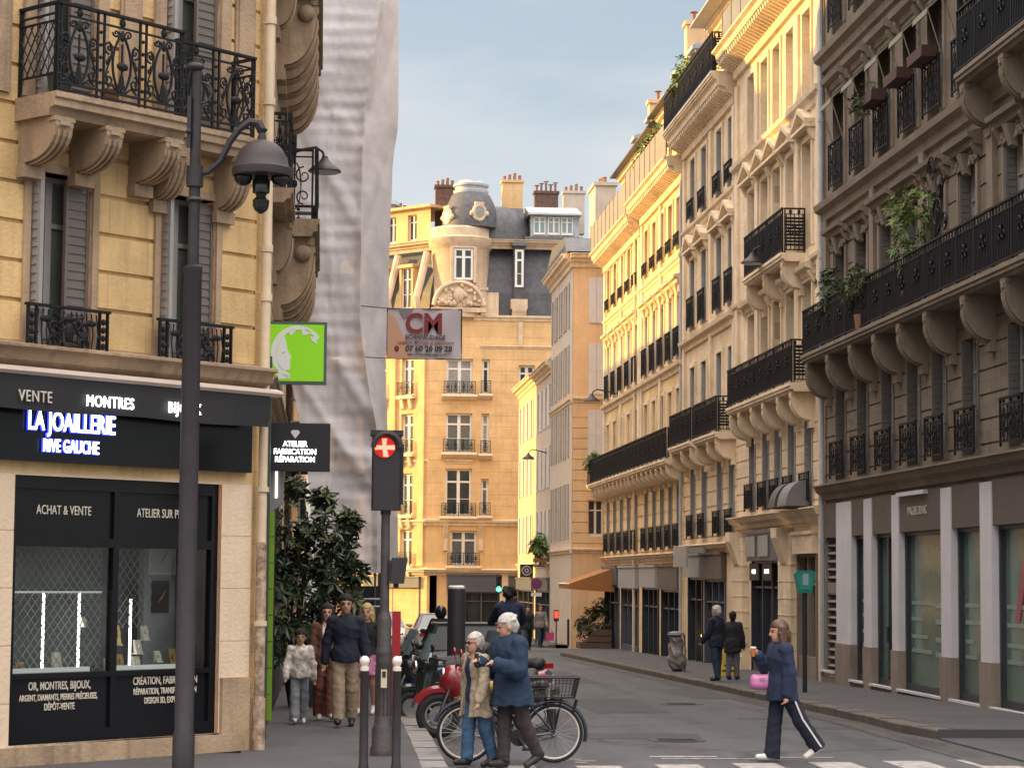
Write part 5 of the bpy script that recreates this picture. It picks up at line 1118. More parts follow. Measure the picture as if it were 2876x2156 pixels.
T = thing('dark_post', 'thick dark cylindrical post with pale cap standing among the parked motorbikes', 'post', (2.41, 40.5, gz(40.5)))
b = MB(); b.lathe([(.16, 0), (.16, 2.0), (.15, 2.06)], n=20); b.obj('shaft', mat('charcoal_post', (.03, .029, .033), rough=.6, var=.3, sc=2), T, True); b = MB(); b.lathe([(.145, 2.06), (.15, 2.09), (.12, 2.12)], n=20); b.obj('cap', M_white, T)
T = thing('information_totem', 'narrow red panel standing behind the traffic light base', 'sign', (.98, 29.4, .14))
b = MB(); b.box(-.055, .055, -.03, .03, .34, 1.62); b.obj('panel', mat('red_panel', (.30, .012, .018), rough=.4), T); b = MB(); b.tube([(0, 0, 0), (0, 0, .34)], .03, 8); b.obj('post', M_irong, T)
# green company sign and black workshop sign
T = thing('hanging_sign', 'square lime green sign with a pale profile in a ring, on the corner downpipe', 'shop sign', (-.385, 31, 5.215))
b = MB(); b.box(-.425, .425, -.06, .06, -.425, .425); b.obj('case', mat('green_grey_case', (.07, .10, .09), rough=.5), T)
b = MB(); b.box(-.385, .385, -.066, -.0605, -.385, .385); b.obj('face', glow('lime_face', (.16, .40, .004), .32), T)
M_pale = glow('pale_emblem', (.42, .43, .40), .25)
b = MB()
t = np.linspace(radians(35), radians(250), 40)
ou = [(.03 + .36 * cos(a), -.0 + .37 * sin(a)) for a in t]; inn = [(.045 + (.30 + .05 * sin((a - t[0]) / (t[-1] - t[0]) * pi * .9 + .2) * 0 - .0) * cos(a), .0 + .315 * sin(a)) for a in t]
for i in range(len(t) - 1): b.plate([ou[i], ou[i + 1], inn[i + 1], inn[i]], -.074, -.067)
prof = [(-.20, .20), (-.17, .24), (-.155, .18), (-.14, .10), (-.125, .03), (-.085, -.03), (-.075, -.07), (-.095, -.10), (-.085, -.13), (-.09, -.16), (-.085, -.20), (-.10, -.235), (-.20, -.245), (-.245, -.18), (-.27, -.06), (-.265, .06), (-.235, .15)]
b.plate([(x + .02, z) for x, z in prof][::-1], -.074, -.067)
b.plate([(-.07, .23), (0, .29), (-.03, .33), (-.09, .28)], -.074, -.067); b.plate([(.1, .24), (.22, .27), (.16, .33), (.08, .3)], -.074, -.067); b.plate([(.22, .17), (.30, .12), (.27, .22), (.2, .22)], -.074, -.067)
b.plate([(-.28, -.36), (-.05, -.35), (-.1, -.3), (-.22, -.28)], -.074, -.067); b.obj('emblem', M_pale, T)
b = MB(); b.plate([(-.175, .0), (-.13, .012), (-.17, -.012)], -.079, -.0745); b.obj('eye_mark', M_lime, T)
b = MB(); b.box(-.6, -.42, -.02, .02, .30, .34); b.box(-.6, -.42, -.02, .02, -.34, -.30); b.obj('bracket', M_blackm, T)
T = thing('hanging_sign', 'black rectangular workshop sign with white lit lettering and a small diamond', 'shop sign', (-.35, 29.5, 3.85))
b = MB(); b.box(-.45, .45, -.05, .05, -.31, .31); b.obj('case', mat('sign_black', (.008, .008, .012), rough=.5), T)
for bd, z, s_, sx in (('ATELIER', .04, .10, .86), ('FABRICATION', -.06, .10, .86), ('RÉPARATION', -.16, .10, .86)): text(bd, s_, M_ww, T, 0, -.056, z, sx=sx, bold=.016)
b = MB(); b.plate([(-.06, .19), (-.04, .22), (.04, .22), (.06, .19), (.0, .11)][::-1], -.058, -.051); b.obj('diamond_mark', mat('silver_mark', (.6, .58, .58)), T)
b = MB(); b.box(-.62, -.44, -.02, .02, .27, .30); b.box(-.62, -.44, -.02, .02, -.30, -.27); b.obj('bracket', M_blackm, T)
def walllamp(label, wall, out, z, Lr, Y, sz=1.):
    T = thing('wall_lamp', label, 'street lamp', (wall, Y, z)); d = 1 if out > wall else -1
    b = MB(); b.tube([(0, 0, -.35), (0, 0, .15)], .03, 6); b.tube([(0, 0, 0), (d * Lr * .55, 0, .12), (d * Lr * .8, 0, .16), (d * Lr * .95, 0, .08), (d * Lr, 0, -.06)], .028, 6); b.obj('arm', M_irong, T)
    b = MB(); b.lathe([(.30, -.28), (.29, -.25), (.22, -.19), (.12, -.12), (.06, -.04), (.05, .0)], (d * Lr, 0, 0), 16); b.obj('hood', M_irong, T, True)
    b = MB(); b.lathe([(.26, -.30), (.26, -.285)], (d * Lr, 0, 0), 16); b.obj('glass', mat('lamp_diffuser', (.45, .45, .43), rough=.4), T); T.scale = (sz, sz, sz)
walllamp('wall lamp with flat hood in front of the white net', -.75, 0, 8.95, .80, 36.5, .9)
walllamp('wall lamp with flat hood under the upper bowed balcony of the cream building', 11.2, 0, 10.15, .85, 54.5, .95)
walllamp('wall lamp on the golden building above its long balcony\'s far half', 11.2, 0, 9.2, .95, 86, 1.05)
walllamp('small wall lamp on the far grey house', 10.32, 0, 7.9, .9, 104, 1.0)
# evergreen tree
def leafy(name, mats, parent, pts, size, n, seed, droop=.3, loc=(0, 0, 0)):
    """pts = clumps (x,y,z,r); narrow folded leaves set in whorls on twigs"""
    random.seed(seed); b = MB()
    for _ in range(n):
        x, y, z, r = random.choice(pts); 
        while True:
            q = Vector((random.uniform(-1, 1), random.uniform(-1, 1), random.uniform(-1, 1)))
            if .35 < q.length < 1: break
        c = Vector((x, y, z)) + q * r; a0 = random.uniform(0, 6.28); m = random.randint(5, 8); sc = size * random.uniform(.65, 1.25)
        ax = (q.normalized() * .8 + Vector((random.uniform(-.4, .4), random.uniform(-.4, .4), random.uniform(.2, .9)))).normalized(); e1 = ax.orthogonal().normalized(); e2 = ax.cross(e1); b.i = random.choice((0, 0, 0, 1, 1, 2)) if len(mats) > 2 else 0
        for k in range(m):
            a = a0 + 2 * pi * k / m + random.uniform(-.25, .25); d = (e1 * cos(a) + e2 * sin(a)); tip = random.uniform(.1, .55)
            dr = (d * (1 - tip * .4) + ax * tip).normalized(); si = dr.cross(ax).normalized(); up_ = si.cross(dr); l = sc * random.uniform(.8, 1.1); w = l * .17
            p0 = c + dr * .01; p1 = c + dr * l * .5 + up_ * .02 * l; p2 = c + dr * l - Vector((0, 0, droop * l * .35)) 
            b.add([tuple(p0), tuple(p1 + si * w), tuple(p2), tuple(p1 - si * w), tuple(p1 - up_ * w * .5)], [(0, 1, 4), (1, 2, 4), (2, 3, 4), (3, 0, 4)])
    return b.obj(name, mats, parent, False, loc)
LEAF = [mat('dark_glossy_leaf', (.022, .040, .018), rough=.38, spec=.5), mat('mid_green_leaf', (.035, .058, .022), rough=.42), mat('yellowed_leaf', (.085, .10, .035), rough=.5)]
T = thing('evergreen_tree', 'bushy dark evergreen tree with long leaves on the left pavement beneath the net', 'tree', (-.28, 36.8, .12))
b = MB(); b.tube([(0, 0, 0), (.02, 0, .8), (-.05, .05, 1.5), (.05, .05, 2.3), (.0, 0, 3.3)], [.07, .06, .05, .035, .015], 8)
for p in (((-.03, 0, 1.2), (-.35, .1, 1.8), (-.45, .1, 2.4)), ((.0, .0, 1.5), (.35, -.1, 2.0), (.6, 0, 2.3)), ((.03, 0, 1.9), (.3, .2, 2.5), (.4, .2, 3.0)), ((0, 0, 2.2), (-.25, -.1, 2.8), (-.3, 0, 3.2)), ((0, 0, .9), (.4, 0, 1.3), (.65, -.1, 1.6)), ((0, 0, .7), (-.25, -.2, 1.1), (-.45, -.2, 1.4))): b.tube(p, [.03, .02, .01], 6)
b.obj('trunk', mat('brown_bark', (.06, .042, .03), rough=.9, var=.4, sc=8, bump=.5, bsc=30), T, True)
leafy('crown', LEAF, T, [(-.15, 0, 3.5, .16), (.28, .1, 3.3, .18), (-.1, 0, 2.9, .42), (.3, 0, 2.8, .36), (-.22, 0, 2.5, .42), (.15, -.1, 2.4, .5), (.62, 0, 2.62, .27), (.72, .05, 2.95, .15), (-.35, 0, 2.0, .4), (.1, 0, 1.85, .45), (.5, -.1, 2.05, .33), (.72, 0, 1.75, .28), (-.35, -.1, 1.45, .4), (.1, -.1, 1.35, .45), (.5, 0, 1.3, .34), (-.3, 0, .95, .35), (.15, 0, .9, .35), (.8, 0, 2.2, .18)], .22, 430, 3)
b = MB(); b.lathe([(.20, -.02), (.27, .42), (.28, .48), (.25, .48)], n=18); b.obj('pot', mat('dark_planter', (.02, .02, .022), rough=.6), T, True)
T = thing('hanging_sign', 'small turquoise sign hanging beyond the evergreen tree', 'shop sign', (.50, 43.2, 1.86)); b = MB(); b.plate([(-.07, -.09), (.07, -.09), (.09, .09), (-.09, .09)], -.03, .03); b.box(-.3, .1, -.01, .01, .1, .12); b.obj('face', glow('turquoise_face', (.06, .42, .30), .3), T); b = MB(); b.box(-1.25, -.1, -.012, .012, .13, .16); b.obj('bracket', M_blackm, T)
# right pavement
T = thing('post_box', 'teal tapered sign box on a dark post before the stone pier', 'sign', (9.35, 43.7, .02))
b = MB(); b.plate([(-.13, 1.93), (.13, 1.93), (.2, 2.30), (.17, 2.36), (-.17, 2.36), (-.2, 2.30)], -.09, .09); b.obj('box', mat('teal_paint', (.012, .20, .165), rough=.4), T)
b = MB(); b.plate([(-.10, 1.99), (.10, 1.99), (.15, 2.27), (-.15, 2.27)], -.1, -.091); b.i = 1; b.box(-.055, .055, -.108, -.1005, 2.08, 2.30); b.obj('front_panel', [mat('teal_face', (.02, .26, .21), rough=.35), mat('teal_label', (.28, .36, .36), rough=.5)], T)
b = MB(); b.tube([(0, 0, 0), (0, 0, 2.0)], .045, 10); b.obj('post', mat('dark_teal_post', (.012, .02, .022), rough=.5), T, True)
T = thing('litter_bin', 'street litter bin holding a grey translucent bag on the right pavement', 'litter bin', (8.95, 57.2, gz(57.2) + .14))
s_ = SDF(.03); s_.cap((0, 0, .25), (0, 0, .78), .20, .17, .05).cap((.04, -.03, .2), (0, -.05, .35), .2, .19, .05); s_.post.append(lambda F, X, Y, Z: F + .018 * np.sin(X * 31 + Z * 17) + .014 * np.sin(Y * 40 - Z * 25)); s_.obj('bag', mat('grey_bin_bag', (.22, .20, .19), rough=.35, var=.4, sc=5), T)
b = MB(); b.torus((0, 0, .92), .21, .02, 20, 6, 'z'); b.tube([(.22, 0, 0), (.24, 0, .5), (.21, 0, .93)], .025, 6); b.tube([(.22, -.08, .05), (.26, -.05, .3), (.22, 0, .45)], .015, 6); b.lathe([(.21, .93), (.2, .97), (.1, 1.0)], n=16); b.obj('frame', mat('bin_frame', (.16, .17, .17), rough=.5), T)
T = thing('a_frame_board', 'yellow pavement board standing behind the two shoppers', 'sign board', (9.75, 54.0, gz(54) + .14), -.4)
b = MB(); b.prism([(-.16, 0), (-.02, .62), (.0, .62), (-.13, 0)], -.2, .2); b.prism([(.16, 0), (.02, .62), (.0, .62), (.13, 0)], -.2, .2); b.obj('panel', mat('yellow_board', (.50, .33, .02), rough=.5, var=.6, sc=9), T)
b = MB()
for k in range(4): b.box(-.15 + .03 * k, .12 - .02 * k, -.145 + .03 * k, -.115 + .03 * k, .1 + .13 * k, .14 + .13 * k)
b.obj('scribble', M_blackm, T)
T = thing('shop_awning', 'orange brown shop awning over the flower stall at the street corner', 'awning', (11.15, 88.3, 2.1))
b = MB(); b.prism([(-1.6, 0), (1.5, 0), (1.5, -.03), (-1.6, -.03)], 0, .01)
b = MB(); M_aw = mat('orange_canvas', (.34, .14, .04), rough=.8, var=.15, sc=2)
b.add([(0, -2.0, .5), (0, 1.7, .5), (-1.75, 1.7, -.12), (-1.75, -2.0, -.12), (-1.75, 1.7, -.30), (-1.75, -2.0, -.30), (0, -2.0, -.42), (0, 1.7, -.42)], [(0, 1, 2, 3), (3, 2, 4, 5), (0, 3, 5, 6), (1, 2, 4, 7)]); b.obj('canvas', M_aw, T)
b = MB(); b.bar((-1.75, -2.0, -.12), (-1.75, 1.7, -.12), .03); b.bar((0, -1.9, -.3), (-1.75, -1.9, -.14), .02); b.bar((0, 1.6, -.3), (-1.75, 1.6, -.14), .02); b.obj('frame', M_white, T)
T = thing('flower_stall', 'stall of potted plants and bouquets under the orange awning', 'stall', (10.55, 87.2, gz(87) + .14)); b = MB()
for k in range(3): b.box(-.7 + .25 * k, .5, -.8, .6, .25 * k, .25 * k + .22)
b.obj('stand', mat('stall_wood', (.10, .06, .04), rough=.8), T)
leafy('foliage', LEAF, T, [(-.4, -.3, .6, .35), (.1, -.2, 1.0, .4), (-.2, .2, 1.3, .35), (.2, 0, 1.6, .35), (-.5, .3, .9, .3)], .16, 240, 8)
random.seed(4); b = MB()
for k in range(40): b.i = k % 3; b.ball((random.uniform(-.6, .4), random.uniform(-.8, -.3), random.uniform(.25, .7)), .05, 6)
b.obj('blossoms', [mat('dark_red_blossom', (.25, .03, .03)), mat('pale_blossom', (.5, .42, .38)), mat('pink_blossom', (.4, .12, .15))], T)
T = thing('no_parking_sign', 'round violet no parking sign on a pole by the far corner', 'road sign', (9.0, 95.2, gz(95) + .14)); b = MB(); b.tube([(0, 0, 0), (0, 0, 2.75)], .03, 6); b.obj('pole', M_irong, T)
b = MB(); b.lathe([(.24, -.05), (.24, -.03)], (0, 0, 2.5), 20, 'y'); b.i = 1; b.lathe([(.17, -.056), (.17, -.051)], (0, 0, 2.5), 20, 'y'); b.i = 0; b.plate([(-.15, 2.36), (-.1, 2.33), (.15, 2.64), (.1, 2.67)], -.062, -.057); b.i = 2; b.box(-.22, .22, -.045, -.03, 1.98, 2.14); b.obj('disc', [mat('sign_red', (.22, .03, .07)), mat('sign_violet', (.09, .04, .16)), mat('sign_white', (.6, .55, .58))], T)
T = thing('hanging_sign', 'dark square sign with a pale ring beside the far corner', 'shop sign', (9.42, 104.5, 2.52)); b = MB(); b.box(-.30, .30, -.06, .06, -.30, .30); b.obj('case', mat('plum_black', (.03, .015, .025), rough=.5), T); b = MB(); b.torus((0, -.065, 0), .2, .03, 24, 6); b.torus((0, -.065, 0), .08, .03, 12, 6); b.obj('ring_mark', mat('ring_white', (.5, .45, .48)), T); b = MB(); b.box(.3, .95, -.02, .02, .2, .25); b.obj('bracket', M_blackm, T)
T = thing('traffic_light', 'far traffic light showing green before the corner block', 'traffic light', (8.42, 108, gz(108)))
b = MB(); b.tube([(0, 0, 0), (0, 0, 2.3)], .05, 8); b.obj('post', M_irong, T); b = MB(); b.box(-.14, .14, -.1, .1, 2.3, 3.15); 
for z in (2.5, 2.75, 3.0): b.tube([(.10 * cos(a), -.14, z + .10 * sin(a)) for a in np.linspace(0, pi, 9)], .02, 5)
b.obj('signal_case', M_blackm, T); b = MB(); b.lathe([(.125, -.12), (.125, -.10)], (0, 0, 2.5), 16, 'y'); b.obj('green_lens', glow('signal_green', (.08, 1, .42), 3.5), T); b = MB(); b.lathe([(.08, -.12), (.08, -.10)], (.17, 0, 1.65), 12, 'y'); b.box(.1, .24, -.1, .1, 1.5, 1.95); b.obj('repeater', M_blackm, T); b = MB(); b.ball((.17, -.12, 1.62), .07, 8, 1, .4, 1.7); b.obj('green_repeater', glow('signal_green', (.08, 1, .42), 3.5), T)
T = thing('signal_lamp', 'small glowing red lamp on a thin pole near the tan flank', 'signal', (9.75, 94.3, gz(94) + .14)); b = MB(); b.tube([(0, 0, 0), (0, 0, 1.0)], .03, 6); b.box(-.1, .1, -.06, .06, .95, 1.42); b.obj('case', M_irong, T); b = MB(); b.box(-.07, .07, -.07, -.061, 1.1, 1.36); b.obj('lens', glow('signal_red', (1, .03, .015), 2.4), T)
T = thing('bollard', 'plain dark bollard on the far right pavement near the flower stall', 'bollard', (10.0, 84.5 + 7.5, gz(92) + .14)); b = MB(); b.lathe([(.06, 0), (.05, .1), (.045, .95), (.06, 1.0), (.02, 1.08)], n=10); b.obj('post', M_irong, T, True)
# plants, boxes and trellis on the balconies
def R1p(u, p, z): return (XR - p, 50.1 - u, z)
M_fb = mat('red_brown_planter', (.07, .032, .028), rough=.8)
for i, (u, lb, pl) in enumerate(((5.7, 'red brown flower box with a trailing green plant on a window railing', 1), (7.7, 'empty red brown flower box between the planted box and the outermost box', 0), (9.5, 'empty red brown flower box next to the upper screened balcony', 0))):
    T = thing('flower_box', lb, 'flower box', R1p(u, .3, 11.72), 0, 'flower boxes on the dark building'); b = MB(); b.prism([(-.5, 0), (.5, 0), (.55, .2), (-.55, .2)], -.14, .14); b.obj('box', M_fb, T)
    if pl: leafy('plant', [mat('olive_leaf', (.06, .08, .02), rough=.6)], T, [(0, .2, .25, .25), (-.1, .5, .1, .25)], .12, 60, 2)
M_bam = [mat('bright_bamboo_leaf', (.10, .17, .025), rough=.55), mat('bamboo_leaf', (.06, .12, .02), rough=.55), mat('pale_bamboo_leaf', (.16, .22, .05), rough=.55)]
T = thing('balcony_plant', 'bright green feathery plant rising above the long black balcony', 'plant', R1p(9.0, .38, 7.18)); b = MB(); b.lathe([(.15, 0), (.2, .35), (.16, .35)], n=12); b.obj('pot', M_pot, T); leafy('leaves', M_bam, T, [(0, 0, 1.6, .4), (0, .45, 1.35, .38), (0, -.35, 2.0, .35), (-.1, .2, 1.9, .3), (0, 0, 1.0, .3)], .17, 95, 6, .6)
T = thing('balcony_plant', 'dark wispy plant at the far end of the long black balcony', 'plant', R1p(2.5, .38, 7.18)); b = MB(); b.lathe([(.13, 0), (.17, .3), (.14, .3)], n=12); b.obj('pot', M_pot, T); leafy('leaves', [mat('dusky_leaf', (.04, .06, .02), rough=.6)], T, [(0, 0, 1.0, .4), (0, .2, 1.4, .3)], .16, 80, 7, .4)
T = thing('balcony_plant', 'trailing plant with pale flowers over the long black balcony\'s top rail', 'plant', R1p(5.6, .5, 7.18)); b = MB(); b.lathe([(.13, 0), (.17, .3), (.14, .3)], n=12); b.obj('pot', M_pot, T); leafy('leaves', [mat('olive_leaf', (.06, .08, .02)), mat('dusky_leaf', (.04, .06, .02)), mat('pale_flower', (.35, .36, .2))], T, [(0, 0, .95, .3), (-.12, .5, .9, .25), (-.15, -.4, 1.0, .25)], .14, 90, 8, .6)
T = thing('balcony_plant', 'small green plant on the corner of the golden building\'s balcony', 'plant', (10.75, 90.3, 5.95)); b = MB(); b.lathe([(.15, 0), (.2, .35), (.16, .35)], n=10); b.obj('pot', M_pot, T); leafy('leaves', M_bam, T, [(0, 0, .7, .35), (.1, 0, 1.0, .25)], .2, 60, 9)
T = thing('balcony_plant', 'mop of greenery above the shop of the far grey house', 'plant', (9.95, 103.5, 2.9)); b = MB(); b.box(-.3, .3, -.4, .4, 0, .2); b.obj('box', M_pot, T); leafy('leaves', M_bam, T, [(0, 0, .5, .5), (0, .3, .9, .4), (-.1, -.3, .7, .4)], .25, 110, 10)
T = thing('iron_trellis', 'black wrought iron scroll rising above the long balcony rail', 'trellis', R1p(11.4, .56, 8.17)); b = MB()
for cx, cz, r, a, s2 in ((0, .42, .36, -pi / 2, 1), (-.3, 1.25, .28, pi, -1), (.42, .95, .13, 0, 1), (.5, .25, .2, pi, 1)): b.tube([(0, -x, z) for x, z in spiral(cx, cz, r, 1.7, a, s2, 30)], .018, 5)
b.tube([(0, .1, 0), (0, -.1, .7), (0, .3, 1.5)], .018, 5); b.obj('scroll', M_iron, T)
for (x, z, h, mm, lb, cat) in ((3.55, 7.38, .26, M_dgreen, 'dark green tub behind the lattice end of the ornate balcony', 'tub'), (4.25, 7.38, .2, M_pot, 'small terracotta pot behind the ornate railing', 'pot')):
    T = thing('plant_pot' if h < .25 else 'tub', lb, cat, atA(x, -.38, z)); b = MB(); b.lathe([(h * .42, 0), (h * .55, h * .9), (h * .6, h), (h * .5, h)], n=14); b.obj('body', mm, T, True); b = MB(); b.lathe([(h * .5, h * .92), (h * .48, h * .95)], n=12); b.obj('soil', M_blackm, T)
for i, (u, w_) in enumerate(((7.75, .7), (8.95, 1.0))):
    T = thing('metal_hood', ('smaller dark grey curved hood on the cornice above the dark shop', 'larger light grey curved hood on the cornice beside the last window')[i], 'hood', (XR - .05, 61 - u, 3.87), -pi / 2); b = MB(); b.prism([(0, .02), (-.55, .02)] + [(-.55 * cos(a) ** .8, .02 + .6 * sin(a)) for a in np.linspace(.1, pi / 2, 8)], -w_ / 2, w_ / 2); b.obj('shell', mat(("dark_hood_grey","light_hood_grey")[i], ((.07, .07, .075), (.17, .17, .18))[i], rough=.5, var=.2, sc=3), T); b = MB(); b.box(-w_ / 2 - .03, w_ / 2 + .03, -.6, -.05, 0, .02); b.obj('base_rim', M_blackm, T)

for i, (x, y, z, s_, n, lb) in enumerate(((10.75, 67.5, 16.12, .5, 60, 'green plant behind the top balcony of the paired-window building'), (10.98, 74.5, 15.48, .5, 70, 'roof terrace shrub on the golden building nearest the top balcony'), (10.98, 77.2, 15.48, .45, 60, 'second roof terrace shrub on the golden building, beside a chimney'))):
    T = thing('roof_plant', lb, 'plant', (x, y, z)); b = MB(); b.box(-.2, .2, -.35, .35, 0, .75); b.obj('planter', M_pot, T); leafy('leaves', M_bam, T, [(0, 0, 1.2, .4), (0, .35, 1.0, .35), (0, -.3, 1.5, .3)], .22, n, 20 + i)
# ---------------------------------------------------------------- vehicles
M_rub = mat('tyre_rubber', (.015, .014, .014), rough=.85); M_chr = mat('chrome', (.55, .55, .55), rough=.18, metal=1.); M_alu = mat('alloy', (.33, .33, .34), rough=.35, metal=.8)
M_whr = mat('white_rim', (.62, .58, .52), rough=.4); M_tan = mat('tan_tyre_wall', (.27, .23, .20), rough=.8)
def wheel(par, x, z, R, r, style, y=0, name='wheel'):
    b = MB(); b.torus((0, 0, 0), R - r, r, 36, 8); o = b.obj(name, M_rub, par, True, (x, y, z)); k = MB()
    if style == 'bike':
        k.torus((0, 0, 0), R - 2 * r - .006, .013, 40, 6); k.obj('rim', M_whr, o, True); k = MB(); k.lathe([(.03, -.05), (.045, -.02), (.045, .02), (.03, .05)], (0, 0, 0), 12, 'y')
        for i in range(28):
            a = 2 * pi * i / 28; a2 = a + (.25 if i % 2 else -.25); k.bar((.035 * cos(a2), .03 * (-1) ** i, .035 * sin(a2)), ((R - 2 * r) * cos(a), 0, (R - 2 * r) * sin(a)), .0022)
        k.obj('spokes', M_alu, o)
    else:
        k.torus((0, 0, 0), R - 2 * r, .018, 32, 6, 'y', 2.4); k.lathe([(.05, -.06), (.06, -.03), (.06, .03), (.05, .06)], (0, 0, 0), 12, 'y')
        for i in range(5):
            a = 2 * pi * i / 5; k.bar((.04 * cos(a), 0, .04 * sin(a)), ((R - 2 * r) * cos(a), 0, (R - 2 * r) * sin(a)), .022)
        k.obj('rim', M_alu, o, True); k = MB(); k.lathe([(.13, -.075), (.13, -.068)], (0, 0, 0), 20, 'y'); k.obj('brake_disc', M_chr, o)
    return o
def bicycle(label, loc, rz, basket=True, group=None, paint=None):
    B = thing('bicycle', label, 'bicycle', loc, rz, group); pt = paint or mat('blue_black_paint', (.012, .016, .032), rough=.3, coat=.5)
    wheel(B, -.53, .35, .35, .021, 'bike', name='front_wheel'); wheel(B, .53, .35, .35, .021, 'bike', name='rear_wheel')
    b = MB(); t = .017
    b.tube([(.10, 0, .30), (.24, 0, .78)], t, 8); b.tube([(-.36, 0, .78), (.10, 0, .30)], .022, 8); b.tube([(-.35, 0, .72), (-.1, 0, .58), (.18, 0, .52)], t, 8); b.tube([(-.40, 0, .90), (-.35, 0, .70)], .022, 8)
    for y in (-.05, .05): b.tube([(.10, y * .6, .30), (.53, y, .35)], .011, 6); b.tube([(.22, y * .5, .70), (.53, y, .35)], .010, 6)
    b.obj('frame', pt, B, True)
    b = MB()
    for y in (-.045, .045): b.tube([(-.36, y * .6, .72), (-.42, y, .58), (-.53, y, .35)], .012, 6)
    b.obj('fork', pt, B, True)
    b = MB(); b.tube([(-.40, 0, .9), (-.42, 0, 1.0)], .014, 6); b.tube([(-.22, -.30, 1.0), (-.34, -.26, 1.03), (-.44, -.1, 1.02), (-.44, .1, 1.02), (-.34, .26, 1.03), (-.22, .30, 1.0)], .012, 6); b.obj('handlebar', M_chr, B, True)
    b = MB(); b.tube([(.24, 0, .78), (.265, 0, .88)], .014, 6); b.obj('seat_post', M_chr, B)
    s = SDF(.015); s.cap((.14, 0, .91), (.40, 0, .92), .025, .06, .03); s.cap((.38, -.06, .92), (.38, .06, .92), .045, .045, .04); s.obj('saddle', M_blackm, B)
    for x in (-.53, .53):
        b = MB(); pts = [(x + .385 * cos(a), 0, .35 + .385 * sin(a)) for a in (np.linspace(radians(-15), radians(150), 18) if x > 0 else np.linspace(radians(30), radians(160), 14))]
        b.tube(pts, .026, 6); b.obj('mudguard', pt, B, True)
    b = MB(); b.lathe([(.10, -.01), (.10, .01)], (.10, -.05, .30), 24, 'y'); b.bar((.10, -.08, .30), (.18, -.08, .17), .012); b.bar((.10, .08, .30), (.02, .08, .43), .012); b.box(.14, .23, -.15, -.09, .15, .18); b.box(-.03, .06, .09, .15, .42, .45); b.bar((.10, -.05, .40), (.53, -.05, .40), .006); b.bar((.10, -.05, .20), (.53, -.05, .31), .006); b.obj('crankset', M_blackm, B)
    b = MB(); b.box(.22, .78, -.07, .07, .765, .78)
    for y in (-.06, .06): b.bar((.53, y, .35), (.62, y, .765), .007); b.bar((.53, y, .35), (.42, y, .765), .007)
    b.bar((.76, -.02, .6), (.8, -.02, .75), .02); b.obj('rack', M_blackm, B)
    if basket:
        b = MB(); x0, x1, z0, z1 = .20, .76, .79, 1.02
        for z in np.linspace(z0, z1, 8):
            e = .05 * (z - z0) / (z1 - z0); P = [(x0 - e, -.17 - e, z), (x1 + e, -.17 - e, z), (x1 + e, .17 + e, z), (x0 - e, .17 + e, z), (x0 - e, -.17 - e, z)]
            r = .012 if z > z1 - .01 else .0035
            for p, q in zip(P, P[1:]): b.bar(p, q, r)
        for i in range(15):
            x = x0 + (x1 - x0) * i / 14; ex = x + (i / 7 - 1) * .05
            for sg in (-1, 1): b.bar((x, sg * .17, z0), (ex, sg * .22, z1), .0035 if i % 14 else .011)
        for i in range(9):
            y = -.17 + .34 * i / 8
            for xx, e in ((x0, -.05), (x1, .05)): b.bar((xx, y, z0), (xx + e, y * 1.29, z1), .0035)
        b.obj('basket', M_blackm, B)
    return B
bicycle('dark blue bicycle with white rims and a wire basket parked across the kerb', (2.285, 27.42, 0), 0)
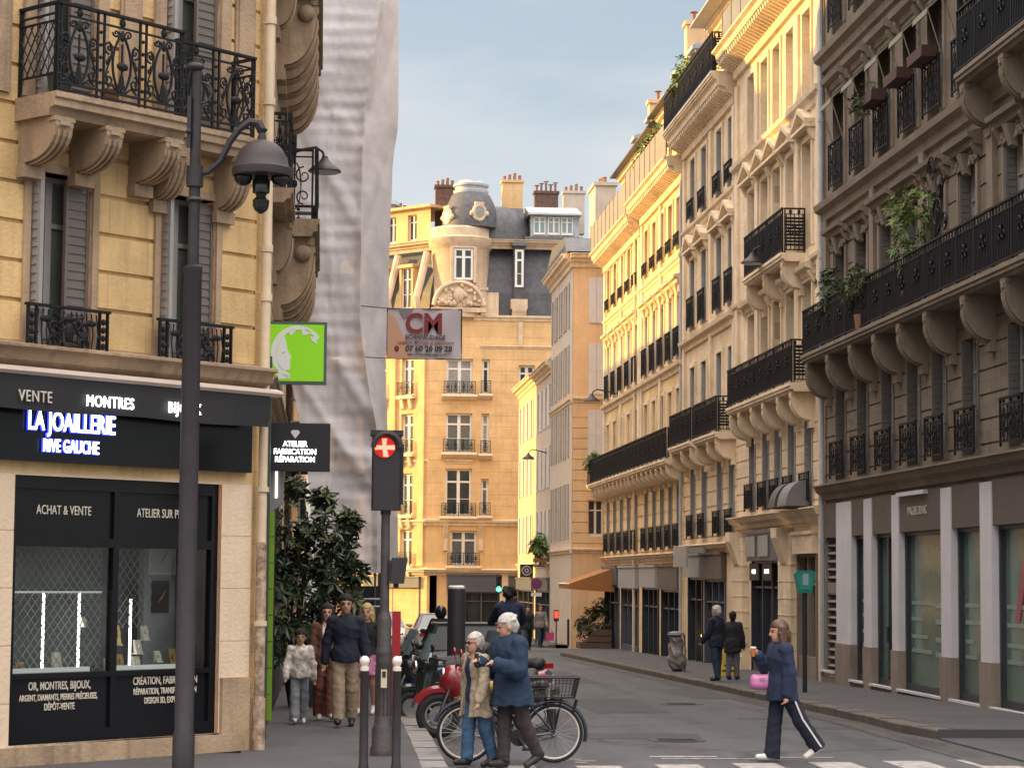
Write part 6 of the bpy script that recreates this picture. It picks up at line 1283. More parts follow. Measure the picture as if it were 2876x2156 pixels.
def moto(label, loc, rz, col, name='motorcycle', kind='sport', col2=None, box=False, shield=False):
    B = thing(name, label, 'scooter' if name == 'scooter' else 'motorcycle', loc, rz); m = mat('%s_bodywork' % col[0], col[1], rough=.25, coat=.6); R = .31 if kind == 'sport' else .26
    wheel(B, -.68, R, R, .065, 'moto', name='front_wheel'); wheel(B, .66, R, R, .075, 'moto', name='rear_wheel')
    b = MB()
    for y in (-.09, .09): b.tube([(-.68, y, R), (-.50, y, .78), (-.46, y, .92)], .025, 8)
    b.box(-.53, -.44, -.12, .12, .80, .84); b.obj('fork', M_chr, B, True)
    s = SDF(.018)
    if kind == 'sport':
        s.ell((-.12, 0, .80), (.30, .15, .13), .05); s.ell((-.48, 0, .80), (.20, .16, .20), .06); s.cap((-.42, 0, .72), (-.28, 0, .45), .15, .12, .06); s.cap((.2, 0, .72), (.78, 0, .86), .10, .06, .06)
    else:
        s.cap((-.50, 0, .45), (-.40, 0, .95), .16, .13, .08); s.cap((-.4, 0, .32), (.25, 0, .30), .15, .17, .06); s.cap((.2, 0, .50), (.72, 0, .62), .20, .15, .08); s.ell((-.47, 0, .92), (.15, .2, .12), .05)
    s.obj('bodywork', m, B)
    if col2:
        s = SDF(.018); s.ell((-.05, 0, .72), (.26, .155, .13), .03); s.ell((-.3, 0, .58), (.2, .15, .14), .05); s.obj('side_panel', mat('%s_panel' % col2[0], col2[1], rough=.2, coat=.6), B)
    s = SDF(.018); s.cap((.14, 0, .80), (.62, 0, .86), .09, .10, .06); s.cap((.1, -.06, .79), (.6, -.08, .83), .06, .07, .05).cap((.1, .06, .79), (.6, .08, .83), .06, .07, .05); s.obj('seat', M_blackm, B)
    b = MB(); b.box(-.25, .25, -.16, .16, .26, .52)
    for k in range(5): b.box(-.2, .05, -.18, .18, .40 + k * .03, .415 + k * .03)
    b.obj('engine', mat('engine_grey', (.06, .06, .065), rough=.4, metal=.5), B)
    b = MB(); b.tube([(-.2, .17, .4), (-.1, .19, .24), (.3, .19, .25), (.85, .2, .42)], [.025, .03, .05, .055], 10); b.obj('exhaust', M_chr, B, True)
    b = MB(); b.tube([(-.30, -.36, .98), (-.42, -.2, 1.0), (-.46, 0, .98), (-.42, .2, 1.0), (-.30, .36, .98)], .016, 6); b.tube([(-.22, -.39, .97), (-.32, -.35, .985)], .022, 6); b.tube([(-.22, .39, .97), (-.32, .35, .985)], .022, 6); b.obj('handlebar', M_blackm, B, True)
    for y in (-.34, .34):
        b = MB(); b.bar((-.40, y * .8, 1.0), (-.42, y, 1.14), .008); b.ball((-.42, y * 1.15, 1.17), .075, 10, .4, 1.1, .75); b.obj('mirror', m if kind == 'sport' else M_blackm, B, True)
    b = MB(); b.ball((-.62, 0, .86), .10, 14, .6, 1, 1); b.obj('headlight', M_chr, B, True); b = MB(); b.box(.80, .84, -.09, .09, .78, .86); b.obj('tail_light', mat('tail_red', (.35, .01, .01), rough=.2), B)
    b = MB(); pts = [(-.68 + (R + .035) * cos(a), 0, R + (R + .035) * sin(a)) for a in np.linspace(radians(20), radians(150), 12)]; b.tube(pts, .07, 8); b.obj('mudguard', m, B, True)
    b = MB(); b.bar((.05, -.15, .3), (.12, -.3, .02), .014); b.obj('stand', M_blackm, B); b = MB(); b.box(.83, .85, -.1, .1, .52, .68); b.obj('number_plate', mat('plate_white', (.6, .6, .58)), B)
    if box:
        s = SDF(.02); s.cap((.62, -.1, 1.05), (.62, .1, 1.05), .17, .17, .03); s.cap((.72, -.1, 1.02), (.72, .1, 1.02), .17, .17, .03); s.obj('top_case', M_blackm, B)
    if shield:
        b = MB(); n = 8
        for i in range(n):
            a0, a1 = -1.1 + 2.2 * i / n, -1.1 + 2.2 * (i + 1) / n; f = lambda a, z, r, x: (x - r * cos(a), r * 1.25 * sin(a), z); b.quad(f(a0, .98, .2, -.38), f(a1, .98, .2, -.38), f(a1, 1.36, .16, -.26), f(a0, 1.36, .16, -.26))
        b.obj('windscreen', mat('tinted_screen', (.12, .16, .18), rough=.15, spec=.4), B, True)
    return B
M1 = moto('red motorcycle with yellow side panel parked behind the bicycle', (2.32, 31.6, 0), .06, ('red', (.22, .012, .018)), col2=('yellow', (.36, .25, .05)))
moto('dark scooter with a top case parked behind the red motorcycle', (2.05, 34.3, 0), .10, ('black_green', (.012, .018, .014)), 'scooter', 'scooter', None, True, True)
moto('black motorcycle with a tall screen and top case parked behind the dark scooter', (1.92, 36.8, gz(36.8)), -.05, ('black', (.012, .012, .014)), 'motorcycle', 'sport', ('navy', (.02, .03, .10)), True, True)
moto('maxi scooter with pale windscreen parked behind the elderly couple', (3.1, 37.2, gz(37)), -.8, ('grey_blue', (.06, .08, .10)), 'scooter', 'scooter', None, False, True)
moto('black scooter parked under the scaffold\'s edge behind the black motorcycle', (1.95, 39.2, gz(39.2)), .12, ('smoke', (.02, .022, .03)), 'scooter', 'scooter', ('royal_blue', (.015, .03, .16)), False, True)
def car(label, loc, rz, col, roof=1.45, cat='car', name='parked_car', glass=None, L=4.1):
    B = thing(name, label, cat, loc, rz); m = mat('%s_car_paint' % col[0], col[1], rough=.4, coat=.15); h = L / 2
    def loft(st, mm, nm, par, close=True):
        b = MB(); n = len(st[0][1]); V = []
        for y, pr in st: V += [(x, y, z) for x, z in pr] + [(-x, y, z) for x, z in pr[::-1]]
        k = 2 * n; f = [(i * k + j, (i + 1) * k + j, (i + 1) * k + (j + 1) % k, i * k + (j + 1) % k) for i in range(len(st) - 1) for j in range(k)]
        f += [tuple(range(k)), tuple(range((len(st) - 1) * k, len(st) * k))[::-1]]; b.add(V, f); return b.obj(nm, mm, par, True)
    pr = lambda w, t, z0=.2: [(w * .86, z0), (w * .98, z0 + .12), (w, .5), (w * .985, min(.68, t - .06)), (w * .95, t - .04), (w * .80, t), (0.05, t + .02)]
    loft([(-h, pr(.70, .60, .26)), (-h + .12, pr(.80, .70, .2)), (-h + .55, pr(.86, .82)), (-h + 1.15, pr(.88, .93)), (0, pr(.88, .96)), (h - .6, pr(.88, .98)), (h - .15, pr(.84, .95)), (h, pr(.76, .80, .28))], m, 'body', B)
    y0, y1, y2, y3 = -h + 1.05, -h + 1.75, h - .75, h - .25; zb = .93; wb, wt = .80, .60
    rf = MB(); rf.slab([(-wt, y1), (wt, y1), (wt + .02, (y1 + y2) / 2), (wt, y2), (-wt, y2), (-wt - .02, (y1 + y2) / 2)], roof - .05, roof); ro = rf.obj('roof', m, B)
    b = MB()
    for sg in (-1, 1):
        b.bar((sg * wb, y0, zb), (sg * wt, y1, roof - .03), .035); b.bar((sg * wb, y3, zb), (sg * wt, y2, roof - .03), .045); b.bar((sg * .815, (y1 + y2) / 2, zb), (sg * wt, (y1 + y2) / 2, roof - .03), .03)
    b.obj('pillar', m, B)
    g = glass or mat('car_glass', (.05, .06, .065), rough=.05, spec=.9)
    def pane(nm, *q):
        b = MB(); b.quad(*q); b.obj(nm, g, B)
    pane('windscreen', (-wb, y0, zb), (wb, y0, zb), (wt, y1, roof - .04), (-wt, y1, roof - .04)); pane('rear_window', (wb, y3, zb), (-wb, y3, zb), (-wt, y2, roof - .04), (wt, y2, roof - .04))
    for sg in (-1, 1): pane('side_window', (sg * .81, y0, zb), (sg * .81, y3, zb), (sg * wt, y2, roof - .04), (sg * wt, y1, roof - .04))
    for x in (-.80, .80):
        for y in (-h + .75, h - .75):
            w = MB(); w.torus((0, 0, 0), .24, .075, 28, 8, 'x'); o = w.obj('wheel', M_rub, B, True, (x, y, .31)); k = MB(); k.lathe([(.2, -.06), (.2, .06)], (0, 0, 0), 16, 'x'); k.obj('hubcap', M_alu, o)
    for x in (-.6, .6):
        b = MB(); b.ball((x, -h + .12, .66), .12, 10, 1.2, .6, .7); b.obj('headlight', M_chr, B, True); b = MB(); b.box(x - .12, x + .12, h - .05, h + .01, .68, .80); b.obj('tail_light', mat('tail_red', (.35, .01, .01), rough=.2), B)
        b = MB(); b.ball((x * 1.58, y0 + .25, 1.0), .1, 8, 1, .6, .7); b.obj('door_mirror', m, B, True)
    b = MB(); b.box(-.25, .25, -h - .02, -h + .03, .38, .50); b.obj('number_plate', mat('plate_white', (.6, .6, .58)), B); b = MB(); b.box(-.45, .45, -h - .005, -h + .1, .52, .60); b.obj('grille', M_blackm, B)
    return B
car('dark car with a pale roof edge parked along the left kerb beyond the motorbikes', (2.85, 44.5, gz(44.5)), 0, ('dark_blue', (.010, .014, .02)), 1.42, glass=mat('reflecting_windscreen', (.010, .013, .015), rough=.3, spec=.12))
car('white car parked farther along the left kerb beyond the dark car', (2.4, 88, gz(88)), 0, ('white', (.6, .6, .58)), 1.48)
car('silver car waiting near the far end of the street', (4.2, 82, gz(82)), pi, ('silver', (.34, .36, .38)), 1.45)
# ---------------------------------------------------------------- people
M_skin = mat('light_skin', (.50, .27, .185), rough=.55, var=.15, sc=9); M_skin2 = mat('tan_skin', (.42, .235, .155), rough=.55, var=.15, sc=9); M_eye = mat('dark_eye', (.02, .015, .012), rough=.3); M_lip = mat('lip', (.32, .10, .085), rough=.5)
def cloth(name, col, **k): return mat(name, col, rough=.9, var=k.pop('var', .25), sc=k.pop('sc', 14), bump=.3, bsc=60, **k)
def person(label, loc, rz, H=1.75, hip=(18, -16), knee=(4, 18), sh=(-12, 14), el=(18, 20), ab=(8, 8), inn=(0, 0), lean=0, yaw=0, skin=M_skin, vox=.013,
           hair=('short', None), top=None, over=None, legs=None, shoes=None, group=None, glasses=False, bag=None, hs=1.13, build=1., tilt=0):
    h = H; tl = math.tan(radians(lean))
    def ln(p): return np.array([p[0], p[1] - max(0, p[2] - .53 * h) * tl, p[2]])
    J = {}
    for i, sg in ((0, -1), (1, 1)):
        a = radians(hip[i]); k = a - radians(knee[i]); p0 = np.array([sg * .052 * h, 0, .53 * h]); p1 = p0 + .245 * h * np.array([0, -sin(a), -cos(a)]); p2 = p1 + .245 * h * np.array([0, -sin(k), -cos(k)])
        fa = max(-.25, min(1.0, -k * .9 if k < 0 else -k * .35)); ft = p2 + .108 * h * np.array([0, -cos(fa), -sin(fa)]) + np.array([0, 0, -.012 * h]); J[i] = [p0, p1, p2, ft]
    zmin = min(min(J[i][2][2] - .040 * h, J[i][3][2] - .022 * h) for i in (0, 1)); off = np.array([0, 0, -zmin])
    for i in (0, 1): J[i] = [p + off for p in J[i]]
    ln2 = lambda p: ln(np.array(p, float)) + off
    A = {}
    for i, sg in ((0, -1), (1, 1)):
        s0 = ln2((sg * .098 * h * build, 0, .803 * h)); a = radians(sh[i]); b_ = a + radians(el[i]); o = radians(ab[i])
        d1 = np.array([sg * sin(o), -sin(a) * cos(o), -cos(a) * cos(o)]); e = s0 + .172 * h * d1
        d2 = np.array([sg * sin(o) * .5 - sg * sin(radians(inn[i])), -sin(b_), -cos(b_)]); d2 /= np.linalg.norm(d2); w = e + .145 * h * d2; A[i] = [s0, e, w, d2]
    pel, wai, che, nec = ln2((0, 0, .545 * h)), ln2((0, 0, .63 * h)), ln2((0, -.004 * h, .745 * h)), ln2((0, .008 * h, .83 * h)); hb = ln2((0, -.004 * h, .87 * h))
    cy, sy_ = cos(radians(yaw)), sin(radians(yaw)); ct, st_ = cos(radians(tilt)), sin(radians(tilt))
    Rz = np.array([[cy, -sy_, 0], [sy_, cy, 0], [0, 0, 1]]); Rx = np.array([[1, 0, 0], [0, ct, st_], [0, -st_, ct]]).T; RH = Rz @ Rx
    hk = hs * h; HP = lambda x, y, z: hb + RH @ (np.array([x, y, z]) * hk)          # head space, units of body height above the neck's top
    B = SDF(vox); kk = .022 * h
    B.cap(pel, wai, .085 * h, .070 * h, kk, .72).cap(wai, che, .070 * h, .084 * h * build, kk, .72).cap(che, nec, .084 * h * build, .045 * h, kk, .7).cap(A[0][0], A[1][0], .036 * h, .036 * h, kk).cap(nec, hb, .031 * h, .030 * h, kk)
    B.ell(HP(0, .004, .068), (.0425 * hk, .053 * hk, .052 * hk), .02, RH.T).ell(HP(0, -.016, .030), (.033 * hk, .037 * hk, .044 * hk), .02, RH.T).ell(HP(0, -.030, .004), (.017 * hk, .018 * hk, .015 * hk), .012, RH.T)
    B.cap(HP(0, -.049, .058), HP(0, -.0595, .037), .0055 * hk, .0075 * hk, .010).cap(HP(-.022, -.046, .064), HP(.022, -.046, .064), .008 * hk, .008 * hk, .012)
    for sg in (-1, 1): B.ell(HP(sg * .043, .004, .046), (.007 * hk, .015 * hk, .019 * hk), .006, RH.T)
    for i, sg in ((0, -1), (1, 1)):
        p = J[i]; B.cap(p[0], p[1], .056 * h, .038 * h, kk).cap(p[1], p[2], .036 * h, .022 * h, kk).cap(p[2], p[2] + (p[3] - p[2]) * .8, .020 * h, .012 * h, .01)
        s0, e, w, d = A[i]; B.cap(s0, e, .030 * h, .023 * h, .015).cap(e, w, .023 * h, .0155 * h, .01)
        X = np.array([1., 0, 0]); side = X - d * (X @ d); side /= np.linalg.norm(side); nr = np.cross(d, side); bend = (-nr if nr[1] > 0 else nr)
        if abs(inn[i]) > 20: bend = bend + np.array([0, 0, .3]); bend /= np.linalg.norm(bend)
        pc = w + d * .026 * h; B.cap(w, pc + d * .02 * h, .014 * h, .019 * h, .01, 1.)
        for f in range(4):
            q0 = w + d * .045 * h + side * (f - 1.5) * .0088 * h; l = (.024, .028, .026, .02)[f if sg > 0 else f] * h; q1 = q0 + (d * .85 + bend * .4) * l; q2 = q1 + (d * .45 + bend * .8) * l * .9
            B.cap(q0, q1, .0052 * h, .0048 * h, .004).cap(q1, q2, .0048 * h, .0042 * h, .004)
        th = w + d * .02 * h + side * (-sg) * .016 * h; B.cap(th, th + (d * .6 + side * (-sg) * .5 + bend * .5) * .03 * h, .006 * h, .005 * h, .006)
    def fm(c):
        q = (c - hb) @ RH / hk; m = np.zeros(len(c)); front = q[:, 1] < -.036
        for sg in (-1, 1):
            m[front & (np.abs(q[:, 0] - sg * .0175) < .0085) & (np.abs(q[:, 2] - .0565) < .0042)] = 1
            m[front & (np.abs(q[:, 0] - sg * .018) < .0115) & (np.abs(q[:, 2] - .0685) < .0028)] = 1
        m[front & (np.abs(q[:, 0]) < .0135) & (np.abs(q[:, 2] - .0185) < .0045)] = 2; return m
    P = B.obj('person', [skin, M_eye, M_lip], None, fm, loc, rz); tag(P, label, 'person', group)
    wr = lambda amp, s: (lambda F, X, Y, Z: F + amp * (np.sin(X * 37 + Z * 23 + s) * np.sin(Z * 31 - Y * 29 + s) + .6 * np.sin(Z * 52 + X * 19 - Y * 33 + s)))
    if legs:
        m, wd, fl = legs; S_ = SDF(vox); S_.cap(pel + [0, 0, .045 * h], pel - [0, 0, .01 * h], .082 * h, .088 * h, .02 * h, .76)
        for i in (0, 1):
            p = J[i]; an = p[2] + (p[1] - p[2]) * .10; S_.cap(p[0], p[1], .053 * h * min(wd, 1.08), .047 * h * wd, .014 * h).cap(p[1], p[2] + (p[2] - p[1]) * (.06 if fl <= 1.2 else .25), .047 * h * wd, .036 * h * wd * fl, .012 * h, 1., (lambda X, Y, Z, q=p[2] + (p[2] - p[1]) * (-.02 if fl <= 1.2 else .06), d=(p[2] - p[1]) / np.linalg.norm(p[2] - p[1]): (X - q[0]) * d[0] + (Y - q[1]) * d[1] + (Z - q[2]) * d[2]))
        S_.post.append(wr(.002, 1)); S_.post.append(lambda F, X, Y, Z: F + .005 * np.sin(X * 40 + Y * 44 + 2 * np.sin(Z * 9)) * np.sin(Z * 7 + 1) - .004 * np.maximum(0, np.sin(Z * 40 - Y * 24 + X * 10)) ** 3); S_.obj('trousers', m, P)
    if shoes:
        for i in (0, 1):
            p = J[i]; S_ = SDF(vox * .8); d = p[3] - p[2]; S_.cap(p[2] - d * .2 + [0, 0, -.006 * h], p[2] + d * .3 + [0, 0, -.004 * h], .027 * h, .027 * h, .015).cap(p[2] + d * .3 + [0, 0, -.008 * h], p[3], .027 * h, .021 * h, .015); S_.cap(p[2] - d * .2 + [0, 0, -.032 * h], p[3] + [0, 0, -.009 * h], .013 * h, .012 * h, .01); S_.obj('shoe', shoes, P)
    def garment(name, m, hem, ex, sleeve=1., opn=0., collar=.0, flare=.0, k=.02, seed=0, hood=0):
        S_ = SDF(vox); hz = hem * h + off[2]; cut = lambda X, Y, Z: hz + .008 * np.sin(X * 25 + Y * 18) - Z
        g = ex * h
        S_.cap(wai, che, .074 * h + g, .088 * h * build + g, k, .78, cut).cap(che, nec - [0, 0, .012 * h], .088 * h * build + g, .050 * h + g * .5, k, .74, cut).cap(A[0][0], A[1][0], .034 * h + g * .5, .034 * h + g * .5, k)
        low = pel * 1; low[2] = min(hz - .02, pel[2] - .01); lowp = low + np.array([0, 0, 0])
        S_.cap(wai, pel, .074 * h + g, .095 * h + g, k, .82, cut).cap(pel, lowp, .095 * h + g, (.096 + flare) * h + g, k, .86, cut)
        for i in (0, 1):
            s0, e, w, d = A[i]; wv = e + (w - e) * sleeve; S_.cap(s0, e, .033 * h + g * .65, .030 * h + g * .65, k).cap(e, wv, .031 * h + g * .7, .024 * h + g * .6, .012 * h)
        if hood: S_.cap(nec + [-.05 * h, .045 * h, .0], nec + [.05 * h, .045 * h, .0], .036 * h, .036 * h, .03).cap(nec + [-.055 * h, -.01 * h, .008 * h], nec + [-.03 * h, .045 * h, .01 * h], .02 * h, .03 * h, .02).cap(nec + [.055 * h, -.01 * h, .008 * h], nec + [.03 * h, .045 * h, .01 * h], .02 * h, .03 * h, .02)
        if collar: S_.cap(nec - [0, 0, .01 * h], nec + [0, 0, collar * h], .046 * h, .043 * h, .01, .9)
        S_.post.append(wr(.0022, seed)); S_.post.append(lambda F, X, Y, Z: F + .0055 * np.sin(X * 34 + Y * 26 + 2.2 * np.sin(Z * 8 + seed)) * np.sin(Z * 11 + X * 7 + seed) - .004 * np.maximum(0, np.sin(Z * 46 + X * 22 - Y * 18 + seed)) ** 3)
        if opn:
            S_.post.append(lambda F, X, Y, Z: np.maximum(F, np.minimum(opn * h * (1.0 - .25 * np.clip((Z - hz) / (.3 * h), 0, 1)) - np.abs(X + .01 * h), np.minimum(-.02 * h - (Y - (0 - (np.clip(Z - off[2] - .53 * h, 0, 9)) * tl)), nec[2] - .015 * h - Z + .2))))
        return S_.obj(name, m, P)
    if top: garment('top', **top)
    if over: garment(over.pop('gname', 'coat'), **over)
    if hair[1]:
        S_ = SDF(vox); st = hair[0]
        def face(X, Y, Z):
            q = np.stack([X - hb[0], Y - hb[1], Z - hb[2]], -1) @ RH / h; zc = .0895 if st != 'fringe' else .076
            return np.minimum(np.minimum((-.016) - q[..., 1], zc - q[..., 2]), .2) * hk
        S_.ell(HP(0, .009, .071), (.0485 * hk, .0605 * hk, .060 * hk), .02, RH.T, face)
        if st == 'short': S_.cap(HP(0, .04, .045), HP(0, .035, .025), .035 * hk, .028 * hk, .02, 1., face)
        if st == 'curly':
            for i in range(26): a = i * 2.4; z = .05 + .075 * (i % 7) / 7; r = .05 * sqrt(max(.1, 1 - ((z - .06) / .07) ** 2)); S_.ell(HP(r * sin(a), .012 + r * cos(a), z), (.02 * hk,) * 3, .01, None, face)
        if st in ('long', 'bob', 'fringe', 'mid'):
            n = dict(long=.055, mid=.035).get(st, .015)
            for sg in (-1, 1): S_.cap(HP(sg * .036, .012, .07), HP(sg * .042, .008, -n), .026 * hk, .024 * hk, .02, 1., face)
            S_.cap(HP(0, .03, .07), HP(0, .04, -n), .036 * hk, .036 * hk, .02, 1.)
        if st == 'bun': S_.ell(HP(0, .07, .08), (.026 * hk,) * 3, .01); S_.cap(HP(0, .04, .04), HP(0, .045, .0), .025 * hk, .018 * hk, .02)
        rg = random.Random(len(label)); LL = dict(long=-.055, mid=-.035, bob=-.015)
        if st in LL:
            for i in range(22):
                a = rg.uniform(.7, 5.58); r = rg.uniform(.046, .060); n = LL[st] + rg.uniform(-.018, .016); S_.cap(HP(r * sin(a) * .95, .012 - r * cos(a), .045), HP(r * sin(a) * 1.1, .014 - r * cos(a) * 1.05, n), .009 * hk, .004 * hk, .008)
        if st == 'short':
            for i in range(26):
                a = rg.uniform(0, 6.28); e = rg.uniform(.25, 1.45); d = np.array([cos(e) * sin(a), cos(e) * cos(a) * 1.15, sin(e)]); c0 = np.array([0, .009, .068]); S_.cap(HP(*(c0 + d * .046)), HP(*(c0 + d * .056 + np.array([0, .012, .0]))), .011 * hk, .005 * hk, .008, 1., face)
        S_.post.append(lambda F, X, Y, Z: F + .003 * np.sin(X * 110 + Z * 20) * np.sin(Y * 120 - Z * 16)); S_.obj('hair', hair[1], P)
    if glasses:
        b = MB(); 
        for sg in (-1, 1):
            c = HP(sg * .018, -.056, .056); b.ball(tuple(c), .014 * hk, 8, 1, .45, .8); b.bar(tuple(HP(sg * .03, -.05, .058)), tuple(HP(sg * .044, 0, .055)), .004)
        b.bar(tuple(HP(-.01, -.056, .058)), tuple(HP(.01, -.056, .058)), .004); b.obj('sunglasses', M_eye, P)
    P['hands'] = 0; del P['hands']
    return P, A, J, HP
g_ = dict
M_hw = mat('white_hair', (.52, .48, .45), rough=.75, var=.6, sc=60, ys=(1, 1, .2)); M_hd = mat('dark_hair', (.014, .010, .008), rough=.85, var=.7, sc=60, ys=(1, 1, .15)); M_hb = mat('auburn_hair', (.10, .045, .024), rough=.5, var=.75, sc=60, ys=(1, 1, .12)); M_hbl = mat('blond_hair', (.48, .33, .13), rough=.6, var=.6, sc=60, ys=(1, 1, .15))
M_nav = cloth('navy_cloth', (.012, .020, .055)); M_navd = cloth('dark_navy_cloth', (.010, .014, .030)); M_teal = cloth('petrol_blue_cloth', (.009, .027, .060)); M_bei = cloth('speckled_beige_cloth', (.36, .29, .205), var=.55, sc=22); M_jean = cloth('blue_denim', (.045, .10, .19), var=.5, sc=7); M_jeand = cloth('dark_denim', (.015, .035, .06))
M_kha = cloth('khaki_cloth', (.32, .24, .165)); M_bro = cloth('brown_cloth', (.13, .060, .035)); M_rbr = cloth('red_brown_cloth', (.20, .07, .055)); M_gre = cloth('pale_grey_denim', (.27, .28, .31), var=.45, sc=6); M_blk = cloth('black_cloth', (.012, .012, .015)); M_gtr = cloth('grey_trousers', (.12, .12, .14)); M_dbr = cloth('dark_brown_trousers', (.045, .034, .034))
M_pat = cloth('white_patterned_jacket', (.74, .66, .60), var=.75, sc=13); M_pink = cloth('pink_print', (.62, .22, .42), var=.6, sc=18); M_wsh = mat('white_trainer', (.60, .56, .53), rough=.6); M_dsh = mat('dark_shoe', (.02, .018, .018), rough=.5)
person('girl in a white patterned jacket and grey jeans walking on the left pavement', (-.27, 32.3, .14), .06, 1.27, (9, -8), (4, 10), (10, -10), (16, 14), (14, 14), skin=M_skin2, vox=.010, hs=1.32, hair=('bun', M_hd), over=g_(gname='jacket', m=M_pat, hem=.50, ex=.024, collar=.008, seed=2), legs=(M_gre, 1.12, 1.35), shoes=M_wsh)
person('woman with long dark hair in a brown cardigan and rust trousers beside the girl', (.10, 33.0, .14), .03, 1.64, (-7, 10), (9, 4), (6, -6), (14, 18), (8, 8), vox=.012, hair=('long', M_hd), top=g_(m=M_wsh, hem=.55, ex=.0), over=g_(gname='cardigan', m=M_bro, hem=.46, ex=.012, opn=.035, seed=3), legs=(M_rbr, 1.15, 1.4), shoes=M_wsh, glasses=False)
person('man in a navy sweatshirt and khaki trousers walking on the left pavement', (.36, 31.7, .14), -.03, 1.78, (9, -9), (4, 11), (-6, -4), (10, 14), (13, 13), skin=M_skin2, vox=.012, hair=('short', M_hd), over=g_(gname='sweatshirt', m=M_navd, hem=.49, ex=.014, collar=.012, seed=4), legs=(M_kha, 1.06, 1.15), shoes=M_dsh, build=1.08)
person('blond woman in a pink print skirt half hidden behind the traffic light', (.70, 34.3, .14), -.2, 1.63, (6, -10), (6, 16), (20, 0), (110, 15), (10, 8), vox=.015, hair=('bob', M_hbl), top=g_(m=M_blk, hem=.54, ex=.006), over=g_(gname='skirt', m=M_pink, hem=.36, ex=.002, sleeve=.3, flare=.03), shoes=M_wsh)
# elderly couple crossing
person('elderly woman with short white hair and an open speckled beige coat crossing the road', (1.84, 26.75, 0), -.95, 1.53, (8, -9), (4, 12), (-10, 8), (10, 16), (12, 12), vox=.011, hair=('short', M_hw), yaw=-8, glasses=True, top=g_(m=M_nav, hem=.5, ex=.002, collar=.03), over=g_(m=M_bei, hem=.375, ex=.022, opn=.05, flare=.03, seed=6), legs=(M_jean, 1.08, 1.15), shoes=M_dsh, lean=4)
PM, AM, _, _ = person('elderly man with white hair in a long navy jacket crossing the road', (2.24, 26.6, 0), -1.0, 1.76, (5, -15), (4, 14), (8, 12), (104, 96), (12, 12), (22, 26), vox=.011, hair=('short', M_hw), yaw=-22, tilt=12, lean=5, top=g_(m=M_blk, hem=.5, ex=.0, collar=.02), over=g_(gname='jacket', m=M_teal, hem=.41, ex=.040, flare=.03, collar=.035, hood=1, seed=8), legs=(M_dbr, 1.05, 1.0), shoes=M_dsh, build=1.1)
def held(P, p):
    c, s = cos(P.rotation_euler.z), sin(P.rotation_euler.z); return (P.location.x + p[0] * c - p[1] * s, P.location.y + p[0] * s + p[1] * c, P.location.z + p[2])
w = AM[0][2] + AM[0][3] * .10
b = MB(); b.box(-.036, .036, -.005, .005, -.07, .07); b.box(-.03, .03, -.0065, -.005, -.055, .06); tag(b.obj('phone', mat('dark_phone', (.03, .03, .035), rough=.2), None, False, held(PM, w), PM.rotation_euler.z), 'dark phone held by the elderly man in the navy jacket', 'phone')
# woman crossing at the right
PW, AW, JW, _ = person('woman with auburn hair in a navy jacket and side-striped trousers crossing on the right', (5.63, 27.62, 0), -1.32, 1.70, (8, -26), (2, 10), (14, -4), (128, 14), (8, 8), (16, 0), vox=.011, hair=('mid', M_hb), yaw=-6, tilt=6, lean=3, top=g_(m=cloth('maroon_scarf', (.05, .012, .014)), hem=.55, ex=.004, collar=.04), over=g_(gname='jacket', m=M_nav, hem=.44, ex=.026, seed=9, flare=.01), legs=(M_navd, 1.12, 1.45), shoes=M_wsh)
b = MB()
for i, sg in ((1, 1),):
    p = JW[i]
    for a, c in ((p[0], p[1]), (p[1], p[2])):
        for k in range(5):
            t0, t1 = k / 5, (k + 1) / 5; r = lambda t: (.068 * (1 - t) + .056 * t) * 1.7 if a is p[0] else (.056 * (1 - t) + .06 * t) * 1.72
            q0, q1 = a + (c - a) * t0, a + (c - a) * t1
            b.quad((q0[0] + r(t0) + .004, q0[1] - .012, q0[2]), (q1[0] + r(t1) + .004, q1[1] - .012, q1[2]), (q1[0] + r(t1) + .004, q1[1] + .014, q1[2]), (q0[0] + r(t0) + .004, q0[1] + .014, q0[2]))
b.obj('side_stripe', mat('white_stripe', (.55, .52, .53), rough=.8), PW)
w = AW[0][2] + AW[0][3] * .085
T = thing('paper_cup', 'orange brown cup with a white lid held by the woman with auburn hair', 'cup', held(PW, w + np.array([0, -.03, -.03]))); b = MB(); b.lathe([(.028, -.04), (.038, .06)], n=14); b.obj('cup', mat('orange_cup', (.42, .14, .04), rough=.5), T, True); b = MB(); b.lathe([(.041, .06), (.04, .075), (.03, .08)], n=14); b.obj('lid', M_wsh, T, True)
T = thing('handbag', 'small pink handbag worn across the body by the woman with auburn hair', 'handbag', held(PW, np.array([-.12, -.22, .93])), -.1)
s = SDF(.012); s.cap((-.08, 0, .0), (.10, 0, .0), .07, .07, .03).cap((-.08, 0, .06), (.08, 0, .06), .06, .06, .03); s.post.append(lambda F, X, Y, Z: F + .006 * np.sin(X * 30 + Z * 20) * .5); s.obj('body', mat('pink_leather', (.50, .16, .36), rough=.4, var=.2, sc=8), T)
b = MB(); b.tube([(.08, 0, .11), (.14, .02, .3), (.22, .06, .52)], .008, 6); b.obj('strap', mat('pale_pink_strap', (.55, .30, .36), rough=.5), T)
b = MB(); b.box(-.03, .03, -.075, -.068, .05, .08); b.obj('clasp', M_chr, T)
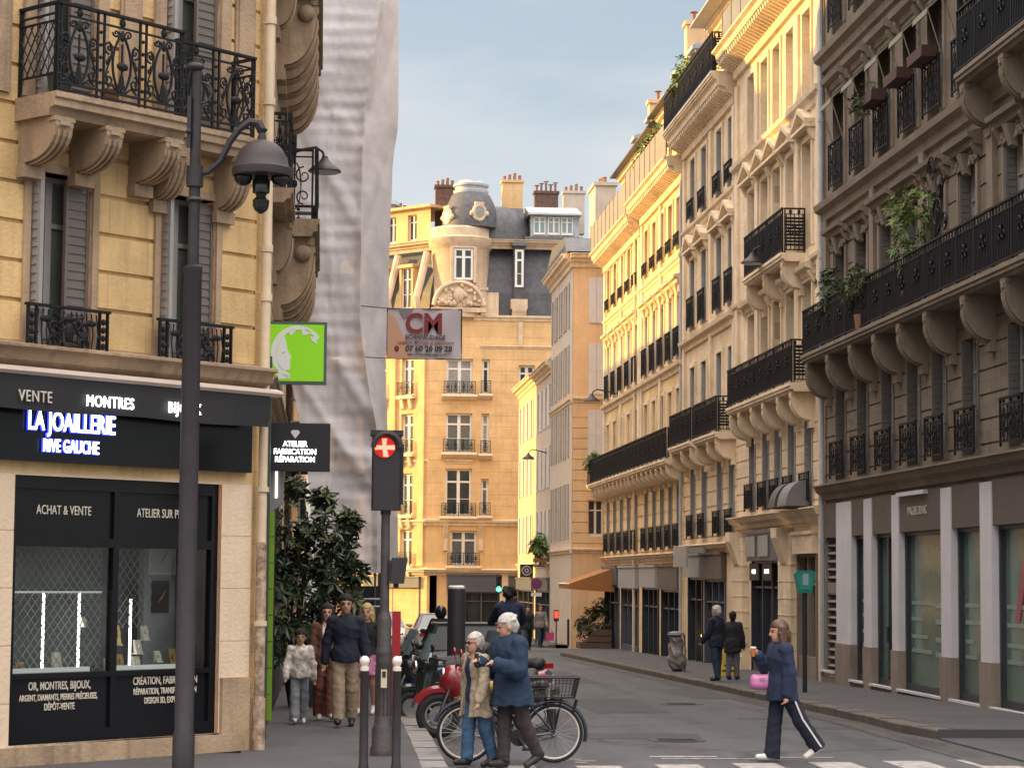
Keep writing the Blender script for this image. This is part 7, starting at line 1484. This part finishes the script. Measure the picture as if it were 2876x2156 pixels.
# couple at the shops on the right pavement
person('white haired man in a dark jacket and jeans looking into the shop window', (8.72, 50.0, gz(50) + .14), pi + .75, 1.63, (3, -5), (2, 6), (8, 14), (12, 24), (10, 8), vox=.016, hair=('short', M_hw), over=g_(gname='jacket', m=M_navd, hem=.46, ex=.022, seed=1), legs=(M_jeand, 1.1, 1.0), shoes=M_dsh)
person('dark haired woman in a black coat standing beside the white haired shopper', (9.2, 50.6, gz(50) + .14), pi - .5, 1.50, (2, -4), (2, 5), (6, 10), (10, 50), (10, 12), vox=.016, hair=('short', M_hd), over=g_(m=M_blk, hem=.40, ex=.028, flare=.01, seed=2), legs=(M_gtr, 1.05, 1.0), shoes=M_dsh)
# far pedestrians
for x, y, r, H_, tp, lg, hr, lb in ((8.05, 88.5, 0, 1.72, M_blk, M_jeand, M_hd, 'far pedestrian in black walking just left of the woman in the grey top'), (8.5, 88.0, .1, 1.62, cloth('grey_top', (.22, .19, .18)), M_jeand, M_hb, 'far woman in a grey top carrying a pink bag by the corner'), (7.75, 90.5, pi, 1.7, M_dbr, M_jeand, M_hd, 'far pedestrian in brown walking away beside the one in black')):
    person(lb, (x, y, gz(y) + (.14 if x > 8.42 else 0)), r, H_, vox=.024, hair=('short', hr), over=g_(gname='jacket', m=tp, hem=.47, ex=.016), legs=(lg, 1.05, 1.0), shoes=M_dsh)
T = thing('shopping_bag', 'pink bag carried by the far woman in the grey top', 'bag', (8.86, 88.0, gz(88) + .40)); b = MB(); b.prism([(-.08, 0), (.08, 0), (.06, .32), (-.06, .32)], -.16, .16); b.obj('body', mat('pink_bag', (.5, .06, .18), rough=.6), T); b = MB(); b.tube([(-.08, 0, .32), (-.05, 0, .46), (.05, 0, .46), (.08, 0, .32)], .01, 5); b.obj('handle', mat('pink_bag', (.5, .06, .18)), T)
# scooter rider and cyclist riding away
sc = moto('dark scooter ridden away down the street by the helmeted rider', (2.75, 52, gz(52)), -pi / 2, ('charcoal', (.02, .02, .022)), 'scooter', 'scooter', None, False, False)
PR, _, _, HPR = person('scooter rider in a dark jacket and black helmet seen from behind', (2.75, 52.25, gz(52) + .28), pi, 1.76, (78, 78), (80, 80), (38, 38), (30, 30), (16, 16), vox=.018, hair=('none', None), over=g_(gname='jacket', m=M_blk, hem=.5, ex=.022), legs=(M_jeand, 1.05, 1.0), shoes=M_dsh, lean=6)
b = MB(); c = HPR(0, .0, .055); b.ball(tuple(c), .15, 18, .92, 1.05, 1.08); b.obj('helmet', mat('black_helmet', (.012, .012, .014), rough=.15), PR, True)
PR.location.z = gz(52) + .30; PR.location.y = 52.2
bicycle('bicycle ridden away by the curly haired cyclist', (3.45, 42.0, gz(42)), -pi / 2, False)
person('curly haired cyclist in a navy jacket riding away along the street', (3.45, 41.74, gz(42) + .30), pi, 1.82, (50, 22), (75, 30), (52, 52), (18, 18), (14, 14), vox=.015, hair=('curly', M_hd), over=g_(gname='jacket', m=M_nav, hem=.49, ex=.024, collar=.02, seed=5), legs=(M_gtr, 1.0, 1.0), shoes=M_dsh, lean=10)
